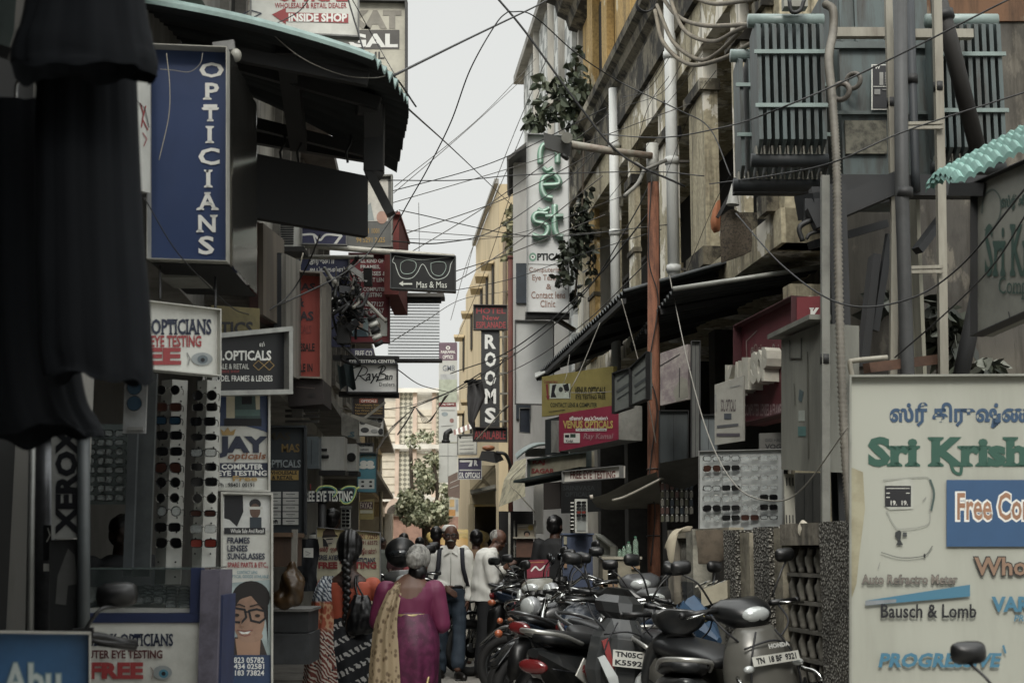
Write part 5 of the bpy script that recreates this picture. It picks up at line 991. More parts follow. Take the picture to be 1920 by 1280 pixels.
# ---------------------------------------------------------------- grey tarp, spinner, cabinets
o = P(1210, 900, 13); mb = MB(); rows = []
for j in range(9):
    t = j / 8; rows.append([P(1106 + (1232 - 1106) * t + i * 2, 932 - 48 * t + 6 * math.sin(t * 6) * (1 - t) + i * (3 + 9 * t), 12.4 + .9 * i / 6) for i in range(7)])
mb.loft(rows, M('7a776b', .8, dirt=.2), cap=False, closed=False); rr = mb
for p in rows[0][:1]: pass
t1 = thing('tarp_awning', 'sagging grey tarp awning tied to the rusty pole', 'awning', o); mb.build('tarp', t1, o); mb = MB(); mb.tube([P(1106, 932, 12.4), P(1112, 931, 12.4)], .02, M('a39a8a'), 6); mb.tube(spline([P(1148, 938, 12.4), P(1185, 925, 12.4), P(1300, 866, 12.2)], 6), .012, M('8d8878'), 6); mb.build('hem_pole', t1, o)
mb = MB(); rows = [[P(1236 + 80 * t + 0, 868 + 0 * t - 14 * t + (30 + 28 * math.sin(t * 2.6)) * (i / 5), 11.9 + .1 * i) for t in [k / 8 for k in range(9)]] for i in range(6)]
mb.loft(rows, M('4b4a44', .85, dirt=.3), cap=False, closed=False); mb.build('tarp_fold', t1, o)
o = P(1090, 1000, 14.2); r = thing('spinner_stand', 'narrow white spinner of small sunglasses on the blue cabinet', 'display stand', o); mb = MB(); pbox(mb, 1078, 935, 1102, 998, 14.2, .1, M('b1b3aa', .4)); mb.build('backing_panel', r, o); mb = MB(); pbox(mb, 1081, 940, 1099, 994, 14.19, .009, M('8b908c', .4)); mb.build('mirror_strip', r, o)
for k in range(5): glasses(1090, 942 + k * 6, 14.15, 'square', LENSR if k == 3 else LENSD, FRB, f'{"orange mirrored" if k == 3 else "black"} sunglasses, {ORD[k]} row of the narrow white spinner', 'sunglasses on the white spinner', .7)
mb = MB(); 
for k in range(8): pbox(mb, 1070, 941 + k * 7, 1076, 943 + k * 7, 14.2, .04, WHT)
mb.build('side_peg_strip', r, o)
o = P(1083, 1064, 14.4); r = thing('steel_cabinet', 'dull blue steel cabinet under the white spinner', 'cabinet', o); mb = MB(); pbox(mb, 1055, 1002, 1112, 1100, 14.4, .5, M('3c4a66', .5, dirt=.2)); mb.build('body', r, o); mb = MB(); pbox(mb, 1057, 1005, 1063, 1020, 14.38, .02, M('8f8a70', .5)); pbox(mb, 1057, 1040, 1063, 1064, 14.38, .02, M('8a6a4a', .5)); mb.build('sticker', r, o); mb = MB(); pbox(mb, 1053, 999, 1114, 1002, 14.38, .54, M('4f6080')); mb.build('lid', r, o)
o = P(1170, 1105, 12.6); r = thing('wooden_table', 'pale plywood counter with an open front holding green water bottles', 'table', o); PLY = M('8a826a', .7, dirt=.35, sc=4)
mb = MB(); pbox(mb, 1130, 1046, 1140, 1110, 12.6, .5, PLY); mb.build('side_panel', r, o); mb = MB(); pbox(mb, 1158, 1050, 1200, 1110, 12.58, .03, PLY); mb.build('front_panel', r, o); mb = MB(); pbox(mb, 1128, 1043, 1204, 1048, 12.56, .6, M('9a947f', .6)); mb.build('table_top', r, o); mb = MB(); pbox(mb, 1128, 1095, 1158, 1100, 12.6, .5, M('8a6a48')); mb.build('shelf', r, o)
mb = MB(); pbox(mb, 1184, 1049, 1200, 1055, 12.55, .02, M('9a7a50')); pbox(mb, 1184, 1060, 1200, 1066, 12.55, .02, M('9a7a50')); mb.build('slat', r, o)
for k, (x, h, lab) in enumerate(((1162, 16, 'shortest clear green bottle at the left of the plywood counter'), (1170, 22, 'second clear green bottle on the plywood counter'), (1179, 30, 'fat clear green bottle in the middle of the counter'), (1192, 40, 'tallest clear green bottle beside the rusty pole'))):
    Yb = 12.7; a = P(x, 1045, Yb); hh = P(x, 1045 - h, Yb).z - a.z; rr = .02 + .006 * (k > 1); o_ = a; r_ = thing('water_bottle', lab, 'bottle', o_, 'green water bottles on the plywood counter')
    GB = M('8fb09a', .08, dirt=0, alpha=.45); mb = MB(); mb.tube([a, a + V((0, 0, hh * .1)), a + V((0, 0, hh * .5)), a + V((0, 0, hh * .72)), a + V((0, 0, hh * .86)), a + V((0, 0, hh * .92))], [rr, rr * 1.05, rr * .95, rr, rr * .5, rr * .42], GB, 10); mb.build('bottle_body', r_, o_); mb = MB(); mb.tube([a + V((0, 0, hh * .92)), a + V((0, 0, hh))], rr * .5, M('3f8a68', .5), 8); mb.build('bottle_cap', r_, o_)
sign('display_tray', 'white framed tilted tray behind the bottles', 1122, 1002, 1040, 13.2, 1150, 1024, 1042, 13.0, .05, M('77786e', .5, dirt=.3), (), M('a5a699', .5), 3, cat='tray')
o = P(985, 1045, 15.5); r = thing('vendor_kiosk', 'small brown kiosk with a yellow picture panel and curved pale roof', 'kiosk', o)
mb = MB(); pbox(mb, 968, 1010, 1000, 1044, 15.5, .4, M('5a3722', .6, dirt=.4, sc=6)); mb.build('cabinet', r, o); mb = MB(); pbox(mb, 962, 1006, 1004, 1009, 15.45, .5, M('8f8a78')); mb.build('shelf', r, o)
mb = MB(); F = Face(970, 982, 1007, 15.6, 1003, 982, 1007, 15.6); mb.add([F(970, 982), F(970, 1007), F(1003, 1007), F(1003, 982)], [(0, 1, 2, 3)], M('9d937c', .5)); put(mb, F, [('l', [(972, 986), (990, 985)], 1.5, WHT), ('l', [(972, 992), (988, 992)], 1.5, M('a58a50')), ('c', 995, 989, 5, 5, M('b59a2a')), ('c', 988, 1000, 6, 5, INK), ('c', 988, 1002, 4, 4, M('9a7a62'))]); mb.build('picture_panel', r, o)
mb = MB(); mb.loft([[P(962, 974, 15.4), P(975, 967, 15.4), P(1040, 968, 15.4), P(1055, 975, 15.4)], [P(962, 974, 16), P(975, 967, 16), P(1040, 968, 16), P(1055, 975, 16)]], M('8b887a', .6), cap=False, closed=False); mb.build('roof', r, o)
mb = MB(); pbox(mb, 963, 975, 966, 1044, 15.5, .04, M('5d5c52')); mb.build('post', r, o); mb = MB(); pbox(mb, 1002, 975, 1005, 1044, 15.5, .04, M('5d5c52')); mb.build('post', r, o)
sign('pink_poster', 'crimson poster with white script leaning behind the parked bikes', 988, 1050, 1084, 14.6, 1030, 1048, 1080, 14.6, .02, M('8a1a35', .5), [('l', [(994, 1054), (1020, 1053)], 2, M('b5703a')), ('l', [(996, 1070), (1004, 1062), (1012, 1068), (1022, 1060)], 3, WH2, 1)], cat='poster')
# ================================================================ low pebble-dash wall
def _peb(n, l, b):
    v = texn(n, l, 'Voronoi', 62, (1, 1, 1)); a = texn(n, l, 'Noise', 3.0, Detail=6.0)
    x = mixn(n, l, mrange(n, l, v.outputs['Distance'], .1, .5), lin('c6c3b5'), lin('4d4a42')); y = mixn(n, l, mrange(n, l, a.outputs['Fac'], .5, .72, 0, .8), x, lin('2d2a24')); l(y, b.inputs['Base Color'])
    bp = n.new('ShaderNodeBump'); bp.inputs['Strength'].default_value = 1; bp.inputs['Distance'].default_value = .03; bp.invert = True; l(v.outputs['Distance'], bp.inputs['Height']); l(bp.outputs[0], b.inputs['Normal'])
PEB = nodemat('pebble_dash', _peb, .9); MOS = M('8a8270', .9, dirt=.6, sc=4, bump=.5, dcol='1b1a16', streak=True); MO2 = M('8f8770', .9, dirt=.5, sc=5, bump=.4)
def WX(Y): return 2.74 - .138 * Y
def WY(px): return 2.74 / ((px - 960) / 2640 + .138)
WT = 1.545
o = V((WX(8.6), 8.6, 0)); r = thing('low_wall', 'mossy low wall with pebble dashed piers and concrete lattice grilles', 'wall', o)
def wp(px0, px1, out0, out1, z0, z1, mat, nm, taper=0):
    ya, yb = WY(px1), WY(px0); mb = MB(); nx, ny = -.9906, -.137
    q = [(WX(y) + nx * ot, y + ny * ot) for y, ot in ((ya, out0), (ya, out1), (yb, out1), (yb, out0))]
    quadbox(mb, *q, z0, z1, mat); return mb.build(nm, r, o)
wp(1545, 1606, -.3, .06, 0, WT, PEB, 'pier'); wp(1418, 1447, -.12, .05, 0, WT - .01, PEB, 'pier'); wp(1365, 1387, -.1, .06, 0, WT - .02, PEB, 'pier'); wp(1258, 1268, -.1, .05, 0, WT, MOS, 'pier'); wp(1290, 1302, -.1, .04, 0, WT, M('8d8a7a', .9, dirt=.5, sc=6, bump=.4), 'pier')
wp(1447.3, 1462, -.1, .02, 0, WT - .02, MO2, 'jamb'); wp(1387.3, 1405, -.1, .03, 0, WT - .04, MO2, 'jamb')
wp(1462.3, 1544.7, -.1, .03, WT - .12, WT, MOS, 'coping'); wp(1462.3, 1544.7, -.1, .1, 0, .62, M('6d5f4a', .9, dirt=.5, sc=5, bump=.6, dcol='1f1a14'), 'plinth'); wp(1405.2, 1417.7, -.14, -.08, 0, WT - .1, M('2b2a28', .9), 'gap_panel')
wp(1302.3, 1364.7, -.08, .02, WT - .04, WT, MO2, 'coping'); wp(1302.3, 1364.7, -.08, -.02, 0, 1.1, M('9a9788', .9, dirt=.5, sc=5), 'wall_panel'); wp(1268.3, 1289.7, -.08, .02, WT - .06, WT, MO2, 'coping'); wp(1462.3, 1544.7, -.12, -.09, .6, WT - .1, M('0f0f0e', 1), 'grille_back'); wp(1268.3, 1289.7, -.12, -.09, .3, WT - .06, M('1b1a18', 1), 'grille_back')
def grille(p0, p1, z0, z1, rows, cols):
    ya, yb = WY(p1), WY(p0); nx, ny = -.9906, -.137; mb = MB(); GM = M('6a675c', .9, dirt=.4, sc=7)
    for i in range(rows):
        za = z0 + (z1 - z0) * i / rows; zb = z0 + (z1 - z0) * (i + 1) / rows
        y0_, y1_ = ya + .005, yb - .005; mb.beam((WX(y0_) + nx * -.03, y0_ + ny * -.03, za), (WX(y1_) + nx * -.03, y1_ + ny * -.03, za), .06, .02, GM)
        for j in range(cols):
            y = ya + (yb - ya) * (j + .5) / cols; c = V((WX(y) + nx * -.02, y + ny * -.02, 0)); d = V((-.137, .99, 0)) * ((yb - ya) / cols * .5)
            mb.tube(spline([c + V((0, 0, za + .008)), c + d * .3 + V((0, 0, (za + zb) / 2)), c - d * .15 + V((0, 0, zb - .008))], 4), [.02] * 3 + [.026] * 3 + [.018] * 3, GM, 6)
    mb.build('lattice_grille', r, o)
grille(1463, 1544, .64, WT - .13, 5, 5); grille(1269, 1289, .5, WT - .08, 5, 5)
def draped(name, label, pts, Y, mat, cat='cloth'):
    mb = MB(); rows = []
    for j in range(len(pts[0])):
        rows.append([P(s_[j][0], s_[j][1], Y + (s_[j][2] if len(s_[j]) > 2 else 0)) for s_ in pts])
    rows = [spline(q, 4) for q in rows]; mb.loft(rows, mat, cap=False, closed=False); mb.loft([[p + V((.004, .006, -.004)) for p in q] for q in rows], mat, cap=False, closed=False); return tag(mb.build(name, None), label, cat)
BEIG = M('a49a80', .9, dirt=.2)
draped('towel', 'beige towel draped over the mossy wall beside the rusty pole', [[(1249, 1016), (1247, 1022), (1246, 1028)], [(1257, 1000), (1252, 1012, -.03), (1249, 1026)], [(1266, 992), (1258, 1012, -.05), (1254, 1050)], [(1276, 990), (1266, 1004, -.05), (1262, 1050)], [(1288, 986), (1276, 994, -.02), (1268, 1004)], [(1298, 986), (1296, 990), (1294, 994)]], 10.1, BEIG, 'towel')
draped('mat', 'brown doormat hung over the low wall between its piers', [[(1304, 994), (1308, 1030, -.02), (1309, 1056)], [(1330, 993), (1332, 1028, -.02), (1332, 1055)], [(1360, 992), (1364, 1024, -.02), (1366, 1048)]], 9.55, M('5d5140', .95, dirt=.4, sc=14), 'mat')
draped('rag', 'cream rag slumped on top of the low wall near the hoarding', [[(1496, 985), (1496, 998), (1508, 1016)], [(1505, 974), (1504, 990, -.03), (1516, 1010)], [(1520, 982), (1528, 988, -.02), (1530, 992)], [(1560, 984), (1562, 988), (1565, 990)]], 8.0, M('b3ac97', .9), 'rag')
draped('hung_cloth', 'orange cloth dangling from a bracket high on the old building', [[(1336, 395), (1332, 415), (1334, 430), (1338, 436)], [(1344, 378), (1340, 405, -.05), (1342, 425, -.05), (1345, 434)], [(1350, 374), (1350, 400), (1350, 424), (1349, 432)]], 12.6, M('b0642c', .8, dirt=.2))
draped('net', 'brown net bundle hanging on the old building beside the orange cloth', [[(1352, 405), (1350, 440), (1352, 492)], [(1372, 392), (1374, 440, -.06), (1370, 486)], [(1392, 402), (1394, 440, .02), (1392, 478)], [(1408, 420), (1410, 450), (1408, 470)]], 12.4, M('5d5140', .95, dirt=.8, sc=50, bump=.8), 'net')
o = P(1374, 370, 12.3); r = thing('lamp_shade', 'small pale cone lamp shade on the old building above the brown net', 'lamp', o); mb = MB(); mb.tube([P(1376, 345, 12.3), P(1374, 384, 12.3)], [.02, .06], M('a9aaa2', .5, dirt=.2), 12, False); mb.build('cone', r, o); mb = MB(); mb.beam(P(1345, 408, 12.4), P(1378, 348, 12.4), .03, .03, IRON); mb.build('arm', r, o)
# loose goods on the wall
o = P(1337, 1115, 9.2); r = thing('carton', 'dented cream carton with scraps on it beside the low wall', 'carton', o); mb = MB(); mb.obox(P(1342, 1112, 9.15), V((.08, -.02, .03)), (.02, .08, 0), (0, 0, .055), M('a59d82', .8, dirt=.2)); mb.build('box', r, o); mb = MB()
for k in range(9): c = P(1312 + k * 5, 1096 - (k % 3) * 2, 9.15); mb.obox(c, (.025, 0, .01), (0, .02, 0), (.004, 0, .006), M(['b9b5a4', '5d6b70', '8d8a80'][k % 3], .6))
mb.build('scrap', r, o)
for lab, x, y, c, nm in (('crumpled yellow packet beside the grey scooter', 1318, 1160, 'a8953a', 'packet'), ('flat red packet under the crumpled yellow one', 1323, 1182, '7d2a26', 'packet')):
    mb = MB(); mb.ell(P(x, y, 9.0), (.06, .05, .022), M(c, .5, dirt=.3), 12, 8); tag(mb.fused(nm, M(c, .4, dirt=.3, sc=20), None, voxel=.008, it=1, wr=lambda q: .012 * noise.noise(q * 30)), lab, 'packet')
# ================================================================ transformer on its platform
TRG = M('4a5a5a', .5, .1, dirt=.85, sc=9, dcol='33261b', streak=True); TRL = M('7a8f8a', .4, dirt=.25, sc=6); TRD = M('22282b', .6, dirt=.3); WHP = M('8f8b7a', .6, dirt=.4, sc=6, dcol='4a3a28', streak=True)
o = P(1640, 340, 10.0); r = thing('transformer', 'teal grey finned transformer with ribbed radiators on a high steel platform', 'transformer', o)
def rad(x0, x1, yt, yb, Y, n, nm='radiator'):
    mb = MB(); a, b = P(x0, yt, Y), P(x1, yb, Y); rr = .05
    mb.tube([(a.x - .02, Y + .15, a.z - rr), (b.x + .02, Y + .15, a.z - rr)], rr, TRL, 10); mb.tube([(a.x - .02, Y + .15, b.z + rr), (b.x + .02, Y + .15, b.z + rr)], rr, TRD, 10)
    for k in range(n):
        x = a.x + (b.x - a.x) * (k + .5) / n
        pr = [(x, a.z - rr * 1.6), (x, a.z - rr * 2.6), (x, b.z + rr * 3.2), (x, b.z + rr * 1.6)]
        w_ = .014; mb.loft([[V((x + sx * w_ * f, Y + .15 + sy * g, z)) for sx, sy in ((-1, -1), (1, -1), (1, 1), (-1, 1))] for z, f, g in ((pr[0][1], .5, .03), (pr[1][1], 1, .15), (pr[2][1], 1, .15), (pr[3][1], .5, .03))], TRG, smooth=False)
        mb.box((x - .022, Y + .11, b.z + rr * 1.7), (x + .022, Y + .19, b.z + rr * 2.9), M('8b8a7d', .6))
    ro = mb.build(nm, r, o)
    for f in (.3, .645): mb = MB(); z = a.z + (b.z - a.z) * f; mb.box((a.x - .01, Y - .022, z - .014), (b.x + .01, Y - .004, z + .014), TRL); mb.build('strap', ro, o)
rad(1414, 1556, 12, 303, 9.5, 9); rad(1752, 1893, 12, 318, 9.5, 9); rad(1380, 1560, 80, 350, 10.2, 10)
mb = MB(); a, b = P(1568, -60, 9.9), P(1752, 330, 9.9); mb.box((a.x, 9.9, b.z), (b.x, 11, a.z), TRG)
for y0_, y1_ in ((78, 90), (208, 214), (326, 333)): pbox(mb, 1562, y0_, 1757, y1_, 9.86, .03, M('4d5a58', .5, dirt=.3))
for x_ in (1572, 1600, 1708, 1745): pbox(mb, x_, -40, x_ + 9, 77, 9.87, .028, TRG)
mb.build('tank', r, o)
mb = MB(); pbox(mb, 1584, 226, 1664, 288, 9.87, .02, M('6d6a58', .7, dirt=.7, sc=16)); mb.build('rust_patch', r, o)
mb = MB(); F = Face(1634, 121, 206, 9.84, 1682, 121, 206, 9.84); mb.add([F(1634, 121), F(1634, 206), F(1682, 206), F(1682, 121)], [(0, 1, 2, 3)], WHT); put(mb, F, [('r', 1636, 123, 1680, 204, INK), ('t', 'VV', 1640, 124, 1650, 130, WHT, .03), ('r', 1649, 136, 1656, 160, M('8d8d86')), ('r', 1659, 136, 1678, 160, M('8d8d86'))] + [('l', [(1659, 138 + 3 * k), (1678, 138 + 3 * k)], 1, INK) for k in range(8)] + [('l', [(1637, 163), (1679, 163)], 1, WHT), ('r', 1639, 168, 1650, 178, GREY), ('r', 1654, 168, 1676, 170, GREY)]); mb.build('rating_plate', r, o)
mb = MB(); mb.torus(P(1577, 172, 9.75), .06, .02, (.6, 1, 0), M('6a6258', .6), 18, 8); mb.torus(P(1600, 152, 9.8), .055, .018, (.8, 1, 0), M('5a554c', .6), 18, 8); mb.build('valve_ring', r, o)
mb = MB(); pbox(mb, 1563, 51, 1660, 68, 9.3, .06, WHP); pbox(mb, 1660.5, 54, 1826, 70, 9.32, .06, WHP); mb.build('cross_bar', r, o)
mb = MB(); pbox(mb, 1470, -12, 1515, 12, 9.5, .1, M('8b8a7d')); mb.build('terminal_block', r, o); mb = MB(); mb.tube(spline([P(1480, 0, 9.4), P(1484, 22, 9.4), P(1500, 20, 9.4), P(1508, 0, 9.4)], 5), .014, IRON, 6); mb.build('terminal_loop', r, o)
# platform
o = P(1640, 1000, 9.4); o.z = 0; r = thing('steel_platform', 'black steel two legged platform carrying the teal transformer', 'platform', o)
BK = M('1d2023', .6, dirt=.3, sc=5)
for a, b, w_, h_ in (((1510, 388, 9.0), (1790, 330, 10.6), .14, .16), ((1375, 350, 10.9), (1560, 352, 10.9), .1, .12), ((1520, 412, 8.9), (1690, 340, 8.9), .1, .14), ((1560, 350, 9.3), (1900, 352, 9.3), .12, .14)):
    mb = MB(); mb.beam(P(*a), P(*b), w_, h_, BK); mb.build('beam', r, o)
for x0, x1, Y_ in ((1553, 1610, 8.75), (1716, 1752, 9.4)):
    mt = BK if x0 < 1600 else M('868470', .6, dirt=.35, sc=4, streak=True); mb = MB(); a, b = P(x0, 345, Y_), P(x1, 1030, Y_); zb = 0
    mb.box((a.x, Y_, zb), (b.x, Y_ + .02, a.z), mt); mb.box((a.x, Y_ + .18, zb), (b.x, Y_ + .2, a.z), mt); mb.box(((a.x + b.x) / 2 - .008, Y_ + .02, zb), ((a.x + b.x) / 2 + .008, Y_ + .18, a.z), mt); mb.build('leg', r, o)
for a, b, w_ in (((1640, 480, 9.1), (1616, 690, 9.1), .15), ((1660, 420, 9.2), (1520, 460, 9.0), .07), ((1668, 440, 9.15), (1640, 620, 9.1), .03), ((1765, 410, 9.3), (1720, 470, 9.2), .07), ((1610, 720, 9.2), (1580, 990, 9.1), .06)):
    mb = MB(); mb.beam(P(*a), P(*b), w_, .05, BK); mb.build('brace', r, o)
mb = MB(); pbox(mb, 1509, 372, 1570, 410, 8.95, .12, BK); pbox(mb, 1522, 350, 1560, 372, 9, .1, BK); mb.build('bearing_block', r, o)
mb = MB(); mb.tube(spline([P(1534, 408, 8.9), P(1500, 425, 8.9), P(1505, 452, 8.9)], 6), .018, IRON, 6); mb.tube(spline([P(1546, 432, 8.9), P(1520, 438, 8.9), P(1512, 448, 8.9)], 5), .012, IRON, 6); mb.build('cable_loop', r, o)
def pole2(name, label, pts, rad_, mat, cat, square=False):
    o_ = P(*pts[-1]); r_ = thing(name, label, cat, o_)
    ps = [P(*q) for q in pts]; mb = MB()
    if square:
        for a, b in zip(ps[:-1], ps[1:]): mb.beam(a, b, rad_ * 2, rad_ * 2, mat, up=(0, 1, 0))
    else: mb.tube(ps, rad_, mat, 12)
    mb.build('shaft', r_, o_); mb = MB(); p = ps[len(ps) // 2] * .5 + ps[0] * .5; d = (ps[1] - ps[0]).normalized(); mb.tube([p - d * .03, p + d * .03], rad_ * 1.3, IRON, 10); mb.build('clamp', r_, o_); return r_
pole2('angle_post', 'cream painted angle post left of the black cable pipe', [(1665, -20, 8.9), (1677, 410, 8.9), (1672, 1000, 8.9)], .022, WHP, 'post', True)
pole2('angle_post', 'cream painted post nearest the aqua ridged canopy', [(1756, -20, 8.8), (1764, 350, 8.8), (1773, 1000, 8.8)], .026, WHP, 'post', True)
pole2('cable_pipe', 'dark grey upright cable pipe between the two cream posts', [(1688, -20, 8.7), (1691, 350, 8.7), (1703, 760, 8.7), (1706, 1000, 8.7)], .043, M('3a3c3c', .6, dirt=.3, sc=6), 'pipe')
pole2('cable_pipe', 'thin blue black pipe behind the dark upright cable pipe', [(1706, -20, 9.2), (1716, 320, 9.2), (1718, 360, 9.2)], .028, M('232a30', .6, dirt=.3), 'pipe')
pole2('cable_pipe', 'slanting black pipe crossing in front of the right radiator', [(1755, -20, 9.0), (1782, 80, 9.0), (1836, 290, 9.3)], .055, M('2a2826', .7, dirt=.3), 'pipe')
pole2('cable_pipe', 'slanting black pipe leaning beside the dark green lettered corner sign', [(1850, 480, 8.9), (1826, 590, 8.9), (1794, 740, 8.9)], .05, M('26282a', .7, dirt=.3), 'pipe')
pole2('angle_post', 'light grey steel post right of the meter box', [(1547, 330, 8.5), (1548, 1030, 8.5)], .024, M('77786f', .6, dirt=.3), 'post', True)
for k, (y, Y_) in enumerate(((232, 8.75), (502, 8.75))):
    o_ = P(1730, y, Y_); r_ = thing('cross_tie', ['pair of pale tie rods high between the posts', 'pair of rusty pale tie rods low between the posts'][k], 'rod', o_); mb = MB(); mb.beam(P(1698, y, Y_), P(1768, y - 2, Y_), .02, .02, WHP); mb.build('rod', r_, o_); mb = MB(); mb.beam(P(1700, y + 8, Y_), P(1768, y + 7, Y_), .02, .02, WHP); mb.build('rod', r_, o_)
o_ = P(1700, 690, 8.6); r_ = thing('pole_bracket', 'rusty stub cross arm with a cream end frame above the big white hoarding', 'bracket', o_); mb = MB(); mb.beam(P(1625, 690, 8.6), P(1770, 672, 8.9), .06, .06, M('5a3a24', .8, dirt=.4)); mb.build('arm', r_, o_); mb = MB(); mb.tube(spline([P(1600, 715, 8.5), P(1594, 682, 8.5), P(1602, 676, 8.5), P(1664, 670, 8.5)], 5), .016, WHP, 8); mb.build('end_frame', r_, o_)
# ribbed conduit
mb = MB(); pts = spline([P(*q) for q in ((1548, 8, 9.2), (1562, 20, 9.1), (1562, 60, 9.0), (1554, 110, 8.7), (1560, 180, 8.5), (1568, 300, 8.4), (1571, 450, 8.35), (1575, 620, 8.3), (1582, 800, 8.25), (1592, 950, 8.2), (1598, 1000, 8.2))], 40)
mb.tube(pts, [.02 + .009 * (i % 2) for i in range(len(pts))], M('6f6a5e', .6, dirt=.3, sc=6), 10); tag(mb.build('ribbed_conduit', None), 'ribbed grey brown conduit hanging down in front of the black platform leg', 'conduit')
# thick looping cables from building to transformer
for lab, q in (('uppermost thick brown cable looping from cornice to radiator', [(1260, -30, 13), (1330, 6, 12), (1420, -2, 10.2)]), ('second thick cable looping below the uppermost one', [(1238, -10, 13.2), (1270, 30, 12.6), (1320, 48, 11.6), (1412, 46, 10)]), ('rusty thick cable loop ending at the radiator header', [(1250, -20, 13), (1282, 55, 12.2), (1335, 78, 11.4), (1380, 58, 10.5), (1414, 44, 10)]), ('lowest deep looping cable touching the radiator side', [(1228, 20, 13), (1244, 80, 12.6), (1290, 120, 12), (1350, 112, 11), (1415, 78, 10.1)]), ('grey looping cable crossing over the lowest loop', [(1232, 10, 13.3), (1262, 78, 12.5), (1310, 112, 11.8), (1345, 100, 11.2), (1390, 58, 10.4)])):
    mb = MB(); mb.tube(spline([P(*p) for p in q], 10), .019, M('6e6450', .75, dirt=.4, sc=5), 8); tag(mb.build('feeder_cable', None), lab, 'cable', 'thick feeder cables of the transformer')
mb = MB(); c_ = P(1207, 10, 15); 
for k in range(4): mb.torus(c_ + V((.01 * k, -.01 * k, .008 * k)), .085 + .006 * k, .008, (.1, 1, .1), IRON, 24, 5)
tag(mb.build('cable_coil', None), 'black coiled spare cable hung on the white upper wall', 'cable coil')
# meter box
MBX = M('76776c', .6, dirt=.35, sc=3, streak=True)
def mx_(root, F, o_):
    mb = MB(); a, b = P(1458, 632, 9.35), P(1538, 594, 8.55); mb.beam(a, b, .14, .03, MBX); mb.build('rain_lid', root, o_)
    mb = MB(); F2 = lambda x, y: F(x, y, .006); mb.tube([F2(1482, 638), F2(1482, 672), F2(1504, 672), F2(1504, 634)], .004, M('4d4e46'), 5); mb.build('door_seam', root, o_)
    mb = MB(); a = P(1470, 888, 9.2); b = P(1492, 990, 9.2); mb.box((a.x, 9.2, b.z), (b.x, 9.23, a.z), M('9d9b8c', .6, dirt=.2))
    for k in range(3):
        for q in range(2): pbox(mb, 1474 + k * 6, 895 + q * 70, 1476 + k * 6, 910 + q * 70, 9.19, .008, INK)
    mb.build('slotted_leg', root, o_)
sign('meter_box', 'weathered grey electric meter box on a slotted steel leg', 1465, 636, 880, 9.2, 1540, 606, 884, 8.6, .25, MBX, [('r', 1498, 770, 1510, 790, M('8f978d')), ('r', 1497, 800, 1512, 818, M('3d6a66')), ('p', [(1500, 730), (1508, 735), (1504, 755), (1498, 750)], M('41585c')), ('l', [(1515, 660), (1517, 860)], 2, M('4d4c40')), ('l', [(1490, 720), (1492, 760)], 1.5, M('4d4c40'))], cat='meter box', extra=mx_, side=MBX)
sign('plank_screen', 'dim grey plank panel below the meter box', 1492, 886, 985, 9.5, 1540, 886, 985, 9.5, .04, M('4d4d48', .7, dirt=.4, streak=True), [('l', [(1508, 890), (1508, 980)], 1, INK), ('l', [(1524, 890), (1524, 980)], 1, INK)], cat='panel')
# wall behind the transformer
o = V((4.5, 13.2, 0)); r = thing('side_building', 'stained dark wall with a rust orange upper part behind the transformer', 'building', o)
mb = MB(); mb.box((2.8, 11.62, 0), (9, 14, 5.85), nodemat('sooty_wall', _old('4a4741', '5c574c', '22201d', '6d675a'), .9)); mb.build('wall', r, o); mb = MB(); mb.box((2.81, 11.6, 5.854), (9, 14, 9), nodemat('rusty_orange_wall', _old('6f4c2e', '64452c', '36261a', '7d6a52'), .9)); mb.build('upper_wall', r, o)
# ================================================================ corner sign and aqua canopy
SG = M('77786d', .55, dirt=.25, sc=3); DG = M('21443a', .5, dirt=0)
sign('corner_sign', 'dim grey corner board with dark green lettering under the aqua canopy', 1833, 345, 630, 7.4, 2010, 268, 552, 6.4, .08, SG,
     [('l', [(1842, 400), (1846, 370), (1862, 356), (1876, 372), (1876, 405), (1862, 430), (1848, 432)], 3, M('47564d'), 1), ('t', 'ஸ்ரீ கிருஷ்ணா', 1878, 365, 1998, 398, DG, .04), ('t', 'Sri Krishna', 1848, 420, 2006, 520, DG, .02, 's'), ('t', 'Computerised', 1874, 520, 2000, 562, DG, .0, 's'), ('l', [(1893, 585), (1896, 600)], 2, INK)], IRON, 2)
AQ = M('73aca0', .45, dirt=.2, sc=5, dcol='2f5a54'); org = P(1860, 300, 7.2); r = thing('ridged_canopy', 'aqua ridged plastic canopy curving over the corner sign', 'awning', org)
mb = MB(); rows = []
for j in range(25):
    t = j / 24; row = []
    for i in range(49):
        s_ = i / 48
        x = 1790 + (2010 - 1790) * s_ ** .8 ; yt = 340 - 92 * (1 - (1 - min(1, s_ * 1.0)) ** 2.6); Y_ = 7.6 - 1.2 * s_
        p = P(1790 + s_ * 220, 342 - 110 * s_, Y_) + V((.06 * t, .75 * t, 0)) + V((0, 0, .16 * math.sin(min(1, t * 1.15) * math.pi * .55)))
        p.z += .022 * abs(math.sin(i * math.pi / 4)) + .006 * math.sin(j * math.pi / 2 * 2)
        row.append(p)
    rows.append(row)
rows = [[rows[j][i] + V((0, 0, .03 * ((j % 4) / 4))) for i in range(49)] for j in range(25)]
mb.loft(rows, AQ, cap=False, closed=False, smooth=False); mb.loft([[p - V((0, 0, .03)) for p in q] for q in rows], AQ, cap=False, closed=False, smooth=False); mb.loft([rows[0], [p - V((0, 0, .03)) for p in rows[0]]], AQ, cap=False, closed=False); mb.build('sheet', r, org)
mb = MB(); mb.beam(P(1785, 356, 7.5), P(1850, 356, 7.3), .05, .07, IRON); mb.build('bearer', r, org)
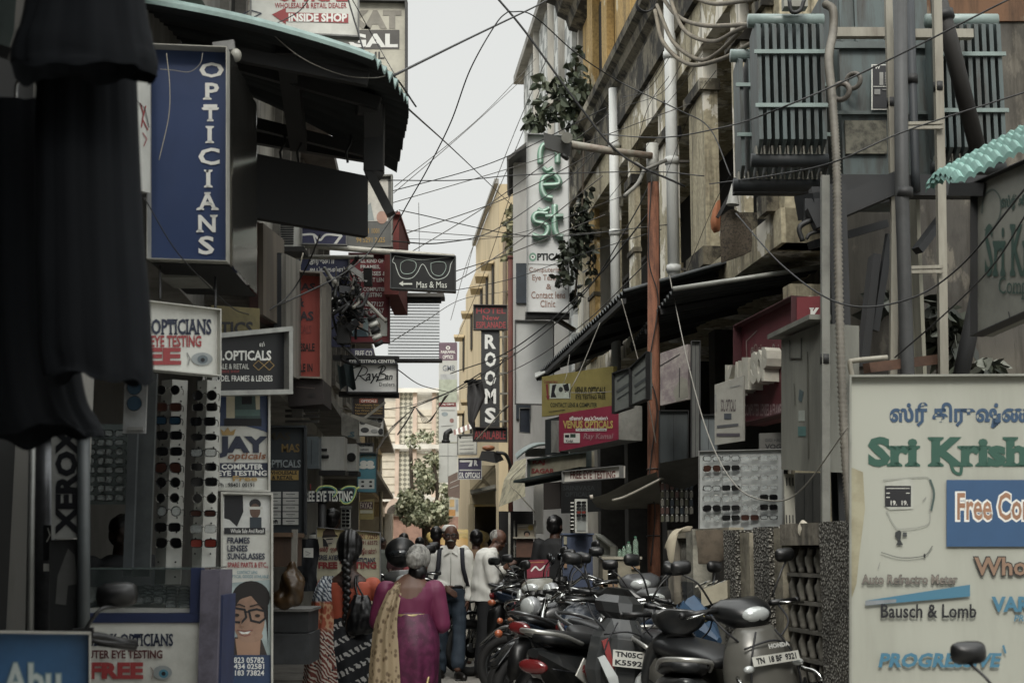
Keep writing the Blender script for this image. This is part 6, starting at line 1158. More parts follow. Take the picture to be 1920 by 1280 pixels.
# ================================================================ big white hoarding at the right
KW = M('a3a698', .4, dirt=.28, sc=1.3, dcol='5c5b48', streak=True); TB = M('23496b', .5, dirt=0); KG = M('1d5545', .5, dirt=0); KBR = M('8a6a50', .5, dirt=0); PBL = M('1f527f', .5, dirt=.12, sc=2); TLB = M('2a7390', .5, dirt=0)
KL = M('8e9186', .5, dirt=0)
its = [('p', [(1594, 880), (1618, 890), (1622, 960), (1612, 1040), (1606, 1100), (1596, 1130)], M('9d9878', .5, dirt=.45, sc=5, dcol='6a5c30')), ('t', 'ஸ்ரீ கிருஷ்ணா', 1668, 756, 1962, 806, TB, .04), ('t', 'Sri Krishna', 1627, 822, 2010, 880, KG, .05, 's'), ('l', [(1781, 868), (1788, 888), (1800, 893), (1803, 880)], 6, KG, 1),
       ('p', [(1660, 910), (1705, 902), (1712, 905), (1712, 960), (1668, 962), (1658, 955)], M('a9aca0')), ('r', 1659, 916, 1708, 956, INK), ('t', '19.  19.', 1670, 944, 1702, 953, WHT, .02), ('l', [(1662, 921), (1705, 921)], 1.2, WHT), ('l', [(1662, 930), (1668, 930)], 1.5, WHT), ('l', [(1662, 938), (1668, 938)], 1.5, WHT), ('l', [(1699, 930), (1705, 930)], 1.5, WHT),
       ('l', [(1656, 905), (1720, 900), (1742, 902), (1748, 925), (1742, 965)], 1.5, M('8a8d84'), 1), ('l', [(1744, 905), (1751, 930), (1746, 962)], 4, M('3c5550'), 1), ('l', [(1730, 945), (1736, 938)], 1.5, GREY), ('l', [(1662, 963), (1676, 990), (1690, 998), (1738, 990), (1744, 965)], 1.5, M('8a8d84'), 1), ('p', [(1678, 1004), (1686, 1000), (1690, 1004), (1688, 1018), (1693, 1028), (1680, 1028), (1684, 1018), (1678, 1012)], M('2b2f30')), ('r', 1692, 1004, 1700, 1012, M('3d4242')), ('l', [(1652, 1042), (1690, 1052), (1732, 1048), (1748, 1030)], 2, M('6d716a'), 1), ('l', [(1650, 1060), (1646, 1072)], 1, GREY), ('c', 1733, 1048, 2, 4, INK),
       ('r', 1774, 905, 2010, 1031, PBL), ('t', 'Free Computer', 1790, 926, 2030, 1000, WH2, .085), ('t', 'Free Computer', 1794, 929, 2026, 997, M('a3714b', .5), .02), ('t', 'Wholesale', 1823, 1049, 2030, 1087, INK, .06), ('t', 'Wholesale', 1826, 1051, 2027, 1085, KBR, .025), ('t', 'Auto Refractro Meter', 1615, 1083, 1795, 1102, INK, .04), ('t', 'Auto Refractro Meter', 1616, 1084, 1794, 1101, M('80776c'), .01),
       ('p', [(1622, 1132), (1818, 1102), (1818, 1124), (1622, 1141)], TLB), ('p', [(1622, 1132), (1680, 1129), (1680, 1135), (1622, 1141)], M('7d858a')), ('t', 'Bausch & Lomb', 1651, 1138, 1830, 1164, INK, .02), ('t', 'VARILUX', 1858, 1124, 2010, 1153, TLB, .045), ('t', 'PROGRESSIVE', 1900, 1158, 2000, 1170, TLB, .02, 'i'), ('t', 'PROGRESSIVE', 1646, 1228, 1872, 1255, TLB, .04, 'i'), ('l', [(1880, 1215), (1884, 1228)], 4, TLB)]
sign('hoarding', 'big stained white hoarding with green and blue shop name and eye machine', 1594, 706, 1420, 6.8, 2080, 703, 1420, 6.6, .06, KW, its, M('8f9186', .5, .3, dirt=.2), 4, cat='hoarding')
# ================================================================ overhead cables
CW = M('1c1d1e', .6, dirt=0); CW2 = M('4a4742', .7, dirt=0); CW3 = M('7d7a70', .6, dirt=0); CWB = M('a39c86', .5, dirt=0)
def wire(lab, q, wpx, mat=CW, name='overhead_cable', group=None):
    mb = MB(); Ya = sum(p[2] for p in q) / len(q); pts = spline([P(*p) for p in q], 10) if len(q) > 2 else [P(*q[0]).lerp(P(*q[1]), t / 10) - V((0, 0, .05 * math.sin(t / 10 * math.pi))) for t in range(11)]
    mb.tube(pts, max(.0016, wpx * Ya / 2667 / 2), mat, 5); return tag(mb.build(name, None), lab, 'cable', group)
W = [
 ('thick black cable rising from the awning corner to the top of the sky', [(738, 142, 7.6), (880, 72, 10), (1005, 12, 13), (1040, -8, 14)], 4, CW),
 ('black cable slanting down from top centre to the lamp pole', [(925, -12, 13), (985, 60, 13), (1080, 190, 13), (1165, 290, 13), (1285, 350, 13)], 4.5, CW),
 ('wavy cable dropping from the top centre knot towards the left signs', [(955, 20, 11), (930, 45, 11), (882, 130, 11), (845, 230, 11.5), (800, 320, 12), (760, 390, 12.5), (735, 440, 13)], 2.6, CW),
 ('thin cable crossing the sky diagonally towards the hotel', [(755, 195, 8), (860, 290, 16), (960, 385, 26), (1010, 430, 30)], 1.8, CW2),
 ('level cable from left sign rail to the lamp pole', [(725, 338, 13), (860, 338, 13), (980, 328, 13), (1215, 322, 13), (1320, 330, 12)], 2.2, CW),
 ('arched cable from the top centre knot over the old building', [(955, 22, 12), (1000, 30, 12), (1080, 100, 12.5), (1165, 155, 13), (1270, 205, 12.5), (1330, 240, 12), (1370, 330, 11)], 2.6, CW),
 ('cable swinging across the transformer upper left to the top right', [(1130, 252, 14), (1240, 258, 12), (1350, 240, 10.5), (1440, 212, 8.6), (1620, 135, 8.4), (1900, -5, 8)], 3, CW),
 ('cable across the tank bottom to the aqua canopy', [(1330, 345, 12.5), (1440, 330, 9), (1560, 305, 8.3), (1700, 245, 8.2), (1925, 172, 8)], 3, CW),
 ('sagging cable across platform legs up to the right edge', [(1380, 400, 10), (1470, 500, 8.6), (1580, 570, 8), (1700, 562, 7.8), (1800, 500, 7.5), (1925, 350, 6.3)], 3.6, CW),
 ('straight cable from the hoarding top to the corner sign', [(1678, 670, 7.8), (1770, 590, 7.3), (1860, 500, 6.5), (1925, 400, 6.2)], 3.2, CW),
 ('pale service cable falling from awning to the pegboard and meter box', [(1255, 515, 13), (1290, 680, 11.5), (1330, 820, 10.3), (1380, 910, 9.6), (1440, 938, 9), (1500, 920, 8.6), (1590, 800, 8.1)], 2.6, CW3),
 ('pale thin stay hanging in front of the dark awning', [(1165, 560, 13), (1190, 650, 13), (1215, 750, 13), (1230, 830, 13)], 2, CW3),
 ('second pale stay swinging from awning to yellow sign', [(1125, 605, 14), (1090, 690, 14), (1070, 730, 14), (1068, 745, 14.5)], 2, CW3),
 ('curved stay dropping by the awning far end', [(1068, 665, 15.5), (1063, 700, 15), (1066, 735, 14.8), (1220, 725, 13), (1160, 700, 13.5)], 1.2, CW3),
 ('slack black cable along the lamp pole', [(1222, 330, 13.1), (1216, 480, 13.1), (1234, 560, 13.1), (1222, 650, 13.1), (1214, 690, 13.1), (1232, 760, 13.1), (1222, 850, 13.1), (1218, 900, 13.1), (1228, 960, 13.1), (1220, 1060, 13.1)], 2.6, CW),
 ('left bundle cable from black board corner up to glasses board', [(490, 585, 9), (560, 555, 10), (640, 515, 11.5), (690, 475, 12.5), (720, 430, 13), (745, 395, 13.5)], 3, CW),
 ('cable running from the orange sign foot up under the black board', [(488, 592, 8.8), (540, 555, 9.5), (575, 500, 9.5), (600, 440, 9)], 3, CW),
 ('thin pale cable looping below the teal awning sheet', [(480, 35, 7), (560, 105, 7), (640, 140, 7.1), (700, 146, 7.1), (738, 138, 7.4)], 1.8, CW3),
 ('white hanging string inside the blue light box top', [(312, 100, 6.5), (318, 160, 6.5), (316, 220, 6.5), (298, 300, 6.5)], 1.6, CWB),
 ('looped grey string across the blue light box top', [(300, 130, 6.5), (325, 132, 6.5), (355, 135, 6.5), (375, 120, 6.5), (380, 100, 6.5)], 1.6, CW3),
 ('dark cord crossing the blue light box bottom corner', [(270, 370, 6.2), (330, 470, 6.3), (400, 545, 6.6), (440, 580, 7), (470, 590, 8)], 2.2, IRON),
 ('black cable knot line crossing the white roof sign', [(650, -10, 9), (668, 50, 8.8), (690, 110, 8.5), (738, 142, 7.7), (780, 200, 8.5)], 3.6, CW),
 ('thin cable descending over the cream roof sign', [(655, -10, 9), (700, 70, 9.5), (740, 140, 9)], 1.8, CW),
 ('cable from the white roof sign to the teal awning', [(585, -10, 8.8), (560, 22, 8.8), (510, 48, 8.5), (490, 52, 8)], 2.4, CW),
 ('long cable from the glasses board up to the plant wall', [(735, 452, 13), (830, 455, 15), (930, 430, 19), (1060, 340, 20), (1130, 270, 20)], 2.2, CW),
 ('cable from louvre panel to the green lettered sign', [(740, 565, 15), (850, 530, 17), (990, 440, 19), (1130, 330, 18)], 2.2, CW2),
 ('lower cable from louvre panel to the old building columns', [(760, 560, 16), (950, 525, 17), (1080, 480, 17), (1240, 430, 14)], 1.6, CW),
 ('taut cable from the white notice to the old building', [(845, 700, 22), (960, 655, 20), (1100, 540, 17), (1220, 395, 15)], 2.6, CW),
 ('second taut cable under the taut one', [(860, 730, 24), (1000, 640, 20), (1100, 545, 17), (1185, 410, 15.5), (1235, 310, 13)], 2.2, CW),
 ('third taut cable low over the blank hoarding', [(845, 735, 24), (970, 690, 21), (1090, 610, 17), (1225, 480, 14)], 1.8, CW2),
 ('cable looping from the far knot to the rooms sign', [(770, 765, 30), (842, 735, 28), (900, 700, 26), (945, 672, 25), (990, 650, 23)], 2.4, CW),
 ('far slack cable below the white dealer board', [(742, 690, 16), (790, 722, 22), (842, 735, 27)], 1.8, CW2),
 ('far cable tracing over the lattice to the left', [(600, 760, 18), (690, 768, 24), (770, 760, 30), (842, 735, 29)], 1.8, CW2),
 ('thick bundle dropping from the far knot across the lattice', [(778, 762, 30), (762, 790, 30), (745, 815, 30)], 3, CW),
 ('vertical thin wire in the gap of sky', [(785, 380, 20), (786, 460, 20), (784, 480, 20)], 1.2, CW2),
 ('faint cable fanning down from the sky to the rusty top', [(1025, 110, 25), (960, 260, 28), (900, 420, 34), (872, 520, 38)], 1.3, CW2),
 ('faint cable second in the sky fan beside the plant wall', [(1020, 150, 25), (950, 320, 28), (880, 480, 36), (845, 600, 40)], 1.3, CW2),
 ('faint cable third in the sky fan beside the plant wall', [(1005, 210, 25), (965, 340, 28), (905, 520, 34), (850, 650, 40)], 1.3, CW2),
 ('faint cable high over the hotel roof', [(1005, 110, 22), (900, 220, 17), (740, 350, 14)], 1.3, CW2),
 ('faint cable low over the hotel roof', [(1000, 130, 22), (880, 240, 17), (738, 362, 14)], 1.3, CW2),
 ('thin wire crossing above the white dealer board', [(735, 640, 14), (800, 600, 16), (870, 560, 20), (960, 545, 25)], 1.4, CW2),
 ('black looped cable beside the rooms sign foot', [(945, 672, 24.5), (930, 700, 24.5), (920, 745, 24.5), (940, 770, 24.2), (955, 760, 24)], 2.2, CW),
 ('slanting white pipe over the red word sign', [(893, 825, 24), (920, 795, 23.5), (950, 760, 23)], 2.6, CWB),
 ('bent white cable in front of the dented canopy', [(986, 868, 19), (956, 902, 19), (975, 928, 19), (1003, 960, 19)], 2.4, CWB),
]
for lab, q, wd, mt in W: wire(lab, q, wd, mt)
rw = random.Random(4)
for k in range(8):
    x0, y0, a = 700 + rw.uniform(0, 60), 330 + rw.uniform(0, 330), rw.uniform(0, 1); x1, y1 = 1100 + rw.uniform(0, 240), 180 + rw.uniform(0, 330)
    wire('thin slack service wire strung across the lane from left signs to old building', [(x0, y0, 14 + 3 * a), ((x0 + x1) / 2, (y0 + y1) / 2 + rw.uniform(8, 40), 16), (x1, y1, 13.5 + 3 * a)], 1.1 + rw.random(), rw.choice([CW, CW2]), group='thin service wires strung across the lane')
for k in range(8):
    x = 1180 + rw.uniform(0, 230); y = 60 + rw.uniform(0, 260); wire('thin loose wire looping along the old building front', [(x, y, 13), (x - 40, y + 60, 13.5), (x - 60 - rw.uniform(0, 60), y + rw.uniform(70, 220), 14.5)], 1.2, rw.choice([CW, CW2]), group='loose wires on the old building')
# fan of thin wires at the far knot
for k in range(9):
    a = k / 8; q = [(778, 762, 30), (786 + 26 * a, 775 + 8 * math.sin(a * 3), 30), (800 + 18 * a, 792 - 10 * a, 30), (842 - 2 * k, 738 + k, 29)] if k < 5 else [(775, 765, 30), (740 - 6 * (k - 5), 800 + 5 * (k - 5), 30), (700 - 4 * (k - 5), 850 + 14 * (k - 5), 29)]
    wire('fine wire fanning from the knot in front of the lattice', q, 1.1, CW2, group='fine wires of the far knot')
# tangle of service cables and meters above the stall
o = P(665, 590, 13.2); r = thing('cable_tangle', 'knotted mass of service cables and junction boxes before the red upright board', 'cable tangle', o)
for k in range(40):
    x, y = 655 + rnd.gauss(0, 13), 575 + rnd.gauss(0, 32); q = [P(x + rnd.gauss(0, 14), y + rnd.gauss(0, 18), 13.2 + rnd.uniform(-.25, .25)) for _ in range(4)]
    mb = MB(); mb.tube(spline(q, 5), rnd.choice([.006, .009, .013, .018]), rnd.choice([IRON, IRON, CW2, CW, CW3]), 5); mb.build('cable', r, o)
for x, y, s_ in ((652, 545, 12), (690, 520, 14), (662, 610, 12), (672, 585, 10), (700, 610, 13)):
    mb = MB(); d = V((rnd.uniform(-1, 1), .2, rnd.uniform(-1, 1))).normalized(); c = P(x, y, 13.1); mb.obox(c, d * s_ * .006, V((0, .04, 0)), d.cross(V((0, 1, 0))) * s_ * .003, rnd.choice([GREY, IRON, DGREY])); mb.build('junction_box', r, o)
mb = MB(); mb.obox(P(645, 625, 13.2), (.06, 0, 0), (0, .06, 0), (0, 0, .1), IRON); mb.build('fuse_box', r, o)
for k in range(5): mb = MB(); mb.tube([P(690 + k * 3, 600 + k * 12, 13.05), P(706 + k * 3, 592 + k * 12, 13.05)], .022, [IRON, WHT][k % 2], 8); mb.build('insulator', r, o)
mb = MB(); mb.beam(P(655, 500, 13.1), P(690, 526, 13.1), .05, .05, GREY); mb.build('arm', r, o)
mb = MB(); pts = [P(x, y, 12.7) for x, y in ((568, 474), (562, 510), (577, 546), (574, 554), (573, 566), (590, 569), (603, 563), (597, 552), (586, 546), (576, 556))]; mb.tube(spline(pts, 6), .008, CWB, 6); tag(mb.build('string_loop', None), 'white cord tied in a triangle loop before the orange sign', 'cord')
# ribbed translucent louvre panel over the street
o = P(778, 670, 15.5); r = thing('louvre_panel', 'slatted pale green translucent panel hanging over the lane', 'louvre', o)
for k in range(19):
    y = 566 + k * 5.7; mb = MB(); mb.beam(P(728, y, 15.5), P(824, y + .5, 15.5), .012, .0085, M('3d4a48', .6)); mb.build('slat', r, o)
mb = MB(); pbox(mb, 728, 562, 824, 672, 15.54, .012, M('aebfba', .4, dirt=.35, sc=3, dcol='4a5d5c', alpha=.1)); mb.build('sheet', r, o)
mb = MB(); pbox(mb, 724, 549, 832, 556, 15.35, .3, M('55524c', .7, dirt=.3)); pbox(mb, 728, 556.5, 826, 563, 15.4, .2, M('23282a', .7)); mb.build('head_rail', r, o); mb = MB(); pbox(mb, 700, 672, 828, 677, 15.4, .15, IRON); mb.build('sill_rail', r, o)
# ================================================================ plants
def leafy(name, label, cat, blobs, cols, size, Yr, stems=(), n_m=1.0, seed=1, fold=.3, droop=.6):
    rg = random.Random(seed); o_ = P(*blobs[0][:3]); r_ = thing(name, label, cat, o_); mb = MB(); mats = [M(c, .5, dirt=.25, sc=9, spec=.3) for c in cols]
    for (x, y, Y, rx, ry, n) in blobs:
        c0 = P(x, y, Y); k = Y / 2667
        for _ in range(int(n * n_m)):
            while True:
                q = V((rg.uniform(-1, 1), rg.uniform(-1, 1), rg.uniform(-1, 1)))
                if q.length < 1: break
            c = c0 + V((q.x * rx * k, q.y * Yr, q.z * ry * k)); d = V((rg.uniform(-1, 1), rg.uniform(-1, 1), rg.uniform(-1.2, .4) - droop * .3)).normalized()
            sd = d.cross(V((rg.uniform(-1, 1), rg.uniform(-1, 1), rg.uniform(-1, 1)))).normalized(); u = sd.cross(d); s_ = size * rg.uniform(.6, 1.25)
            w_ = s_ * .36; f = u * s_ * fold * .4
            vs = [c, c + d * s_ * .35 + sd * w_ + f, c + d * s_ * .7 + sd * w_ * .8 + f, c + d * s_ * 1.1, c + d * s_ * .7 - sd * w_ * .8 + f, c + d * s_ * .35 - sd * w_ + f, c + d * s_ * .5]
            mb.add(vs, [(0, 1, 6), (1, 2, 6), (2, 3, 6), (3, 4, 6), (4, 5, 6), (5, 0, 6)], rg.choice(mats))
    mb.build('crown' if cat == 'tree' else 'foliage', r_, o_, fix=False)
    for st in stems: mb = MB(); mb.tube(spline([P(*p) for p in st[0]], 5), st[1], M('4a3f30', .9, dirt=.4), 7); mb.build('trunk' if cat == 'tree' else 'stem', r_, o_)
    return r_
LF = ['4a5540', '3a4632', '59634c', '2c3527', '6b7460']
leafy('wall_plant', 'large leaved fig sapling rooted high on the old building beside the checkered tiles', 'plant', [(1060, 185, 21.5, 44, 45, 150), (1092, 200, 21.5, 25, 42, 110), (1015, 210, 21.5, 28, 30, 48), (1080, 125, 21.5, 14, 35, 40), (1002, 232, 21.5, 16, 16, 22), (1090, 245, 21.5, 24, 30, 80), (1018, 160, 21.5, 16, 14, 12), (1100, 170, 21.5, 18, 30, 50)], LF, .17, .35, [([(1112, 280, 21.8), (1085, 235, 21.6), (1060, 190, 21.5), (1015, 205, 21.4)], .02), ([(1100, 262, 21.8), (1090, 200, 21.6), (1078, 115, 21.5)], .018)], seed=3)
leafy('wall_plant', 'dark creeper hanging down between green lettered sign and yellow columns', 'plant', [(1085, 430, 20.6, 18, 50, 150), (1072, 480, 20.4, 22, 40, 110), (1098, 400, 20.8, 12, 60, 80), (1055, 520, 20.2, 16, 22, 30), (1080, 560, 20.6, 12, 25, 30), (1108, 470, 20.9, 8, 60, 50), (1062, 480, 20.1, 20, 20, 30)], ['343c2d', '2a3024', '454d3b', '20251c'], .12, .25, [([(1095, 260, 21), (1090, 420, 20.6), (1078, 560, 20.5)], .015)], seed=5)
leafy('wall_plant', 'pale vine trailing over the hotel wall edge', 'plant', [(958, 415, 30, 12, 40, 90), (962, 455, 30, 9, 25, 45), (955, 480, 30, 7, 10, 18)], ['6b6d45', '7d7a4e', '55583a', '8d8659'], .16, .3, [([(966, 370, 30), (960, 430, 30), (957, 490, 30)], .015)], seed=6)
leafy('street_tree', 'sunlit street tree in front of the arched building', 'tree', [(792, 955, 38, 40, 20, 330), (770, 935, 38, 22, 20, 260), (825, 960, 38, 24, 22, 300), (800, 900, 38.5, 22, 24, 220), (785, 875, 38.5, 14, 16, 70), (812, 860, 38.5, 16, 14, 70), (795, 970, 38, 44, 16, 300), (755, 950, 38, 14, 12, 70), (838, 920, 38, 12, 14, 60), (840, 945, 38, 12, 14, 90), (775, 825, 38.5, 14, 12, 30), (800, 815, 38.5, 18, 10, 40)], ['8f9672', '79825c', 'a9ad86', '646d4c', 'bdbf9b'], .12, 1.5, [([(800, 1042, 38), (799, 990, 38), (797, 940, 38)], .12), ([(799, 985, 38), (775, 930, 38), (770, 840, 38.3)], .05), ([(799, 970, 38), (820, 930, 38), (810, 850, 38.4)], .05)], seed=9, n_m=2.0)
leafy('weed_bush', 'dark shrub growing behind the steel posts above the white hoarding', 'plant', [(1755, 600, 11, 34, 40, 120), (1775, 640, 11, 30, 40, 110), (1650, 560, 11.5, 14, 30, 30), (1840, 690, 10.5, 40, 20, 60)], ['30382c', '252b22', '444b3a', '6d7164'], .16, .3, [([(1760, 720, 11), (1756, 640, 11), (1750, 570, 11)], .015)], seed=12)
# street pole in front of the arched building
post('flag_pole', 'slim white pole in front of the peach arches', 'pole', 713, 852, 715, 1034, 40, .05, M('b9b5a9', .5, dirt=.2))
# ================================================================ two-wheelers
TYR = M('141414', .8, dirt=.3, sc=12); RIMM = M('55585a', .35, .8, dirt=.2); CHR = M('c2c3bf', .12, 1.0, dirt=.12, sc=14); BLKP = M('131415', .4, dirt=.2, sc=8); SEATM = M('17191b', .42, dirt=.1, sc=6); ENG = M('5d5f5f', .4, .7, dirt=.5, sc=12); GLS = M('b4bab8', .06, .2, dirt=.05, spec=.9); TLR = M('6e0f12', .12, dirt=0, spec=.8); AMB = M('b05316', .15, dirt=0, spec=.8); PLT = M('b9bab0', .5, dirt=.12); MIRG = M('8e979b', .04, 1, dirt=0)
def sup(x, zc, hw, hh, n=16, e=.7):
    o_ = []
    for i in range(n):
        a = 2 * math.pi * i / n; c, s_ = math.cos(a), math.sin(a)
        o_.append(V((x, hw * math.copysign(abs(c) ** e, c), zc + hh * math.copysign(abs(s_) ** e, s_))))
    return o_
def supz(z, xc, hw, hd, n=16, e=.8, bow=.0):
    o_ = []
    for i in range(n):
        a = 2 * math.pi * i / n; c, s_ = math.cos(a), math.sin(a); y = hw * math.copysign(abs(c) ** e, c)
        o_.append(V((xc + hd * math.copysign(abs(s_) ** e, s_) - bow * (y / max(hw, .01)) ** 2, y, z)))
    return o_
def lo(rings): # smoother interpolation along a body
    out = []
    for i in range(len(rings[0])): out.append(spline([r_[i] for r_ in rings], 4))
    return [[c[j] for c in out] for j in range(len(out[0]))]
def wheel(r, x, R_, tw, spokes):
    mb = MB(); mb.torus((x, 0, R_), R_ - tw, tw, (0, 1, 0), TYR, 28, 8); wo = mb.build('wheel', r)
    mb = MB(); mb.torus((x, 0, R_), R_ - tw * 1.9, tw * .35, (0, 1, 0), RIMM, 24, 6); mb.disc((x, 0, R_), .05, (0, 1, 0), .12, RIMM, 14)
    for k in range(spokes):
        a = 2 * math.pi * k / spokes; mb.tube([V((x + .04 * math.cos(a), 0, R_ + .04 * math.sin(a))), V((x + (R_ - tw * 1.8) * math.cos(a), 0, R_ + (R_ - tw * 1.8) * math.sin(a)))], .012 if spokes < 8 else .004, RIMM, 5)
    mb.build('rim', wo)
    mb = MB(); mb.disc((x, .04, R_), .11, (0, 1, 0), .006, CHR, 18); mb.build('brake_disc', wo)
def mirror(r, p0, p1, mat=BLKP, big=1.0, ry=0):
    mb = MB(); p0, p1 = V(p0), V(p1); mb.tube(spline([p0, p0.lerp(p1, .5) + V((.02, 0, .02)), p1 - V((0, 0, .02))], 5), .006, mat, 6)
    mb.loft([[p + V((p1.x, p1.y, p1.z + .015)) for p in sup(x, 0, hw, hh, 16, .62)] for x, hw, hh in ((-.018, .058, .034), (-.004, .064, .04), (.014, .05, .03), (.026, .022, .012))], mat); mo = mb.build('mirror', r)
    mb = MB(); pl = [(p.y * .9, p.z * .88) for p in sup(0, 0, .058, .034, 16, .62)]; mb.prism(pl, p1 + V((-.021, 0, .015)), (0, 1, 0), (0, 0, 1), (.004, 0, 0), MIRG); mb.build('mirror_glass', mo)
def plate(r, c, ex, ey, lines, w_=.2, h_=.1):
    c, ex, ey = V(c), V(ex).normalized(), V(ey).normalized(); n_ = ex.cross(ey); mb = MB(); mb.obox(c, ex * w_ / 2, ey * h_ / 2, n_ * .002, PLT)
    k = len(lines)
    for i, t in enumerate(lines):
        vs, fs = glyphs(t, .04); ax = min(v[0] for v in vs); bx = max(v[0] for v in vs); ay = min(v[1] for v in vs); by = max(v[1] for v in vs); W_ = w_ * .86; H_ = h_ / k * .68; yo = h_ / 2 - h_ / k * (i + .5) - H_ / 2
        mb.add([c + n_ * .004 + ex * ((v[0] - ax) / (bx - ax) - .5) * W_ + ey * ((v[1] - ay) / (by - ay) * H_ + yo) for v in vs], fs, INK)
    mb.build('number_plate', r)
def root_bike(name, label, px, Y, yaw, lean, group, s):
    r = thing(name, label, 'scooter' if name == 'scooter' else 'motorcycle', (XG(px, Y), Y, 0), group, R(yaw), 0); r.rotation_euler = (R(lean), 0, R(yaw)); r.rotation_mode = 'XYZ'; r.scale = (s, s, s); return r
def scooter(label, px, Y, yaw, body, acc=None, lean=0, s=1.05, fplate=None, rplate=None, group='scooters and motorcycles parked along the low wall', sport=False, guard=False, mirrors=True, decal=None, visor=None, ind=None):
    B = M(body, .28, .15, dirt=.3, sc=6, dcol='4d4a44'); A = M(acc, .4, dirt=.1) if acc else BLKP
    r = root_bike('scooter', label, px, Y, yaw, lean, group, s)
    wheel(r, .64, .24, .05, 5); wheel(r, -.62, .24, .055, 5)
    q_ = dict(n=8, e=1.05) if sport else dict(n=16)
    LF_ = (lambda x: x) if sport else lo
    mb = MB(); mb.loft(LF_([sup(-.97, .79, .04, .03, **q_), sup(-.8, .71, .13, .1, **q_), sup(-.5, .62, .18, .19, **q_), sup(-.2, .54, .17, .2, **q_), sup(.02, .42, .12, .12, **q_)]), B, smooth=not sport); bo = mb.build('body', r)
    mb = MB()
    for q in (-1, 1):
        mb.tube(spline([V((-.88, q * .095, .7)), V((-.6, q * .165, .66)), V((-.3, q * .178, .6)), V((-.05, q * .148, .52))], 6), .0055, INK, 5); mb.tube(spline([V((-.62, q * .155, .5)), V((-.35, q * .16, .42)), V((-.12, q * .15, .44))], 5), .0055, INK, 5)
    mb.build('panel_seam', bo)
    if decal:
        for q in (-1, 1):
            mb = MB(); mb.prism([(-.72, .66), (-.38, .52), (-.3, .6), (-.62, .76)], (0, q * .176 - .004, 0), (1, 0, 0), (0, 0, 1), (0, .008, 0), WHT)
            vs, fs = glyphs(decal, .08); ax = min(v[0] for v in vs); bx = max(v[0] for v in vs); ay = min(v[1] for v in vs); by = max(v[1] for v in vs); F2 = []
            for v in vs:
                a_ = (v[0] - ax) / (bx - ax); b_ = (v[1] - ay) / (by - ay); F2.append(V((-.66 + .3 * (a_ if q < 0 else 1 - a_), q * .19, .66 - .1 * (a_ if q < 0 else 1 - a_) + b_ * .07)))
            mb.add(F2, fs, RED); mb.build('decal_panel', bo)
    mb = MB(); mb.loft(lo([sup(-.86, .87, .07, .03), sup(-.66, .86, .13, .05), sup(-.4, .83, .15, .055), sup(-.1, .81, .14, .05), sup(.06, .78, .08, .03)]), SEATM); so_ = mb.build('seat', r)
    mb = MB(); mb.tube([V((-.42, y, .885 - .25 * abs(y) ** 1.2)) for y in (-.14, -.07, 0, .07, .14)], .004, BLKP, 5); mb.build('seam', so_)
    mb = MB(); mb.loft([sup(-.1, .3, .16, .05), sup(.38, .28, .15, .04)], BLKP); mb.build('floorboard', r)
    mb = MB(); qz = dict(n=10, e=1.1) if sport else dict(n=16); mb.loft(LF_([supz(.3, .50, .08, .05, bow=.03, **qz), supz(.45, .53, .15, .07, bow=.07, **qz), supz(.68, .5, .22, .08, bow=.1, **qz), supz(.88, .44, .19, .085, bow=.06, **qz), supz(1.0, .38, .1, .07, **qz)]), B, smooth=not sport); ap = mb.build('apron', r)
    mb = MB()
    for q in (-1, 1): mb.tube(spline([V((.5, q * .06, .98)), V((.545, q * .13, .84)), V((.555, q * .15, .66)), V((.57, q * .1, .46))], 5), .0055, INK, 5)
    mb.tube(spline([V((.5, -.14, .9)), V((.535, 0, .93)), V((.5, .14, .9))], 5), .006, INK, 5); mb.build('panel_seam', ap)
    if sport:
        for q in (-1, 1):
            mb = MB(); mb.prism([(.03, .52), (.1, .6), (.19, .76), (.15, .78), (.06, .66)], (.7, 0, 0), (0, q, 0), (-.16, -.12 * 0, 1), (.03, 0, 0), GLS); mb.build('headlight', ap)
        mb = MB(); mb.prism([(-.06, .5), (.06, .5), (.1, .6), (.0, .46), (-.1, .6)], (.68, 0, 0), (0, 1, 0), (-.12, 0, 1), (.02, 0, 0), BLKP); mb.prism([(-.16, .86), (-.1, .7), (-.07, .7), (-.12, .88)], (.66, 0, 0), (0, 1, 0), (-.16, 0, 1), (.02, 0, 0), A); mb.build('trim', ap)
    else:
        for q in (-1, 1): mb = MB(); mb.prism([(q * .08, .55), (q * .17, .72), (q * .18, .64), (q * .11, .5)], (.64, 0, 0), (0, 1, 0), (-.12, 0, 1), (.02, 0, 0), BLKP); mb.build('vent', ap)
        for q in (-1, 1): mb = MB(); mb.ell((.545, q * .15, .8), (.02, .035, .02), ind or M('8a5a3a', .2, dirt=0), 10, 6); mb.build('indicator', ap)
    if guard:
        mb = MB()
        for q in (-1, 1): mb.tube(spline([V((.5, q * .2, .76)), V((.6, q * .24, .72)), V((.64, q * .27, .55)), V((.58, q * .24, .36)), V((.4, q * .2, .3))], 5), .013, CHR, 8)
        mb.tube([V((.6, -.24, .68)), V((.68, 0, .7)), V((.6, .24, .68))], .012, CHR, 8); mb.build('crash_guard', r)
    # handlebar head
    H = B if not sport else M('232526', .3, dirt=.2)
    mb = MB(); mb.loft(LF_([supz(.985, .35, .08, .07, **qz), supz(1.04, .37, .15, .09, bow=.08, **qz), supz(1.1, .34, .17, .09, bow=.1, **qz), supz(1.145, .3, .1, .06, bow=.05, **qz)]), smooth=not sport, mat=H if visor is None else M(visor, .3, dirt=.2)); hd = mb.build('handlebar_cover', r)
    if not sport:
        mb = MB(); mb.ell((.42, 0, 1.06), (.045, .085, .045), GLS, 16, 10); hl = mb.build('headlight', hd)
    mb = MB()
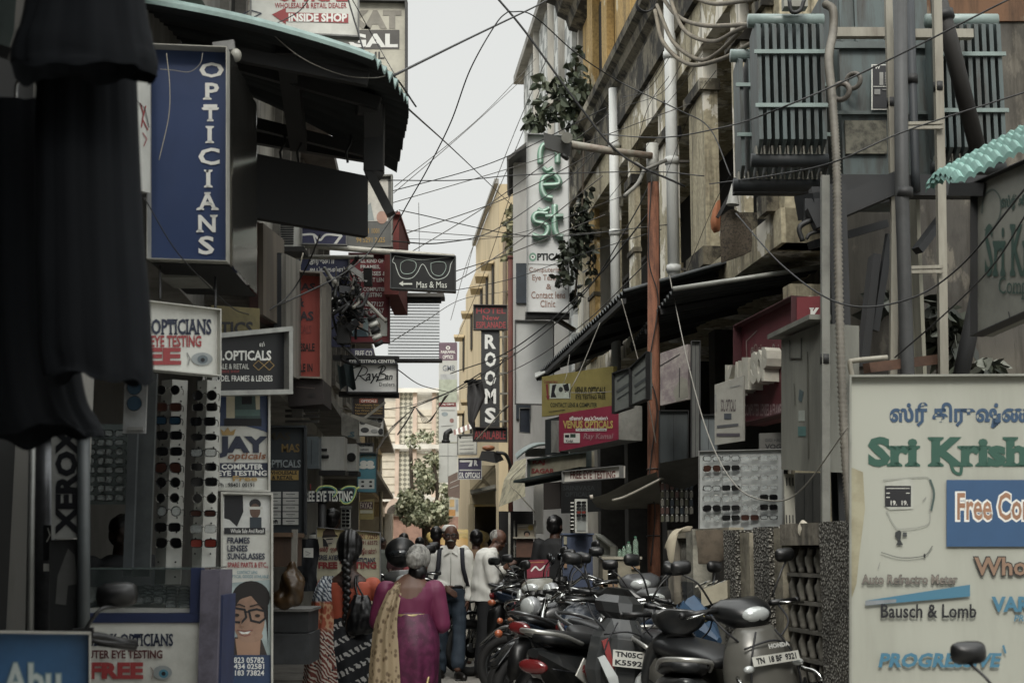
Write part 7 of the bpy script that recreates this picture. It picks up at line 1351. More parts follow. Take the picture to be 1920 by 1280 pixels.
    for q in (-1, 1): mb.tube(spline([V((.3, q * .22, 1.09)), V((.42, q * .2, 1.0)), V((.44, q * .1, .9)), V((.48, q * .05, .8))], 5), .006, INK, 5)
    mb.build('brake_cable', r)
    for q in (-1, 1):
        mb = MB(); mb.tube([V((.31, q * .17, 1.1)), V((.27, q * .36, 1.09))], .017, BLKP, 10); mb.tube([V((.3, q * .2, 1.1)), V((.35, q * .3, 1.09)), V((.33, q * .37, 1.08))], .006, CHR, 6); mb.ell((.27, q * .365, 1.09), .021, BLKP, 8, 6); mb.build('grip', r)
        if mirrors: mirror(r, (.3, q * .19, 1.13), (.26, q * .33, 1.33))
    mb = MB(); mb.loft(lo([sup(.42, .45, .04, .02), sup(.55, .52, .07, .03), sup(.7, .53, .075, .03), sup(.88, .42, .05, .02)]), B); mb.build('front_fender', r)
    for q in (-1, 1): mb = MB(); mb.tube([V((.5, q * .06, .5)), V((.64, q * .07, .24))], .02, ENG, 8); mb.build('fork', r)
    mb = MB(); mb.ell((-.955, 0, .71), (.03, .1, .045), TLR, 12, 8); mb.build('tail_light', r)
    mb = MB(); mb.tube(spline([V((-.6, .15, .84)), V((-.85, .14, .9)), V((-.99, .06, .92)), V((-.99, -.06, .92)), V((-.85, -.14, .9)), V((-.6, -.15, .84))], 6), .014, M('b5b5ae', .3, .7, dirt=.2), 8); mb.build('grab_rail', r)
    mb = MB(); mb.loft([sup(-.98, .5, .05, .1), sup(-.9, .52, .07, .12)], BLKP); mb.build('rear_fender', r)
    mb = MB(); mb.tube([V((-.3, -.17, .28)), V((-.55, -.2, .3)), V((-.95, -.2, .36))], [.03, .05, .05], ENG, 10); mb.build('exhaust', r)
    if guard:
        vs, fs = glyphs('HONDA', .05); mb = MB(); mb.add([V((.6 - (v[1]) * .01, (v[0] / 3 - .5) * .1, .9 + v[1] * .03)) for v in vs], fs, M('a9aaa5', .3)); mb.build('badge', ap)
    if fplate: plate(r, (.615, 0, .77) if len(fplate) > 1 else (.575, 0, .84), (0, 1, 0), (-.2, 0, 1), fplate, *((.2, .1) if len(fplate) > 1 else (.285, .05)))
    if rplate: plate(r, (-1.0, 0, .52), (0, -1, 0), (-.1, 0, 1), rplate)
    return r
def motorcycle(label, px, Y, yaw, tank, acc='8d9093', lean=0, s=1.05, rplate=None, group='scooters and motorcycles parked along the low wall', fairing=None, mirrors=True, emblem=False, mz=1.3, bar=None):
    B = M(tank, .22, .2, dirt=.25, sc=6, dcol='4d4a44'); A = M(acc, .3, .3, dirt=.15)
    r = root_bike('motorcycle', label, px, Y, yaw, lean, group, s)
    wheel(r, .68, .3, .045, 10); wheel(r, -.61, .3, .055, 10)
    mb = MB(); mb.loft(lo([sup(-.06, .79, .08, .05), sup(.08, .84, .14, .1), sup(.28, .87, .16, .12), sup(.42, .86, .1, .08), sup(.48, .84, .05, .04)]), B); tk = mb.build('tank', r)
    mb = MB(); mb.disc((.22, 0, .985), .035, (0, .0, 1), .014, CHR, 16); mb.build('filler_cap', tk)
    for q in (-1, 1): mb = MB(); mb.prism([(.05, .8), (.3, .8), (.38, .88), (.2, .92)], (0, q * .158 - .003, 0), (1, 0, 0), (0, 0, 1), (0, .006, 0), A); mb.build('tank_panel', tk)
    mb = MB(); mb.loft(lo([sup(-.84, .9, .06, .025), sup(-.6, .87, .12, .045), sup(-.35, .83, .13, .05), sup(-.12, .8, .12, .05), sup(.02, .84, .1, .04)]), SEATM); mb.build('seat', r)
    mb = MB(); mb.loft(lo([sup(-.92, .86, .05, .04), sup(-.7, .79, .11, .07), sup(-.35, .7, .12, .1), sup(-.1, .64, .12, .1)]), B); tc = mb.build('tail_cowl', r)
    mb = MB(); mb.ell((-.94, 0, .85), (.03, .09, .045), TLR, 14, 8); tl = mb.build('tail_light', r)
    if emblem: mb = MB(); mb.disc((-.972, 0, .86), .03, (1, 0, 0), .006, WHT, 16); mb.build('emblem', tl)
    for q in (-1, 1): mb = MB(); mb.tube([V((-.85, q * .08, .78)), V((-.87, q * .17, .78))], .01, BLKP, 6); mb.ell((-.88, q * .19, .78), (.04, .03, .03), AMB, 10, 8); mb.build('indicator', r)
    mb = MB(); mb.tube(spline([V((-.45, .14, .82)), V((-.75, .15, .9)), V((-.95, .08, .95)), V((-.95, -.08, .95)), V((-.75, -.15, .9)), V((-.45, -.14, .82))], 6), .014, CHR if emblem else M('5d5f60', .3, .7, dirt=.2), 8); mb.build('grab_rail', r)
    mb = MB(); mb.box((-.05, -.11, .3), (.3, .11, .52), ENG)
    for k in range(6): mb.box((.06, -.13, .54 + k * .03), (.28, .13, .552 + k * .03), ENG)
    mb.disc((.1, .14, .4), .09, (0, 1, 0), .05, ENG, 16); mb.disc((.1, -.14, .4), .09, (0, 1, 0), .05, ENG, 16); mb.build('engine', r)
    mb = MB()
    for a, b in (((.42, .0, .82), (.36, 0, .35)), ((.36, 0, .35), (-.15, 0, .3)), ((.42, 0, .84), (-.2, 0, .7)), ((-.15, .05, .3), (-.61, .1, .3)), ((-.15, -.05, .3), (-.61, -.1, .3)), ((-.2, 0, .7), (-.15, 0, .3)), ((-.3, .1, .72), (-.56, .13, .36)), ((-.3, -.1, .72), (-.56, -.13, .36))): mb.tube([V(a), V(b)], .02, BLKP, 8)
    mb.build('frame', r)
    mb = MB(); mb.tube(spline([V((.3, -.08, .5)), V((.4, -.1, .35)), V((.2, -.14, .22)), V((-.3, -.17, .25)), V((-.9, -.2, .36))], 5), [.02] * 12 + [.045] * 9, CHR, 10); mb.build('exhaust', r)
    mb = MB()
    for q in (-1, 1): mb.tube([V((.44, q * .09, 1.0)), V((.68, q * .09, .3))], .022, CHR, 8)
    mb.build('fork', r)
    mb = MB(); mb.loft(lo([sup(.42, .62, .04, .015), sup(.55, .66, .06, .02), sup(.75, .655, .06, .02), sup(.95, .5, .05, .015)]), B); mb.build('front_fender', r)
    mb = MB(); mb.loft([sup(-.98, .6, .05, .12), sup(-.85, .68, .07, .1)], BLKP); mb.build('rear_fender', r)
    mb = MB(); mb.tube(spline([V((.25, -.37, 1.03)), V((.33, -.25, 1.07)), V((.4, -.1, 1.0)), V((.4, .1, 1.0)), V((.33, .25, 1.07)), V((.25, .37, 1.03))], 5), .012, bar or CHR, 8); mb.build('handlebar', r)
    for q in (-1, 1):
        mb = MB(); mb.tube([V((.29, q * .28, 1.055)), V((.24, q * .39, 1.025))], .018, BLKP, 8); mb.tube([V((.36, q * .22, 1.07)), V((.36, q * .3, 1.05)), V((.3, q * .39, 1.03))], .006, bar or CHR, 5); mb.obox((.32, q * .24, 1.07), (.025, 0, 0), (0, .03, 0), (0, 0, .025), BLKP); mb.build('grip', r)
        if mirrors: mirror(r, (.33, q * .24, 1.08), (.27, q * .34, mz))
    if fairing:
        FA = M(fairing, .25, .1, dirt=.2, sc=6)
        mb = MB(); mb.loft([sup(.38, 1.0, .08, .08, 8, 1.1), sup(.48, .99, .13, .13, 8, 1.1), sup(.6, .93, .1, .1, 8, 1.1), sup(.74, .85, .02, .02, 8, 1.1)], FA, smooth=False); fo = mb.build('fairing', r); mb = MB(); mb.prism([(-.08, .86), (.08, .86), (.1, .95), (0, .9), (-.1, .95)], (.66, 0, 0), (0, 1, 0), (-.3, 0, 1), (.02, 0, 0), GLS); mb.build('headlight', fo)
        mb = MB(); mb.loft([[V((.5, y, 1.06)) for y in (-.09, 0, .09)], [V((.42, y, 1.2)) for y in (-.06, 0, .06)]], M('1b1e22', .1, alpha=.8), cap=False, closed=False); mb.build('windscreen', fo)
    else:
        mb = MB(); mb.ell((.52, 0, .95), (.07, .09, .085), A, 14, 10); ho = mb.build('headlight', r); mb = MB(); mb.ell((.565, 0, .95), (.035, .078, .074), GLS, 14, 8); mb.build('lens', ho)
    mb = MB(); mb.disc((.45, -.05, 1.05), .04, (-.5, 0, 1), .03, BLKP, 14); mb.disc((.45, .05, 1.05), .04, (-.5, 0, 1), .03, BLKP, 14); mb.build('instrument', r)
    if rplate: plate(r, (-.99, 0, .64), (0, -1, 0), (-.15, 0, 1), rplate)
    return r
G2 = 'two wheelers parked along the left shops'; G3 = 'two wheelers parked farther up the lane'
motorcycle('black motorcycle with red tail light and round white emblem facing away', 1004, 13.9, 84, '16181a', acc='7d2026', rplate=['TN 04', '9'], emblem=True, lean=-4, s=1.0)
scooter('matt grey scooter turned toward the camera behind the emblem tailed motorcycle', 1052, 13.2, -122, '3d3e3c', lean=4, s=1.0, visor='7b7b6f')
motorcycle('dusty motorcycle with a covered grey seat parked side-on by the magenta sign', 1085, 13.8, 176, '4a4b48', lean=3, s=1.0)
motorcycle('chrome fronted motorcycle pointing right before the blue steel cabinet', 1100, 14.4, -22, '1c2a3c', lean=-4, s=1.1)
motorcycle('silver and black motorcycle side-on behind the red striped sport scooter', 1130, 11.8, 168, '33363a', acc='a5a7a8', lean=5, s=1.0)
motorcycle('black motorcycle packed between silver motorcycle and plywood counter', 1150, 12.9, 200, '1b1d1e', lean=4, s=1.08)
scooter('dark scooter with long black seat and a white side decal in red script', 1106, 9.6, 62, '1d2022', lean=5, s=1.0, decal='aerox', sport=True, mirrors=False)
scooter('black and grey sport scooter with red stripe and two line plate facing the camera', 1110, 9.3, -80, '3a3d3e', acc='8a1e1c', lean=-6, s=.98, fplate=['TN05C', 'K5592'], sport=True)
motorcycle('blue faired motorcycle leaning toward the low wall', 1196, 9.5, -58, '27405e', lean=-4, s=1.0, fairing='2a4a68')
scooter('grey scooter with a two line plate on its front behind the blue motorcycle', 1212, 12.6, -92, '55575a', lean=4, s=1.05, fplate=['TN64', '0422'])
motorcycle('blue tailed motorcycle with black grab rail beside the red striped scooter', 1205, 11.0, 95, '3a5674', lean=3, s=1.0, mirrors=False)
scooter('black scooter with a pale grab rail nearest the camera facing away', 1256, 8.3, 86, '202325', lean=3, s=.92, mirrors=False)
scooter('dusty grey scooter with chrome guard and long front plate by the low wall', 1372, 8.2, -68, '5a5952', lean=6, s=1.0, ind=GLS, fplate=['TN  18 BF  9321'], guard=True, visor='17191a')
motorcycle('black motorcycle with a dented silver tank panel in front of the dull grey scooter', 1100, 11.9, -140, '1a1c1e', acc='8d9093', lean=6, s=1.0)
motorcycle('black motorcycle squeezed beside the red striped sport scooter', 1168, 10.9, -112, '17191b', acc='6d6f70', lean=-5, s=1.0)
motorcycle('dark blue motorcycle angled between emblem tailed motorcycle and decal scooter', 1052, 11.3, 64, '1c2633', lean=6, s=1.0, mirrors=False)
scooter('charcoal scooter wedged behind the blue faired motorcycle', 1255, 11.2, -100, '2c2e30', lean=5, s=.98)
motorcycle('dark motorcycle cropped by the right edge before the white hoarding', 1965, 4.5, -88, '15171a', s=.85, lean=3, group='dark motorcycles cropped by the photo edge')
motorcycle('dark motorcycle cropped by the bottom edge before the glass counter', 80, 4.9, -78, '131517', s=1.04, mz=1.17, bar=BLKP, lean=4, group='dark motorcycles cropped by the photo edge')
for lab, px, Y, yw, kind in (('dark motorcycle nearest behind the yellow standing board', 735, 13.6, -60, 'm'), ('black scooter behind the grey haired woman', 758, 14.6, -75, 's'), ('dark motorcycle tucked beside the far white wall', 715, 17, -50, 'm'), ('grey motorcycle behind the black scooter by the left stalls', 745, 18.5, -70, 'm')):
    (motorcycle if kind == 'm' else scooter)(lab, px, Y, yw, '1d1f21' if 'grey' not in lab else '4a4c4b', group=G2, lean=4)
for lab, px, Y, yw, kind, c in (('silver headlamp motorcycle just behind the man in the loose shirt', 985, 16.6, -150, 'm', '2a2c2e'), ('dark scooter second behind the man in the loose shirt', 992, 18.5, -140, 's', '26282a'), ('maroon motorcycle farthest up the lane on the right', 930, 22, -120, 'm', '4d1a1a')):
    (motorcycle if kind == 'm' else scooter)(lab, px, Y, yw, c, group=G3, lean=4)
# helmet on the black scooter behind the women
o = P(752, 1035, 13.3); mb = MB(); mb.ell(o, (.15, .16, .14), BLKP, 20, 14); hm = mb.build('helmet', None, o); tag(hm, 'glossy black helmet hung on a handlebar behind the grey haired woman', 'helmet'); mb = MB(); mb.ell(o + V((0, -.06, -.01)), (.12, .115, .06), M('22262a', .05, spec=.9), 16, 8); mb.build('visor', hm, o)
# bicycle
r = thing('bicycle', 'black bicycle half hidden between the two men in white shirts', 'bicycle', (XG(896, 17.4), 17.4, 0), None, R(62))
for x in (-.5, .5):
    mb = MB(); mb.torus((x, 0, .34), .325, .018, (0, 1, 0), TYR, 36, 6); wo = mb.build('wheel', r); mb = MB(); mb.torus((x, 0, .34), .3, .008, (0, 1, 0), CHR, 30, 5)
    for k in range(18): a = k * math.pi / 9; mb.tube([V((x, 0, .34)), V((x + .3 * math.cos(a), 0, .34 + .3 * math.sin(a)))], .0025, CHR, 4)
    mb.build('rim', wo)
mb = MB()
for a, b in (((-.5, 0, .34), (-.1, 0, .32)), ((-.5, 0, .34), (-.2, 0, .78)), ((-.1, 0, .32), (-.22, 0, .84)), ((-.1, 0, .32), (.33, 0, .75)), ((-.2, 0, .78), (.32, 0, .82)), ((.3, 0, .9), (.5, 0, .34))): mb.tube([V(a), V(b)], .016, BLKP, 6)
mb.build('frame', r); mb = MB(); mb.loft(lo([sup(-.36, .9, .09, .03), sup(-.22, .9, .07, .03), sup(-.06, .9, .02, .02)]), M('33231a')); mb.build('saddle', r); mb = MB(); mb.tube(spline([V((.16, -.26, .98)), V((.3, -.2, 1.0)), V((.32, 0, .94)), V((.3, .2, 1.0)), V((.16, .26, .98))], 5), .012, CHR, 6); mb.build('handlebar', r); mb = MB(); mb.box((-.75, -.09, .72), (-.32, .09, .735), IRON); mb.build('rear_rack', r)
# auto rickshaw far up the lane
r = thing('auto_rickshaw', 'yellow and black auto rickshaw beyond the capped man', 'auto rickshaw', (XG(858, 27), 27, 0), None, R(-90))
AY = M('b58a1f', .4, dirt=.2)
mb = MB(); mb.loft(lo([sup(-1.0, 1.2, .55, .45), sup(-.2, 1.25, .6, .5), sup(.5, 1.2, .55, .5), sup(.85, .9, .35, .35)]), AY); mb.build('body', r); mb = MB(); mb.loft(lo([sup(-1.05, 1.58, .58, .14), sup(0, 1.64, .6, .14), sup(.6, 1.58, .52, .1)]), M('b89a2c', .6)); mb.build('canopy', r)
mb = MB(); mb.prism([(-.42, 1.2), (.42, 1.2), (.4, 1.5), (-.4, 1.5)], (.74, 0, 0), (0, 1, 0), (-.2, 0, 1), (.03, 0, 0), M('20262a', .1)); mb.build('windscreen', r); mb = MB(); mb.ell((1.0, 0, .9), (.08, .1, .1), GLS); mb.build('headlight', r)
for x, y in ((.8, 0), (-.7, .5), (-.7, -.5)): mb = MB(); mb.torus((x, y, .22), .17, .06, (0, 1, 0), TYR); mb.build('wheel', r)
# ================================================================ people
def cloth_noise(a=.006, f=9, st=(1, 1, .45)):
    return lambda c: a * (noise.noise(V((c.x * f * st[0], c.y * f * st[1], c.z * f * st[2]))) + .5 * noise.noise(V((c.x * f * 2.3 + 5, c.y * f * 2.3, c.z * f * 1.4))))
def hand(mb, w, d, n, s=1.0, curl=.5, thumb=1):
    """palm, four unequal bent fingers and a side thumb; d points to the finger tips, n out of the back of the hand"""
    w, d, n = V(w), V(d).normalized(), V(n).normalized(); n = (n - d * n.dot(d)).normalized(); sd = d.cross(n)
    for q in (-.024, -.008, .008, .024): mb.limb([w + sd * q * .7 * s, w + d * .085 * s + sd * q * s], [.017 * s, .013 * s], SKIN, 8)
    for i, (q, L_) in enumerate(((-.027, .06), (-.009, .075), (.009, .082), (.027, .07))):
        p = w + d * .088 * s + sd * q * s; e = d; pts = [p]
        for k in range(3):
            e = (e - n * curl * .6).normalized(); p = p + e * L_ * s * (.45, .32, .23)[k]; pts.append(p)
        mb.limb(pts, [.0095 * s, .009 * s, .008 * s, .007 * s], SKIN, 8)
    p = w + d * .025 * s + sd * .028 * s * thumb; e = (d * .7 + sd * thumb * .8 - n * .3).normalized()
    mb.limb([p, p + e * .035 * s, p + (e * .035 + (e + d * .6).normalized() * .03) * s], [.012 * s, .0105 * s, .009 * s], SKIN, 8)
def head_vol(mb, c, s=1.0, fy=-1, tilt=None):
    c = V(c); T = tilt or Matrix.Identity(3)
    def e(p, r): mb.ell(c + T @ (V((p[0], p[1] * -fy, p[2])) * s), (r[0] * s, r[1] * s, r[2] * s), SKIN, 16, 12, T)
    e((0, .012, .035), (.074, .092, .085)); e((0, -.012, -.02), (.062, .075, .085)); e((0, -.03, -.075), (.042, .045, .035)); e((0, -.07, -.008), (.012, .02, .028)); e((0, -.088, -.022), (.016, .014, .011))
    for q in (-1, 1): e((q * .078, .012, -.005), (.01, .02, .032)); e((q * .03, -.066, .022), (.026, .014, .01)); e((q * .042, -.056, -.03), (.02, .02, .02))
    e((0, -.075, -.058), (.026, .014, .008)); e((0, -.074, -.068), (.022, .013, .008))
def face_parts(r, c, s=1.0, fy=-1, glasses_=False, mous=None):
    c = V(c)
    for q in (-1, 1):
        mb = MB(); mb.ell(c + V((q * .031, .072 * fy, .006)) * s, (.013 * s, .009 * s, .007 * s), M('cfc9bd', .3, dirt=0), 10, 8); mb.ell(c + V((q * .031, .0795 * fy, .006)) * s, (.0055 * s, .003 * s, .0055 * s), INK, 8, 6); mb.build('eye', r)
        mb = MB(); mb.tube([c + V((q * .014, .083 * fy, .026)) * s, c + V((q * .034, .085 * fy, .032)) * s, c + V((q * .054, .07 * fy, .024)) * s], .0055 * s, HAIR, 6); mb.build('eyebrow', r)
    if mous: mb = MB(); mb.limb([c + V((-.03, .084 * fy, -.05)) * s, c + V((0, .096 * fy, -.042)) * s, c + V((.03, .084 * fy, -.05)) * s], [.006 * s, .011 * s, .006 * s], mous, 8); mb.build('moustache', r)
    if glasses_:
        mb = MB()
        for q in (-1, 1):
            pl = [c + V((q * .034 + .026 * math.copysign(abs(math.cos(a * .3142)) ** .6, math.cos(a * .3142)), .094 * fy, .006 + .019 * math.copysign(abs(math.sin(a * .3142)) ** .6, math.sin(a * .3142)))) * s for a in range(21)]
            mb.tube(pl, .0035 * s, BLKP, 6); mb.tube([c + V((q * .06, .092 * fy, .012)) * s, c + V((q * .08, .01, .008)) * s], .003 * s, BLKP, 5)
        mb.tube([c + V((-.01, .095 * fy, .012)) * s, c + V((.01, .095 * fy, .012)) * s], .003 * s, BLKP, 5); mb.build('spectacles', r)
def ering(cx, cy, z, rx, ry, n=20, e=.85): return [V((cx + rx * math.copysign(abs(math.cos(2 * math.pi * i / n)) ** e, math.cos(2 * math.pi * i / n)), cy + ry * math.copysign(abs(math.sin(2 * math.pi * i / n)) ** e, math.sin(2 * math.pi * i / n)), z)) for i in range(n)]
def torso(mb, rows, mat): mb.loft([ering(*q) for q in rows], mat)
WSH = M('d2d2c9', .75, dirt=.04, sc=4); JEAN = M('20303f', .8, dirt=.2, sc=12, dcol='3c5262'); BLTR = M('15171b', .8, dirt=.1, sc=9); SHOE = M('17130f', .4, dirt=.2, sc=12); HGREY = M('95938b', .7, dirt=.65, sc=34, dcol='2d2b29', streak=True)
# ---------------------------------------------------------------- man with rucksack, facing the camera
Yp = 16.1; k = Yp / 2667
r = thing('person', 'elderly man in white shirt and blue jeans with dark rucksack straps walking toward the camera', 'person', (XG(846, Yp), Yp, 0))
H = V((.0, -.04, 1.545))
mb = MB(); head_vol(mb, H, 1.03)
mb.limb([(0, .0, 1.36), (0, -.015, 1.47)], [.06, .055], SKIN); torso(mb, [(0, 0, .9, .14, .09), (0, 0, 1.15, .15, .1), (0, 0, 1.33, .15, .09), (0, 0, 1.4, .07, .06)], SKIN)
ARM_R = [(-.185, .0, 1.33), (-.215, .01, 1.07), (-.06, -.17, .985)]; ARM_L = [(.18, .02, 1.33), (.215, .06, 1.06), (.19, -.01, .84)]
for A_ in (ARM_R, ARM_L): mb.limb(A_, [.05, .04, .028], SKIN)
hand(mb, ARM_R[2], (.85, -.1, -.55), (0, -1, .2), 1.0, .25, -1); hand(mb, ARM_L[2], (-.05, -.15, -1), (1, -.2, 0), 1.0, .5, 1)
LEG_R = [(-.085, .02, .9), (-.1, .02, .49), (-.115, .06, .09)]; LEG_L = [(.085, .0, .9), (.1, -.06, .5), (.085, -.2, .11)]
for A_ in (LEG_R, LEG_L): mb.limb(A_, [.075, .052, .04], SKIN)
mb.fused('body', SKIN, r, voxel=.0085, it=2)
face_parts(r, H, 1.03, -1, True, M('8f8d86', .8, dirt=0))
mb = MB(); mb.ell(H + V((0, .045, .02)), (.084, .075, .07), HGREY, 16, 10); mb.fused('hair', HGREY, r, voxel=.009, it=2, wr=cloth_noise(.006, 40))
mb = MB(); torso(mb, [(0, .0, .945, .158, .115), (0, .0, 1.02, .172, .125), (0, .0, 1.15, .178, .13), (0, .0, 1.28, .18, .12), (0, .005, 1.36, .165, .1), (0, .0, 1.405, .09, .075)], WSH)
mb.limb([ARM_R[0], ARM_R[1], V(ARM_R[1]).lerp(V(ARM_R[2]), .86)], [.074, .066, .05], WSH); mb.limb([ARM_L[0], ARM_L[1], V(ARM_L[1]).lerp(V(ARM_L[2]), .86)], [.074, .066, .052], WSH)
mb.fused('shirt', WSH, r, voxel=.011, it=2, wr=cloth_noise(.013, 8))
mb = MB()
for q in (-1, 1): mb.loft([[V((q * .01, -.112, 1.375)), V((q * .075, -.118, 1.33)), V((q * .085, -.08, 1.43)), V((q * .05, -.07, 1.45))], [V((q * .012, -.1, 1.375)), V((q * .075, -.105, 1.33)), V((q * .085, -.07, 1.43)), V((q * .05, -.06, 1.45))]], WSH, smooth=False)
mb.tube([V((0, -.13, 1.36)), V((.004, -.138, 1.2)), V((.0, -.135, .98))], .004, M('aaa99f', .7), 5)
mb.build('collar', r)
mb = MB(); torso(mb, [(0, 0, .84, .155, .115), (0, 0, .93, .162, .12), (0, 0, .985, .158, .115)], JEAN)
mb.limb([(-.083, .0, .85), LEG_R[1], LEG_R[2]], [.092, .075, .072], JEAN); mb.limb([(.083, .0, .85), LEG_L[1], (.088, -.17, .16)], [.092, .077, .078], JEAN); mb.fused('jeans', JEAN, r, voxel=.0115, it=2, wr=cloth_noise(.012, 9, (1, 1, 1.3)))
mb = MB(); torso(mb, [(0, 0, .975, .165, .122), (0, 0, 1.012, .165, .122)], BLKP); mb.box((-.022, -.13, .978), (.022, -.118, 1.01), CHR); mb.build('belt', r)
for x, y, yw in ((-.115, .0, 0), (.09, -.29, .25)):
    mb = MB(); mb.limb([(x, y + .1, .045), (x + yw * .1, y - .02, .05), (x + yw * .3, y - .13, .035)], [.045, .045, .036], SHOE); mb.box((x - .05 + yw * .1, y - .15, 0.002), (x + .05 + yw * .2, y + .14, .02), SHOE); mb.fused('shoe', SHOE, r, voxel=.009, it=2)
STP = M('23262f', .8, dirt=.1)
bp = thing('rucksack', 'dark rucksack on the back of the man in blue jeans', 'bag', (XG(846, Yp), Yp, .9)); oo = V((0, 0, .9))
for q, sh in ((-1, 0), (1, 0)):
    mb = MB(); rows = []
    for p in spline([(q * .1, .1, 1.36), (q * .12, .03, 1.42), (q * .125, -.07, 1.405), (q * .13, -.125, 1.32), (q * .14, -.145, 1.2), (q * .165, -.115, 1.1), (q * .185, -.03, 1.0)], 5): rows.append([p + V((-.024, 0, 0)), p + V((.024, 0, 0)), p + V((.024, .012, 0)), p + V((-.024, .012, 0))])
    mb.loft(rows, STP); mb.build('strap', bp, oo)
mb = MB(); mb.loft(lo([sup(-.13, 1.17, .1, .16), sup(0, 1.17, .15, .22), sup(.13, 1.17, .1, .16)]), STP); mb.v = [V((v.x, .22 + v.y * .7, v.z)) for v in mb.v]; mb.build('pack', bp, oo)
# ---------------------------------------------------------------- man in loose white shirt looking down
r = thing('person', 'grey haired man in a loose untucked white shirt and black trousers looking down', 'person', (XG(913, Yp), Yp, 0))
T = Matrix.Rotation(R(62), 3, 'Z') @ Matrix.Rotation(R(28), 3, 'X'); H = V((.125, .05, 1.5))
mb = MB(); head_vol(mb, H, 1.03, -1, T); mb.limb([(.03, .0, 1.36), (.1, .03, 1.44)], [.062, .056], SKIN); torso(mb, [(0, 0, .9, .12, .11), (.0, 0, 1.15, .13, .12), (.0, 0, 1.33, .13, .12), (.03, 0, 1.4, .06, .06)], SKIN)
A1 = [(.02, -.17, 1.3), (.06, -.18, 1.06), (.1, -.03, .97)]; A2 = [(.06, .16, 1.32), (.13, .14, 1.1), (.2, .02, 1.2)]
for A_ in (A1, A2): mb.limb(A_, [.05, .04, .028], SKIN)
hand(mb, A1[2], (.6, .3, -.6), (.2, -1, 0), 1.0, .6, 1); hand(mb, A2[2], (.6, -.4, .5), (0, -.7, .6), 1.0, .8, 1)
L1 = [(-.02, -.08, .9), (-.03, -.08, .48), (-.05, -.07, .08)]; L2 = [(.02, .09, .9), (.05, .09, .48), (.06, .08, .08)]
for A_ in (L1, L2): mb.limb(A_, [.075, .052, .04], SKIN)
mb.fused('body', SKIN, r, voxel=.0085, it=2)
mb = MB(); c0 = T @ V((0, .03, .035)); mb.ell(H + c0, (.084, .09, .078), HGREY, 18, 12, T); mb.fused('hair', HGREY, r, voxel=.009, it=2, wr=cloth_noise(.005, 45))
mb = MB(); mb.tube([H + T @ V((.08, .02, .0)), H + T @ V((.075, -.08, .004)), H + T @ V((.03, -.098, 0))], .004, BLKP, 6); mb.tube([H + T @ V((-.08, .02, .0)), H + T @ V((-.075, -.08, .004)), H + T @ V((-.03, -.098, 0))], .004, BLKP, 6); mb.build('spectacles', r)
mb = MB(); torso(mb, [(-.03, 0, .83, .17, .19), (-.02, 0, .95, .165, .185), (-.02, 0, 1.15, .15, .185), (-.01, 0, 1.3, .135, .19), (.0, 0, 1.37, .12, .16), (.03, 0, 1.42, .07, .08)], WSH)
mb.limb([A1[0], A1[1], V(A1[1]).lerp(V(A1[2]), .7)], [.078, .078, .062], WSH); mb.limb([A2[0], A2[1], V(A2[1]).lerp(V(A2[2]), .7)], [.075, .07, .055], WSH)
fold = lambda c: cloth_noise(.014, 8)(c) + .012 * math.sin((c.z * 22 + c.x * 14 + 2.5 * noise.noise(c * 5))) * max(0, min(1, (1.2 - c.z) * 3))
mb.fused('shirt', WSH, r, voxel=.011, it=2, wr=fold)
mb = MB(); torso(mb, [(0, 0, .8, .13, .155), (0, 0, .95, .13, .155)], BLTR); mb.limb([(-.01, -.075, .84), (-.03, -.08, .48), (-.05, -.075, .1)], [.1, .085, .085], BLTR); mb.limb([(.02, .085, .84), (.05, .09, .48), (.06, .085, .1)], [.1, .085, .085], BLTR); mb.fused('trousers', BLTR, r, voxel=.0115, it=2, wr=cloth_noise(.009, 8, (1, 1, .35)))
for x, y in ((-.02, -.075), (.09, .085)): mb = MB(); mb.limb([(x - .07, y, .045), (x + .03, y, .048), (x + .13, y, .035)], [.045, .045, .036], SHOE); mb.fused('shoe', SHOE, r, voxel=.01, it=2)
# ---------------------------------------------------------------- woman in orange blouse
def _skirt(n, l, b):
    tc = n.new('ShaderNodeTexCoord'); sx = n.new('ShaderNodeSeparateXYZ'); l(tc.outputs['Object'], sx.inputs[0])
    def math_(op, a, c): 
        x = n.new('ShaderNodeMath'); x.operation = op
        for i, v in enumerate((a, c)):
            if isinstance(v, (int, float)): x.inputs[i].default_value = v
            else: l(v, x.inputs[i])
        return x.outputs[0]
    d = math_('SUBTRACT', math_('MULTIPLY', sx.outputs[2], 52.0), math_('MULTIPLY', sx.outputs[0], 26.0)); band = math_('SINE', d, 0.0)
    w_ = texn(n, l, 'Wave', 9.0, (1, 1, .8), (0, R(50), 0), Distortion=6.0, **{'Detail Scale': 2.0}); m_ = mrange(n, l, band, .25, .45); v_ = mrange(n, l, w_.outputs['Fac'], .42, .55)
    l(mixn(n, l, math_('MULTIPLY', m_, v_), lin('15191f'), lin('a7a6a2')), b.inputs['Base Color'])
SKT = nodemat('black_print_sari', _skirt, .7)
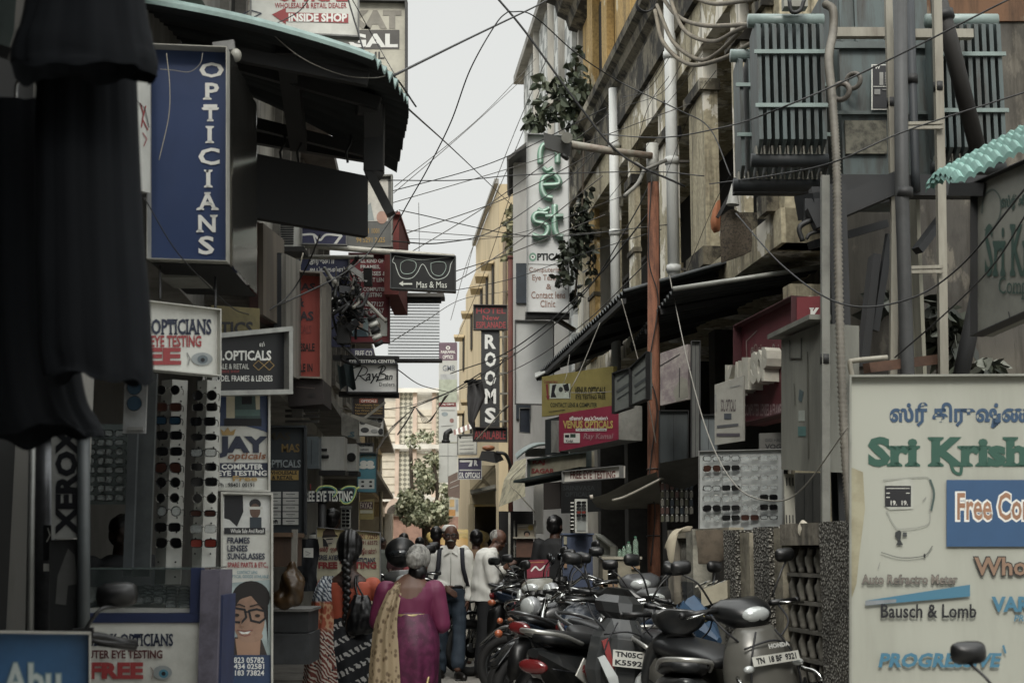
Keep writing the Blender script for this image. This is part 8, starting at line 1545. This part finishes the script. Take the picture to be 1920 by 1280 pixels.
def _pal(n, l, b):
    tc = n.new('ShaderNodeTexCoord'); sx = n.new('ShaderNodeSeparateXYZ'); l(tc.outputs['Object'], sx.inputs[0])
    v = texn(n, l, 'Voronoi', 26, (1, 1, 1)); w_ = texn(n, l, 'Wave', 13, (1, 1, 1), (0, R(45), 0), Distortion=9.0)
    low = mixn(n, l, mrange(n, l, w_.outputs['Fac'], .5, .62), lin('6d2412'), lin('a9a294')); low = mixn(n, l, mrange(n, l, v.outputs['Distance'], .18, .28), lin('1b2028'), low)
    mid = mixn(n, l, mrange(n, l, v.outputs['Distance'], .5, .7), lin('9a3c0e'), lin('b98a5a')); up = mixn(n, l, mrange(n, l, w_.outputs['Fac'], .4, .6), lin('9ea3a6'), lin('2c3a4c'))
    x = mixn(n, l, mrange(n, l, sx.outputs[2], .80, .84), low, mid); l(mixn(n, l, mrange(n, l, sx.outputs[2], 1.015, 1.03), x, up), b.inputs['Base Color'])
PAL = nodemat('rust_print_pallu', _pal, .7)
Yp = 10.8; k = Yp / 2667
def lx(px, c): return (px - c) * k
def lz(py): return CAMZ - (py - 1030) * k
r = thing('person', 'woman with a long black braid in orange blouse and dark printed sari seen from behind', 'person', (XG(655, Yp), Yp, 0)); C0 = 655
SK3 = M('4b2e20', .5, dirt=.06, dcol='2d1b14', sc=12)
mb = MB(); mb.ell((0, .03, 1.42), (.078, .09, .11), SK3, 16, 12); mb.ell((0, .09, 1.38), (.05, .05, .06), SK3); mb.limb([(0, 0, 1.16), (0, .02, 1.33)], [.062, .054], SK3)
torso(mb, [(0, 0, .8, .145, .1), (0, 0, .92, .13, .095), (0, 0, 1.08, .15, .1), (0, 0, 1.17, .15, .085), (0, 0, 1.215, .09, .06), (0, 0, 1.24, .06, .055)], SK3)
AR = [(.185, .0, 1.13), (.265, .06, .99), (.2, .25, .95)]; AL = [(-.18, .0, 1.13), (-.22, .05, .92), (-.16, .24, .9)]
for A_ in (AR, AL): mb.limb(A_, [.05, .04, .028], SK3)
SKIN_, SKIN = SKIN, SK3
hand(mb, AR[2], (-.3, 1, -.1), (0, 0, 1), .95, .6, -1); hand(mb, AL[2], (.2, 1, -.1), (0, 0, 1), .95, .6, 1)
for q in (-1, 1): mb.limb([(q * .08, 0, .8), (q * .085, 0, .45), (q * .08, 0, .07)], [.085, .055, .036], SK3); mb.limb([(q * .08, -.03, .035), (q * .085, .12, .02)], [.03, .022], SK3)
mb.fused('body', SK3, r, voxel=.0085, it=2)
ORB = M('c2480f', .65, dirt=.08, sc=4, dcol='5d1d08')
mb = MB(); torso(mb, [(0, .0, .885, .148, .108), (0, .0, .96, .147, .11), (0, .0, 1.06, .168, .115), (0, .0, 1.12, .18, .108), (0, .0, 1.16, .168, .098)], ORB); mb.limb([(.165, .0, 1.135), AR[0], AR[1]], [.06, .068, .058], ORB); mb.limb([(-.165, 0, 1.135), AL[0], AL[1]], [.06, .066, .058], ORB)
ob = mb.fused('blouse', ORB, r, voxel=.010, it=3, wr=cloth_noise(.006, 9))
def scoop(ob, cx, half, zt, depth, back=-1):   # cut a round neck into the back and front
    bm = bmesh.new(); bm.from_mesh(ob.data)
    dl = [v for v in bm.verts if abs(v.co.x - cx) < half and v.co.z > zt - depth * (1 - (abs(v.co.x - cx) / half) ** 2.2)]
    bmesh.ops.delete(bm, geom=dl, context='VERTS'); bm.to_mesh(ob.data); bm.free()
scoop(ob, 0.0, .1, 1.2, .085)
mb = MB(); mb.ell((0, .0, 1.43), (.1, .105, .125), HAIR, 20, 14); mb.ell((0, -.05, 1.37), (.085, .06, .09), HAIR, 16, 12); mb.limb([(0, -.09, 1.33), (0, -.1, 1.27)], [.04, .034], HAIR); mb.fused('hair', HAIR, r, voxel=.0095, it=2, wr=lambda c: .003 * math.sin(c.x * 160))
mb = MB()
for i in range(22):
    t = i / 21; z = 1.31 - .52 * t; x = .012 * math.sin(t * 3) - .01 + .012 * (1 if i % 2 else -1); mb.ell((x, -.125 - .015 * math.sin(t * 3), z), (.029 - .014 * t, .024 - .01 * t, .024), HAIR, 10, 8)
mb.fused('braid', HAIR, r, voxel=.006, it=1)
def skirt(r, rows, mat, nm, amp=.012, seed=0, nf=9):
    mb = MB(); out = []
    for j, (cx, cy, z, rx, ry) in enumerate(lo2(rows)):
        ring = []
        for i in range(72):
            a = 2 * math.pi * i / 72; f = 1 + amp / max(.05, rx) * (math.sin(a * nf + z * 5 + seed) * (1.1 - z) + .7 * noise.noise(V((math.cos(a) * 3, math.sin(a) * 3, z * 4 + seed))))
            ring.append(V((cx + rx * f * math.cos(a), cy + ry * f * math.sin(a), z)))
        out.append(ring)
    mb.loft(out, mat); return mb.build(nm, r)
def lo2(rows):
    cols = [spline([V((q[c], 0, 0)) for q in rows], 6) for c in range(5)]
    return [tuple(cols[c][i].x for c in range(5)) for i in range(len(cols[0]))]
skirt(r, [(0, 0, .905, .15, .112), (.01, -.01, .8, .178, .14), (.01, -.02, .68, .188, .16), (.0, -.01, .45, .18, .15), (-.01, 0, .2, .175, .15), (-.01, 0, .03, .185, .16)], SKT, 'sari_skirt')
def sheet(r, rows, mat, nm, amp=.012, n=24, fr=5):
    """hanging cloth: rows of (x0, x1, y, z)"""
    mb = MB(); out = []; rs = [[spline([V((q[c], 0, 0)) for q in rows], 6)[i].x for c in range(4)] for i in range((len(rows) - 1) * 6 + 1)]
    for j, (x0, x1, y, z) in enumerate(rs):
        out.append([V((x0 + (x1 - x0) * i / n, y - .06 * math.sin(i / n * math.pi) + amp * math.sin(i / n * math.pi * fr + j * .05 + noise.noise(V((i * .1, j * .1, 0)))), z)) for i in range(n + 1)])
    mb.loft(out, mat, cap=False, closed=False); mb.loft([[p + V((0, .006, 0)) for p in q] for q in out], mat, cap=False, closed=False); return mb.build(nm, r)
sheet(r, [(lx(606, C0), lx(626, C0) , .04, 1.205), (lx(600, C0), lx(626, C0), -.09, 1.15), (lx(592, C0), lx(628, C0), -.13, 1.04), (lx(588, C0), lx(632, C0), -.12, .92), (lx(585, C0), lx(633, C0), -.14, .75), (lx(580, C0), lx(642, C0), -.17, .5), (lx(574, C0), lx(650, C0), -.19, .25), (lx(570, C0), lx(655, C0), -.19, .06)], PAL, 'pallu')
bg_ = thing('handbag', 'slouchy black leather handbag on the braided woman\'s right shoulder', 'bag', (XG(680, Yp), Yp - .16, .95)); ob_ = V((XG(680, Yp), Yp - .16, .95)); q0 = V((XG(655, Yp), Yp, 0))
LEA = M('101113', .28, dirt=.1, sc=8); mb = MB(); bx = XG(682, Yp); mb.loft(lo([[p for p in ering(bx, Yp - .17, z, rx, ry, 20, .8)] for z, rx, ry in ((.78, .06, .03), (.81, .1, .055), (.9, .105, .06), (1.0, .085, .045), (1.07, .055, .02))]), LEA); mb.fused('bag_body', LEA, bg_, ob_, voxel=.01, it=2, wr=cloth_noise(.009, 16, (1.6, 1, .5)))
mb = MB(); mb.tube(spline([(bx - .02, Yp - .17, 1.05), (bx - .045, Yp - .13, 1.14), (bx - .05, Yp - .05, 1.205), (bx - .04, Yp + .05, 1.2), (bx - .01, Yp + .12, 1.1)], 6), .009, LEA, 8); mb.tube(spline([(bx + .02, Yp - .17, 1.06), (bx - .03, Yp - .14, 1.15), (bx - .035, Yp - .05, 1.21), (bx - .02, Yp + .05, 1.2), (bx, Yp + .12, 1.1)], 6), .007, LEA, 8); mb.build('strap', bg_, ob_)
# ---------------------------------------------------------------- woman in magenta
Yp = 9.8; k = Yp / 2667; C0 = 770
def _mag(n, l, b):
    a = texn(n, l, 'Noise', 22, Detail=5.0); v = texn(n, l, 'Voronoi', 30)
    x = mixn(n, l, mrange(n, l, a.outputs['Fac'], .4, .7), lin('4f1338'), lin('6d1a4c')); l(mixn(n, l, mrange(n, l, v.outputs['Distance'], .05, .12, .5, 0), x, lin('8a5a5a')), b.inputs['Base Color'])
MGS = nodemat('magenta_silk', _mag, .5); MGB = M('741148', .6, dirt=.08, sc=5, dcol='3d0a26')
def _gold(n, l, b):
    v = texn(n, l, 'Voronoi', 30, (1, 1, .8)); w_ = texn(n, l, 'Voronoi', 42)
    x = mixn(n, l, mrange(n, l, v.outputs['Distance'], .3, .42), lin('6a5434'), lin('95805a')); x = mixn(n, l, mrange(n, l, v.outputs['Distance'], .1, .16), lin('4d3a22'), x); l(mixn(n, l, mrange(n, l, w_.outputs['Distance'], .05, .14), lin('5d4a2e'), x), b.inputs['Base Color'])
GLD = nodemat('gold_print_pallu', _gold, .6); ZARI = M('a08a4a', .35, .4, dirt=.4, sc=40)
r = thing('person', 'grey haired woman in magenta blouse and sari with a beige printed end seen from behind', 'person', (XG(C0, Yp), Yp, 0)); r.scale = (.93, .93, 1); SKIN = SKIN_; SK4 = M('6a4530', .5, dirt=.06, dcol='3d2519', sc=12)
mb = MB(); hx_ = lx(785, C0); mb.ell((hx_, .03, 1.32), (.076, .09, .11), SK4, 16, 12); mb.ell((hx_, .1, 1.27), (.045, .05, .055), SK4); mb.limb([(0, 0, 1.12), (hx_ * .9, .02, 1.25)], [.075, .06], SK4)
torso(mb, [(0, 0, .75, .16, .12), (0, 0, .92, .145, .12), (0, 0, 1.06, .17, .12), (0, 0, 1.15, .16, .1), (.01, 0, 1.2, .1, .075), (.02, 0, 1.235, .065, .06)], SK4)
AR = [(.185, .0, 1.12), (.235, .0, .9), (.2, .17, .86)]; AL = [(-.18, .0, 1.12), (-.24, .03, .92), (-.18, .2, .9)]
for A_ in (AR, AL): mb.limb(A_, [.058, .048, .032], SK4)
SKIN = SK4; hand(mb, AR[2], (-.3, 1, -.1), (0, 0, 1), .95, .6, -1); hand(mb, AL[2], (.2, 1, -.1), (0, 0, 1), .95, .6, 1); SKIN = SKIN_
for q in (-1, 1): mb.limb([(q * .08, 0, .8), (q * .085, 0, .45), (q * .08, 0, .07)], [.085, .055, .036], SK4); mb.limb([(q * .08, -.03, .035), (q * .085, .12, .02)], [.03, .022], SK4)
mb.fused('body', SK4, r, voxel=.0085, it=2)
mb = MB(); torso(mb, [(0, .0, .93, .152, .132), (0, .0, .99, .162, .136), (0, .0, 1.07, .182, .135), (0, .0, 1.14, .19, .12), (0, .0, 1.18, .165, .1)], MGB); mb.limb([(.16, .0, 1.13), AR[0], AR[1]], [.066, .078, .064], MGB); mb.limb([(-.16, 0, 1.13), AL[0], AL[1]], [.066, .076, .064], MGB)
ob = mb.fused('blouse', MGB, r, voxel=.010, it=3, wr=cloth_noise(.006, 9)); scoop(ob, .0, .125, 1.2, .12)
mb = MB(); mb.ell((hx_, .02, 1.345), (.092, .1, .095), HGREY, 18, 12); mb.ell((hx_ - .02, -.08, 1.33), (.065, .045, .06), HGREY, 14, 10); mb.torus((hx_ - .035, -.115, 1.345), .022, .012, (0.1, 1, .1), HGREY, 16, 8); mb.fused('hair', HGREY, r, voxel=.008, it=1, wr=cloth_noise(.006, 38, (1, 1, 1)))
mb = MB(); mb.ell((hx_, -.02, 1.25), (.07, .07, .06), HAIR, 16, 10); mb.fused('nape_hair', HAIR, r, voxel=.01, it=2, wr=cloth_noise(.006, 30))
skirt(r, [(0, 0, .985, .158, .138), (.02, -.01, .85, .185, .17), (.02, -.02, .7, .195, .185), (.01, -.01, .45, .185, .17), (0, 0, .2, .178, .165), (0, 0, .03, .19, .175)], MGS, 'sari_skirt', seed=4)
mb = MB(); mb.loft([[V((.158 * 1.03 * math.cos(a * .1745), .142 * math.sin(a * .1745) * 1.02, z + .012 * math.sin(a * .1745))) for a in range(36)] for z in (.955, .985)], ZARI); mb.build('zari_belt', r)
mb = MB(); mb.tube(spline([(lx(812, C0), -.1, .62), (lx(806, C0), -.16, .5), (lx(790, C0), -.19, .38), (lx(765, C0), -.2, .28)], 6), .011, ZARI, 8); mb.build('zari_border', r)
sheet(r, [(lx(748, C0), lx(760, C0), .05, 1.205), (lx(732, C0), lx(757, C0), -.06, 1.15), (lx(718, C0), lx(752, C0), -.13, 1.05), (lx(704, C0), lx(748, C0), -.16, .92), (lx(698, C0), lx(752, C0), -.18, .75), (lx(694, C0), lx(758, C0), -.22, .5), (lx(690, C0), lx(764, C0), -.23, .25), (lx(690, C0), lx(768, C0), -.23, .06)], GLD, 'pallu')
# ---------------------------------------------------------------- background people
def folk(label, px, Y, h, yaw, shirt, trou, hair='short', z0=0.0, grp='people farther along the lane', hm=None, braid=False, cap=None, skin='4a2f21', vox=.016, seat=False, stripes=False):
    r = thing('person', label, 'person', (XG(px, Y), Y, z0), grp, R(yaw)); s_ = h / 1.68; r.scale = (s_, s_, s_); S = M(skin, .55, dirt=.05); Hc = V((0, -.02, 1.545))
    mb = MB(); head_vol(mb, Hc, 1.0); mb.limb([(0, 0, 1.38), (0, -.01, 1.47)], [.06, .055], S); torso(mb, [(0, 0, .9, .14, .1), (0, 0, 1.3, .15, .1), (0, 0, 1.4, .07, .06)], S)
    ar = [[(-.19, 0, 1.35), (-.23, .02, 1.08), (-.22, -.1, .88)], [(.19, 0, 1.35), (.23, .02, 1.08), (.22, -.1, .88)]]
    for a in ar: mb.limb(a, [.05, .04, .028], S); hand(mb, a[2], (0, -.2, -1), (1 if a[0][0] > 0 else -1, 0, 0), 1, .4, 1 if a[0][0] < 0 else -1)
    for q in (-1, 1): mb.limb([(q * .085, 0, .9), (q * .095, 0, .48), (q * .095, .02, .08)], [.075, .055, .04], S); mb.limb([(q * .095, .03, .04), (q * .1, -.12, .03)], [.04, .03], S)
    mb.fused('body', S, r, voxel=vox * .75, it=1)
    SM = shirt if not isinstance(shirt, str) else M(shirt, .8, dirt=.1, sc=6); TM = M(trou, .8, dirt=.15, sc=6)
    mb = MB(); torso(mb, [(0, 0, .86, .17, .13), (0, 0, 1.05, .17, .13), (0, 0, 1.25, .185, .13), (0, 0, 1.36, .175, .11), (0, 0, 1.42, .08, .07)], SM)
    for a in ar: mb.limb([a[0], a[1]], [.075, .066], SM)
    mb.fused('shirt', SM, r, voxel=vox, it=2, wr=cloth_noise(.009, 8))
    mb = MB(); torso(mb, [(0, 0, .8, .155, .12), (0, 0, .93, .16, .122)], TM)
    for q in (-1, 1): mb.limb([(q * .083, 0, .85), (q * .095, 0, .48), (q * .095, .02, .1)], [.095, .08, .075], TM)
    mb.fused('trousers', TM, r, voxel=vox, it=2, wr=cloth_noise(.008, 8))
    HM = hm or HAIR; mb = MB(); mb.ell(Hc + V((0, .02, .045)), (.086, .1, .082), HM, 16, 10); mb.ell(Hc + V((0, .05, -.01)), (.078, .065, .07), HM, 14, 10)
    if braid: mb.limb([Hc + V((0, .1, -.04)), Hc + V((0, .135, -.2)), Hc + V((0, .14, -.5))], [.04, .03, .016], HM)
    mb.fused('hair', HM, r, voxel=.012, it=1, wr=cloth_noise(.006, 30))
    if cap: mb = MB(); mb.loft(lo([[V((p.x, p.y + .01, p.z)) for p in ering(0, -.01, Hc.z + z, rx, ry)] for z, rx, ry in ((.045, .09, .108), (.09, .088, .1), (.125, .06, .07), (.13, .01, .01))]), M(cap, .8, dirt=.05)); mb.build('cap', r)
    return r
def _str(a, c, sc):
    def f(n, l, b):
        w_ = texn(n, l, 'Wave', sc, (0, 0, 1), bands_direction='Z'); l(mixn(n, l, mrange(n, l, w_.outputs['Fac'], .45, .55), lin(a), lin(c)), b.inputs['Base Color'])
    return f
STR = nodemat('striped_jersey', _str('1c2126', 'b9b9ae', 4.2), .8); MST = nodemat('maroon_stripe_jersey', _str('4a1c2a', '6d4450', 6), .8)
folk('man in a white skullcap and white shirt just behind the rucksack man', 842, 18.3, 1.72, 12, WSH, '3a3a3a', cap='d5d5cc', hm=HGREY)
folk('man in a brown shirt walking away between the two white shirted men', 893, 18.0, 1.66, 190, '6d4f2c', 'b5b1a2')
folk('man in a striped maroon top walking away', 818, 20.5, 1.74, 175, MST, '24262b')
folk('woman in pink with a long dark braid walking away', 787, 24, 1.62, 185, '9a3f44', '7a2c34', braid=True)
folk('man in a dark checked shirt walking toward the camera far up the lane', 757, 25, 1.7, 0, '4a2a2e', '22242a')
folk('small man in grey green by the white boundary wall', 716, 30, 1.66, 60, '6d746d', '2a2c30')
folk('child height figure in a white cap far up the lane', 775, 30, 1.5, 170, '8a5a50', '2c2c30', cap='c9c9c0')
folk('man in a black and white striped jersey standing by the left stalls', 622, 15.0, 1.72, 165, STR, '20242a', z0=.12)
folk('shopkeeper in black inside the dark shop by the blue cabinet', 1040, 15.4, 1.68, 150, '121417', '15171a', grp='people inside the dark shops', z0=.1)
folk('person in a red shirt half hidden beside the kiosk', 1018, 16.4, 1.5, 100, '6d1418', '20242a', grp='people inside the dark shops')
folk('shadowy shopkeeper leaning behind the glass counter', 228, 8.6, 1.62, 30, '15181c', '14161a', grp='people inside the dark shops', skin='2d1f18')
# ================================================================ clothes hanging at the left edge
def _drk(n, l, b):
    a = texn(n, l, 'Noise', 3, (1, 1, .3), Detail=4.0); l(mixn(n, l, a.outputs['Fac'], lin('07090c'), lin('10161d')), b.inputs['Base Color'])
DRK = nodemat('navy_black_cloth', _drk, .85, .2)
def garment(label, outl, Y, th, folds, seed):
    """outl: rows of (y, xl, xr) in the photo; a hollow draped garment with depth"""
    o_ = P((outl[0][1] + outl[0][2]) / 2, outl[0][0], Y); r_ = thing('hanging_garment', label, 'garment', o_, 'dark clothes hung at the left edge'); mb = MB(); rings = []
    cols = [spline([V((q[c], 0, 0)) for q in outl], 6) for c in range(3)]
    for j in range(len(cols[0])):
        y, xl, xr = (cols[c][j].x for c in range(3)); a, b = P(xl, y, Y), P(xr, y, Y); c_ = (a + b) / 2; w_ = (b - a).length / 2; ring = []
        for i in range(64):
            t = 2 * math.pi * i / 64; f = 1 + .035 * math.sin(t * folds + seed + j * .04) + .025 * math.sin(t * folds * 2.3 + j * .02) + .05 * noise.noise(V((math.cos(t) * 2, math.sin(t) * 2, j * .15 + seed)))
            hm_ = max(0, j / (len(cols[0]) - 1) - .75) * 4
            ring.append(c_ + V((0, 0, hm_ * .05 * noise.noise(V((math.cos(t) * 1.3, math.sin(t) * 1.3, seed))))) + V((w_ * math.cos(t) * (1 if abs(math.cos(t)) > .9 else f), th * math.sin(t) * f * 1.2, .01 * noise.noise(V((i * .3, j * .3, seed))))))
        rings.append(ring)
    mb.loft(rings, DRK, cap=False); mb.build('cloth', r_, o_); mb = MB(); mb.tube([rings[0][0] + V((0, 0, .01)), rings[0][32] + V((0, 0, .01))], .008, IRON, 6); mb.tube(spline([o_, o_ + V((0, 0, .06)), o_ + V((.03, 0, .09)), o_ + V((.05, 0, .05))], 5), .004, CHR, 5); mb.build('hanger', r_, o_)
garment('black garment hung highest with a flared sleeve beside the blue light box', [(-60, 60, 262), (40, 40, 278), (90, 22, 290), (118, 20, 296), (135, 22, 294)], 3.0, .05, 9, 1)
garment('long navy black garment reaching past the white hanging board', [(-40, 80, 250), (150, 70, 256), (300, 66, 262), (450, 66, 270), (560, 68, 280), (640, 70, 285), (690, 80, 287), (708, 84, 286)], 3.15, .06, 11, 2)
garment('shorter black garment hanging low at the extreme left', [(200, -60, 120), (400, -60, 130), (600, -60, 140), (740, -50, 160), (800, -40, 190), (815, -36, 196)], 3.3, .06, 9, 3)
o = P(20, 0, 3.6); r = thing('corner_awning', 'grey blue sheet of a shop blind at the top left corner', 'awning', o); mb = MB(); mb.loft([[P(-80, -60, 3.6), P(34, -60, 3.6)], [P(-80, 60, 3.7), P(26, 60, 3.7)], [P(-80, 90, 3.8), P(14, 102, 3.8)]], M('5d6f70', .6, dirt=.3), cap=False, closed=False); mb.build('sheet', r, o); mb = MB(); mb.beam(P(-80, 70, 3.66), P(20, 102, 3.66), .02, .03, IRON); mb.build('hem_bar', r, o)
sign('dim_sign', 'barely visible dark signboard with faint lettering at the left edge', -60, 350, 480, 3.9, 56, 380, 470, 4.2, .03, M('10120f', .8), [('t', 'Cotton', 6, 418, 52, 432, M('1d221c'), .02)])
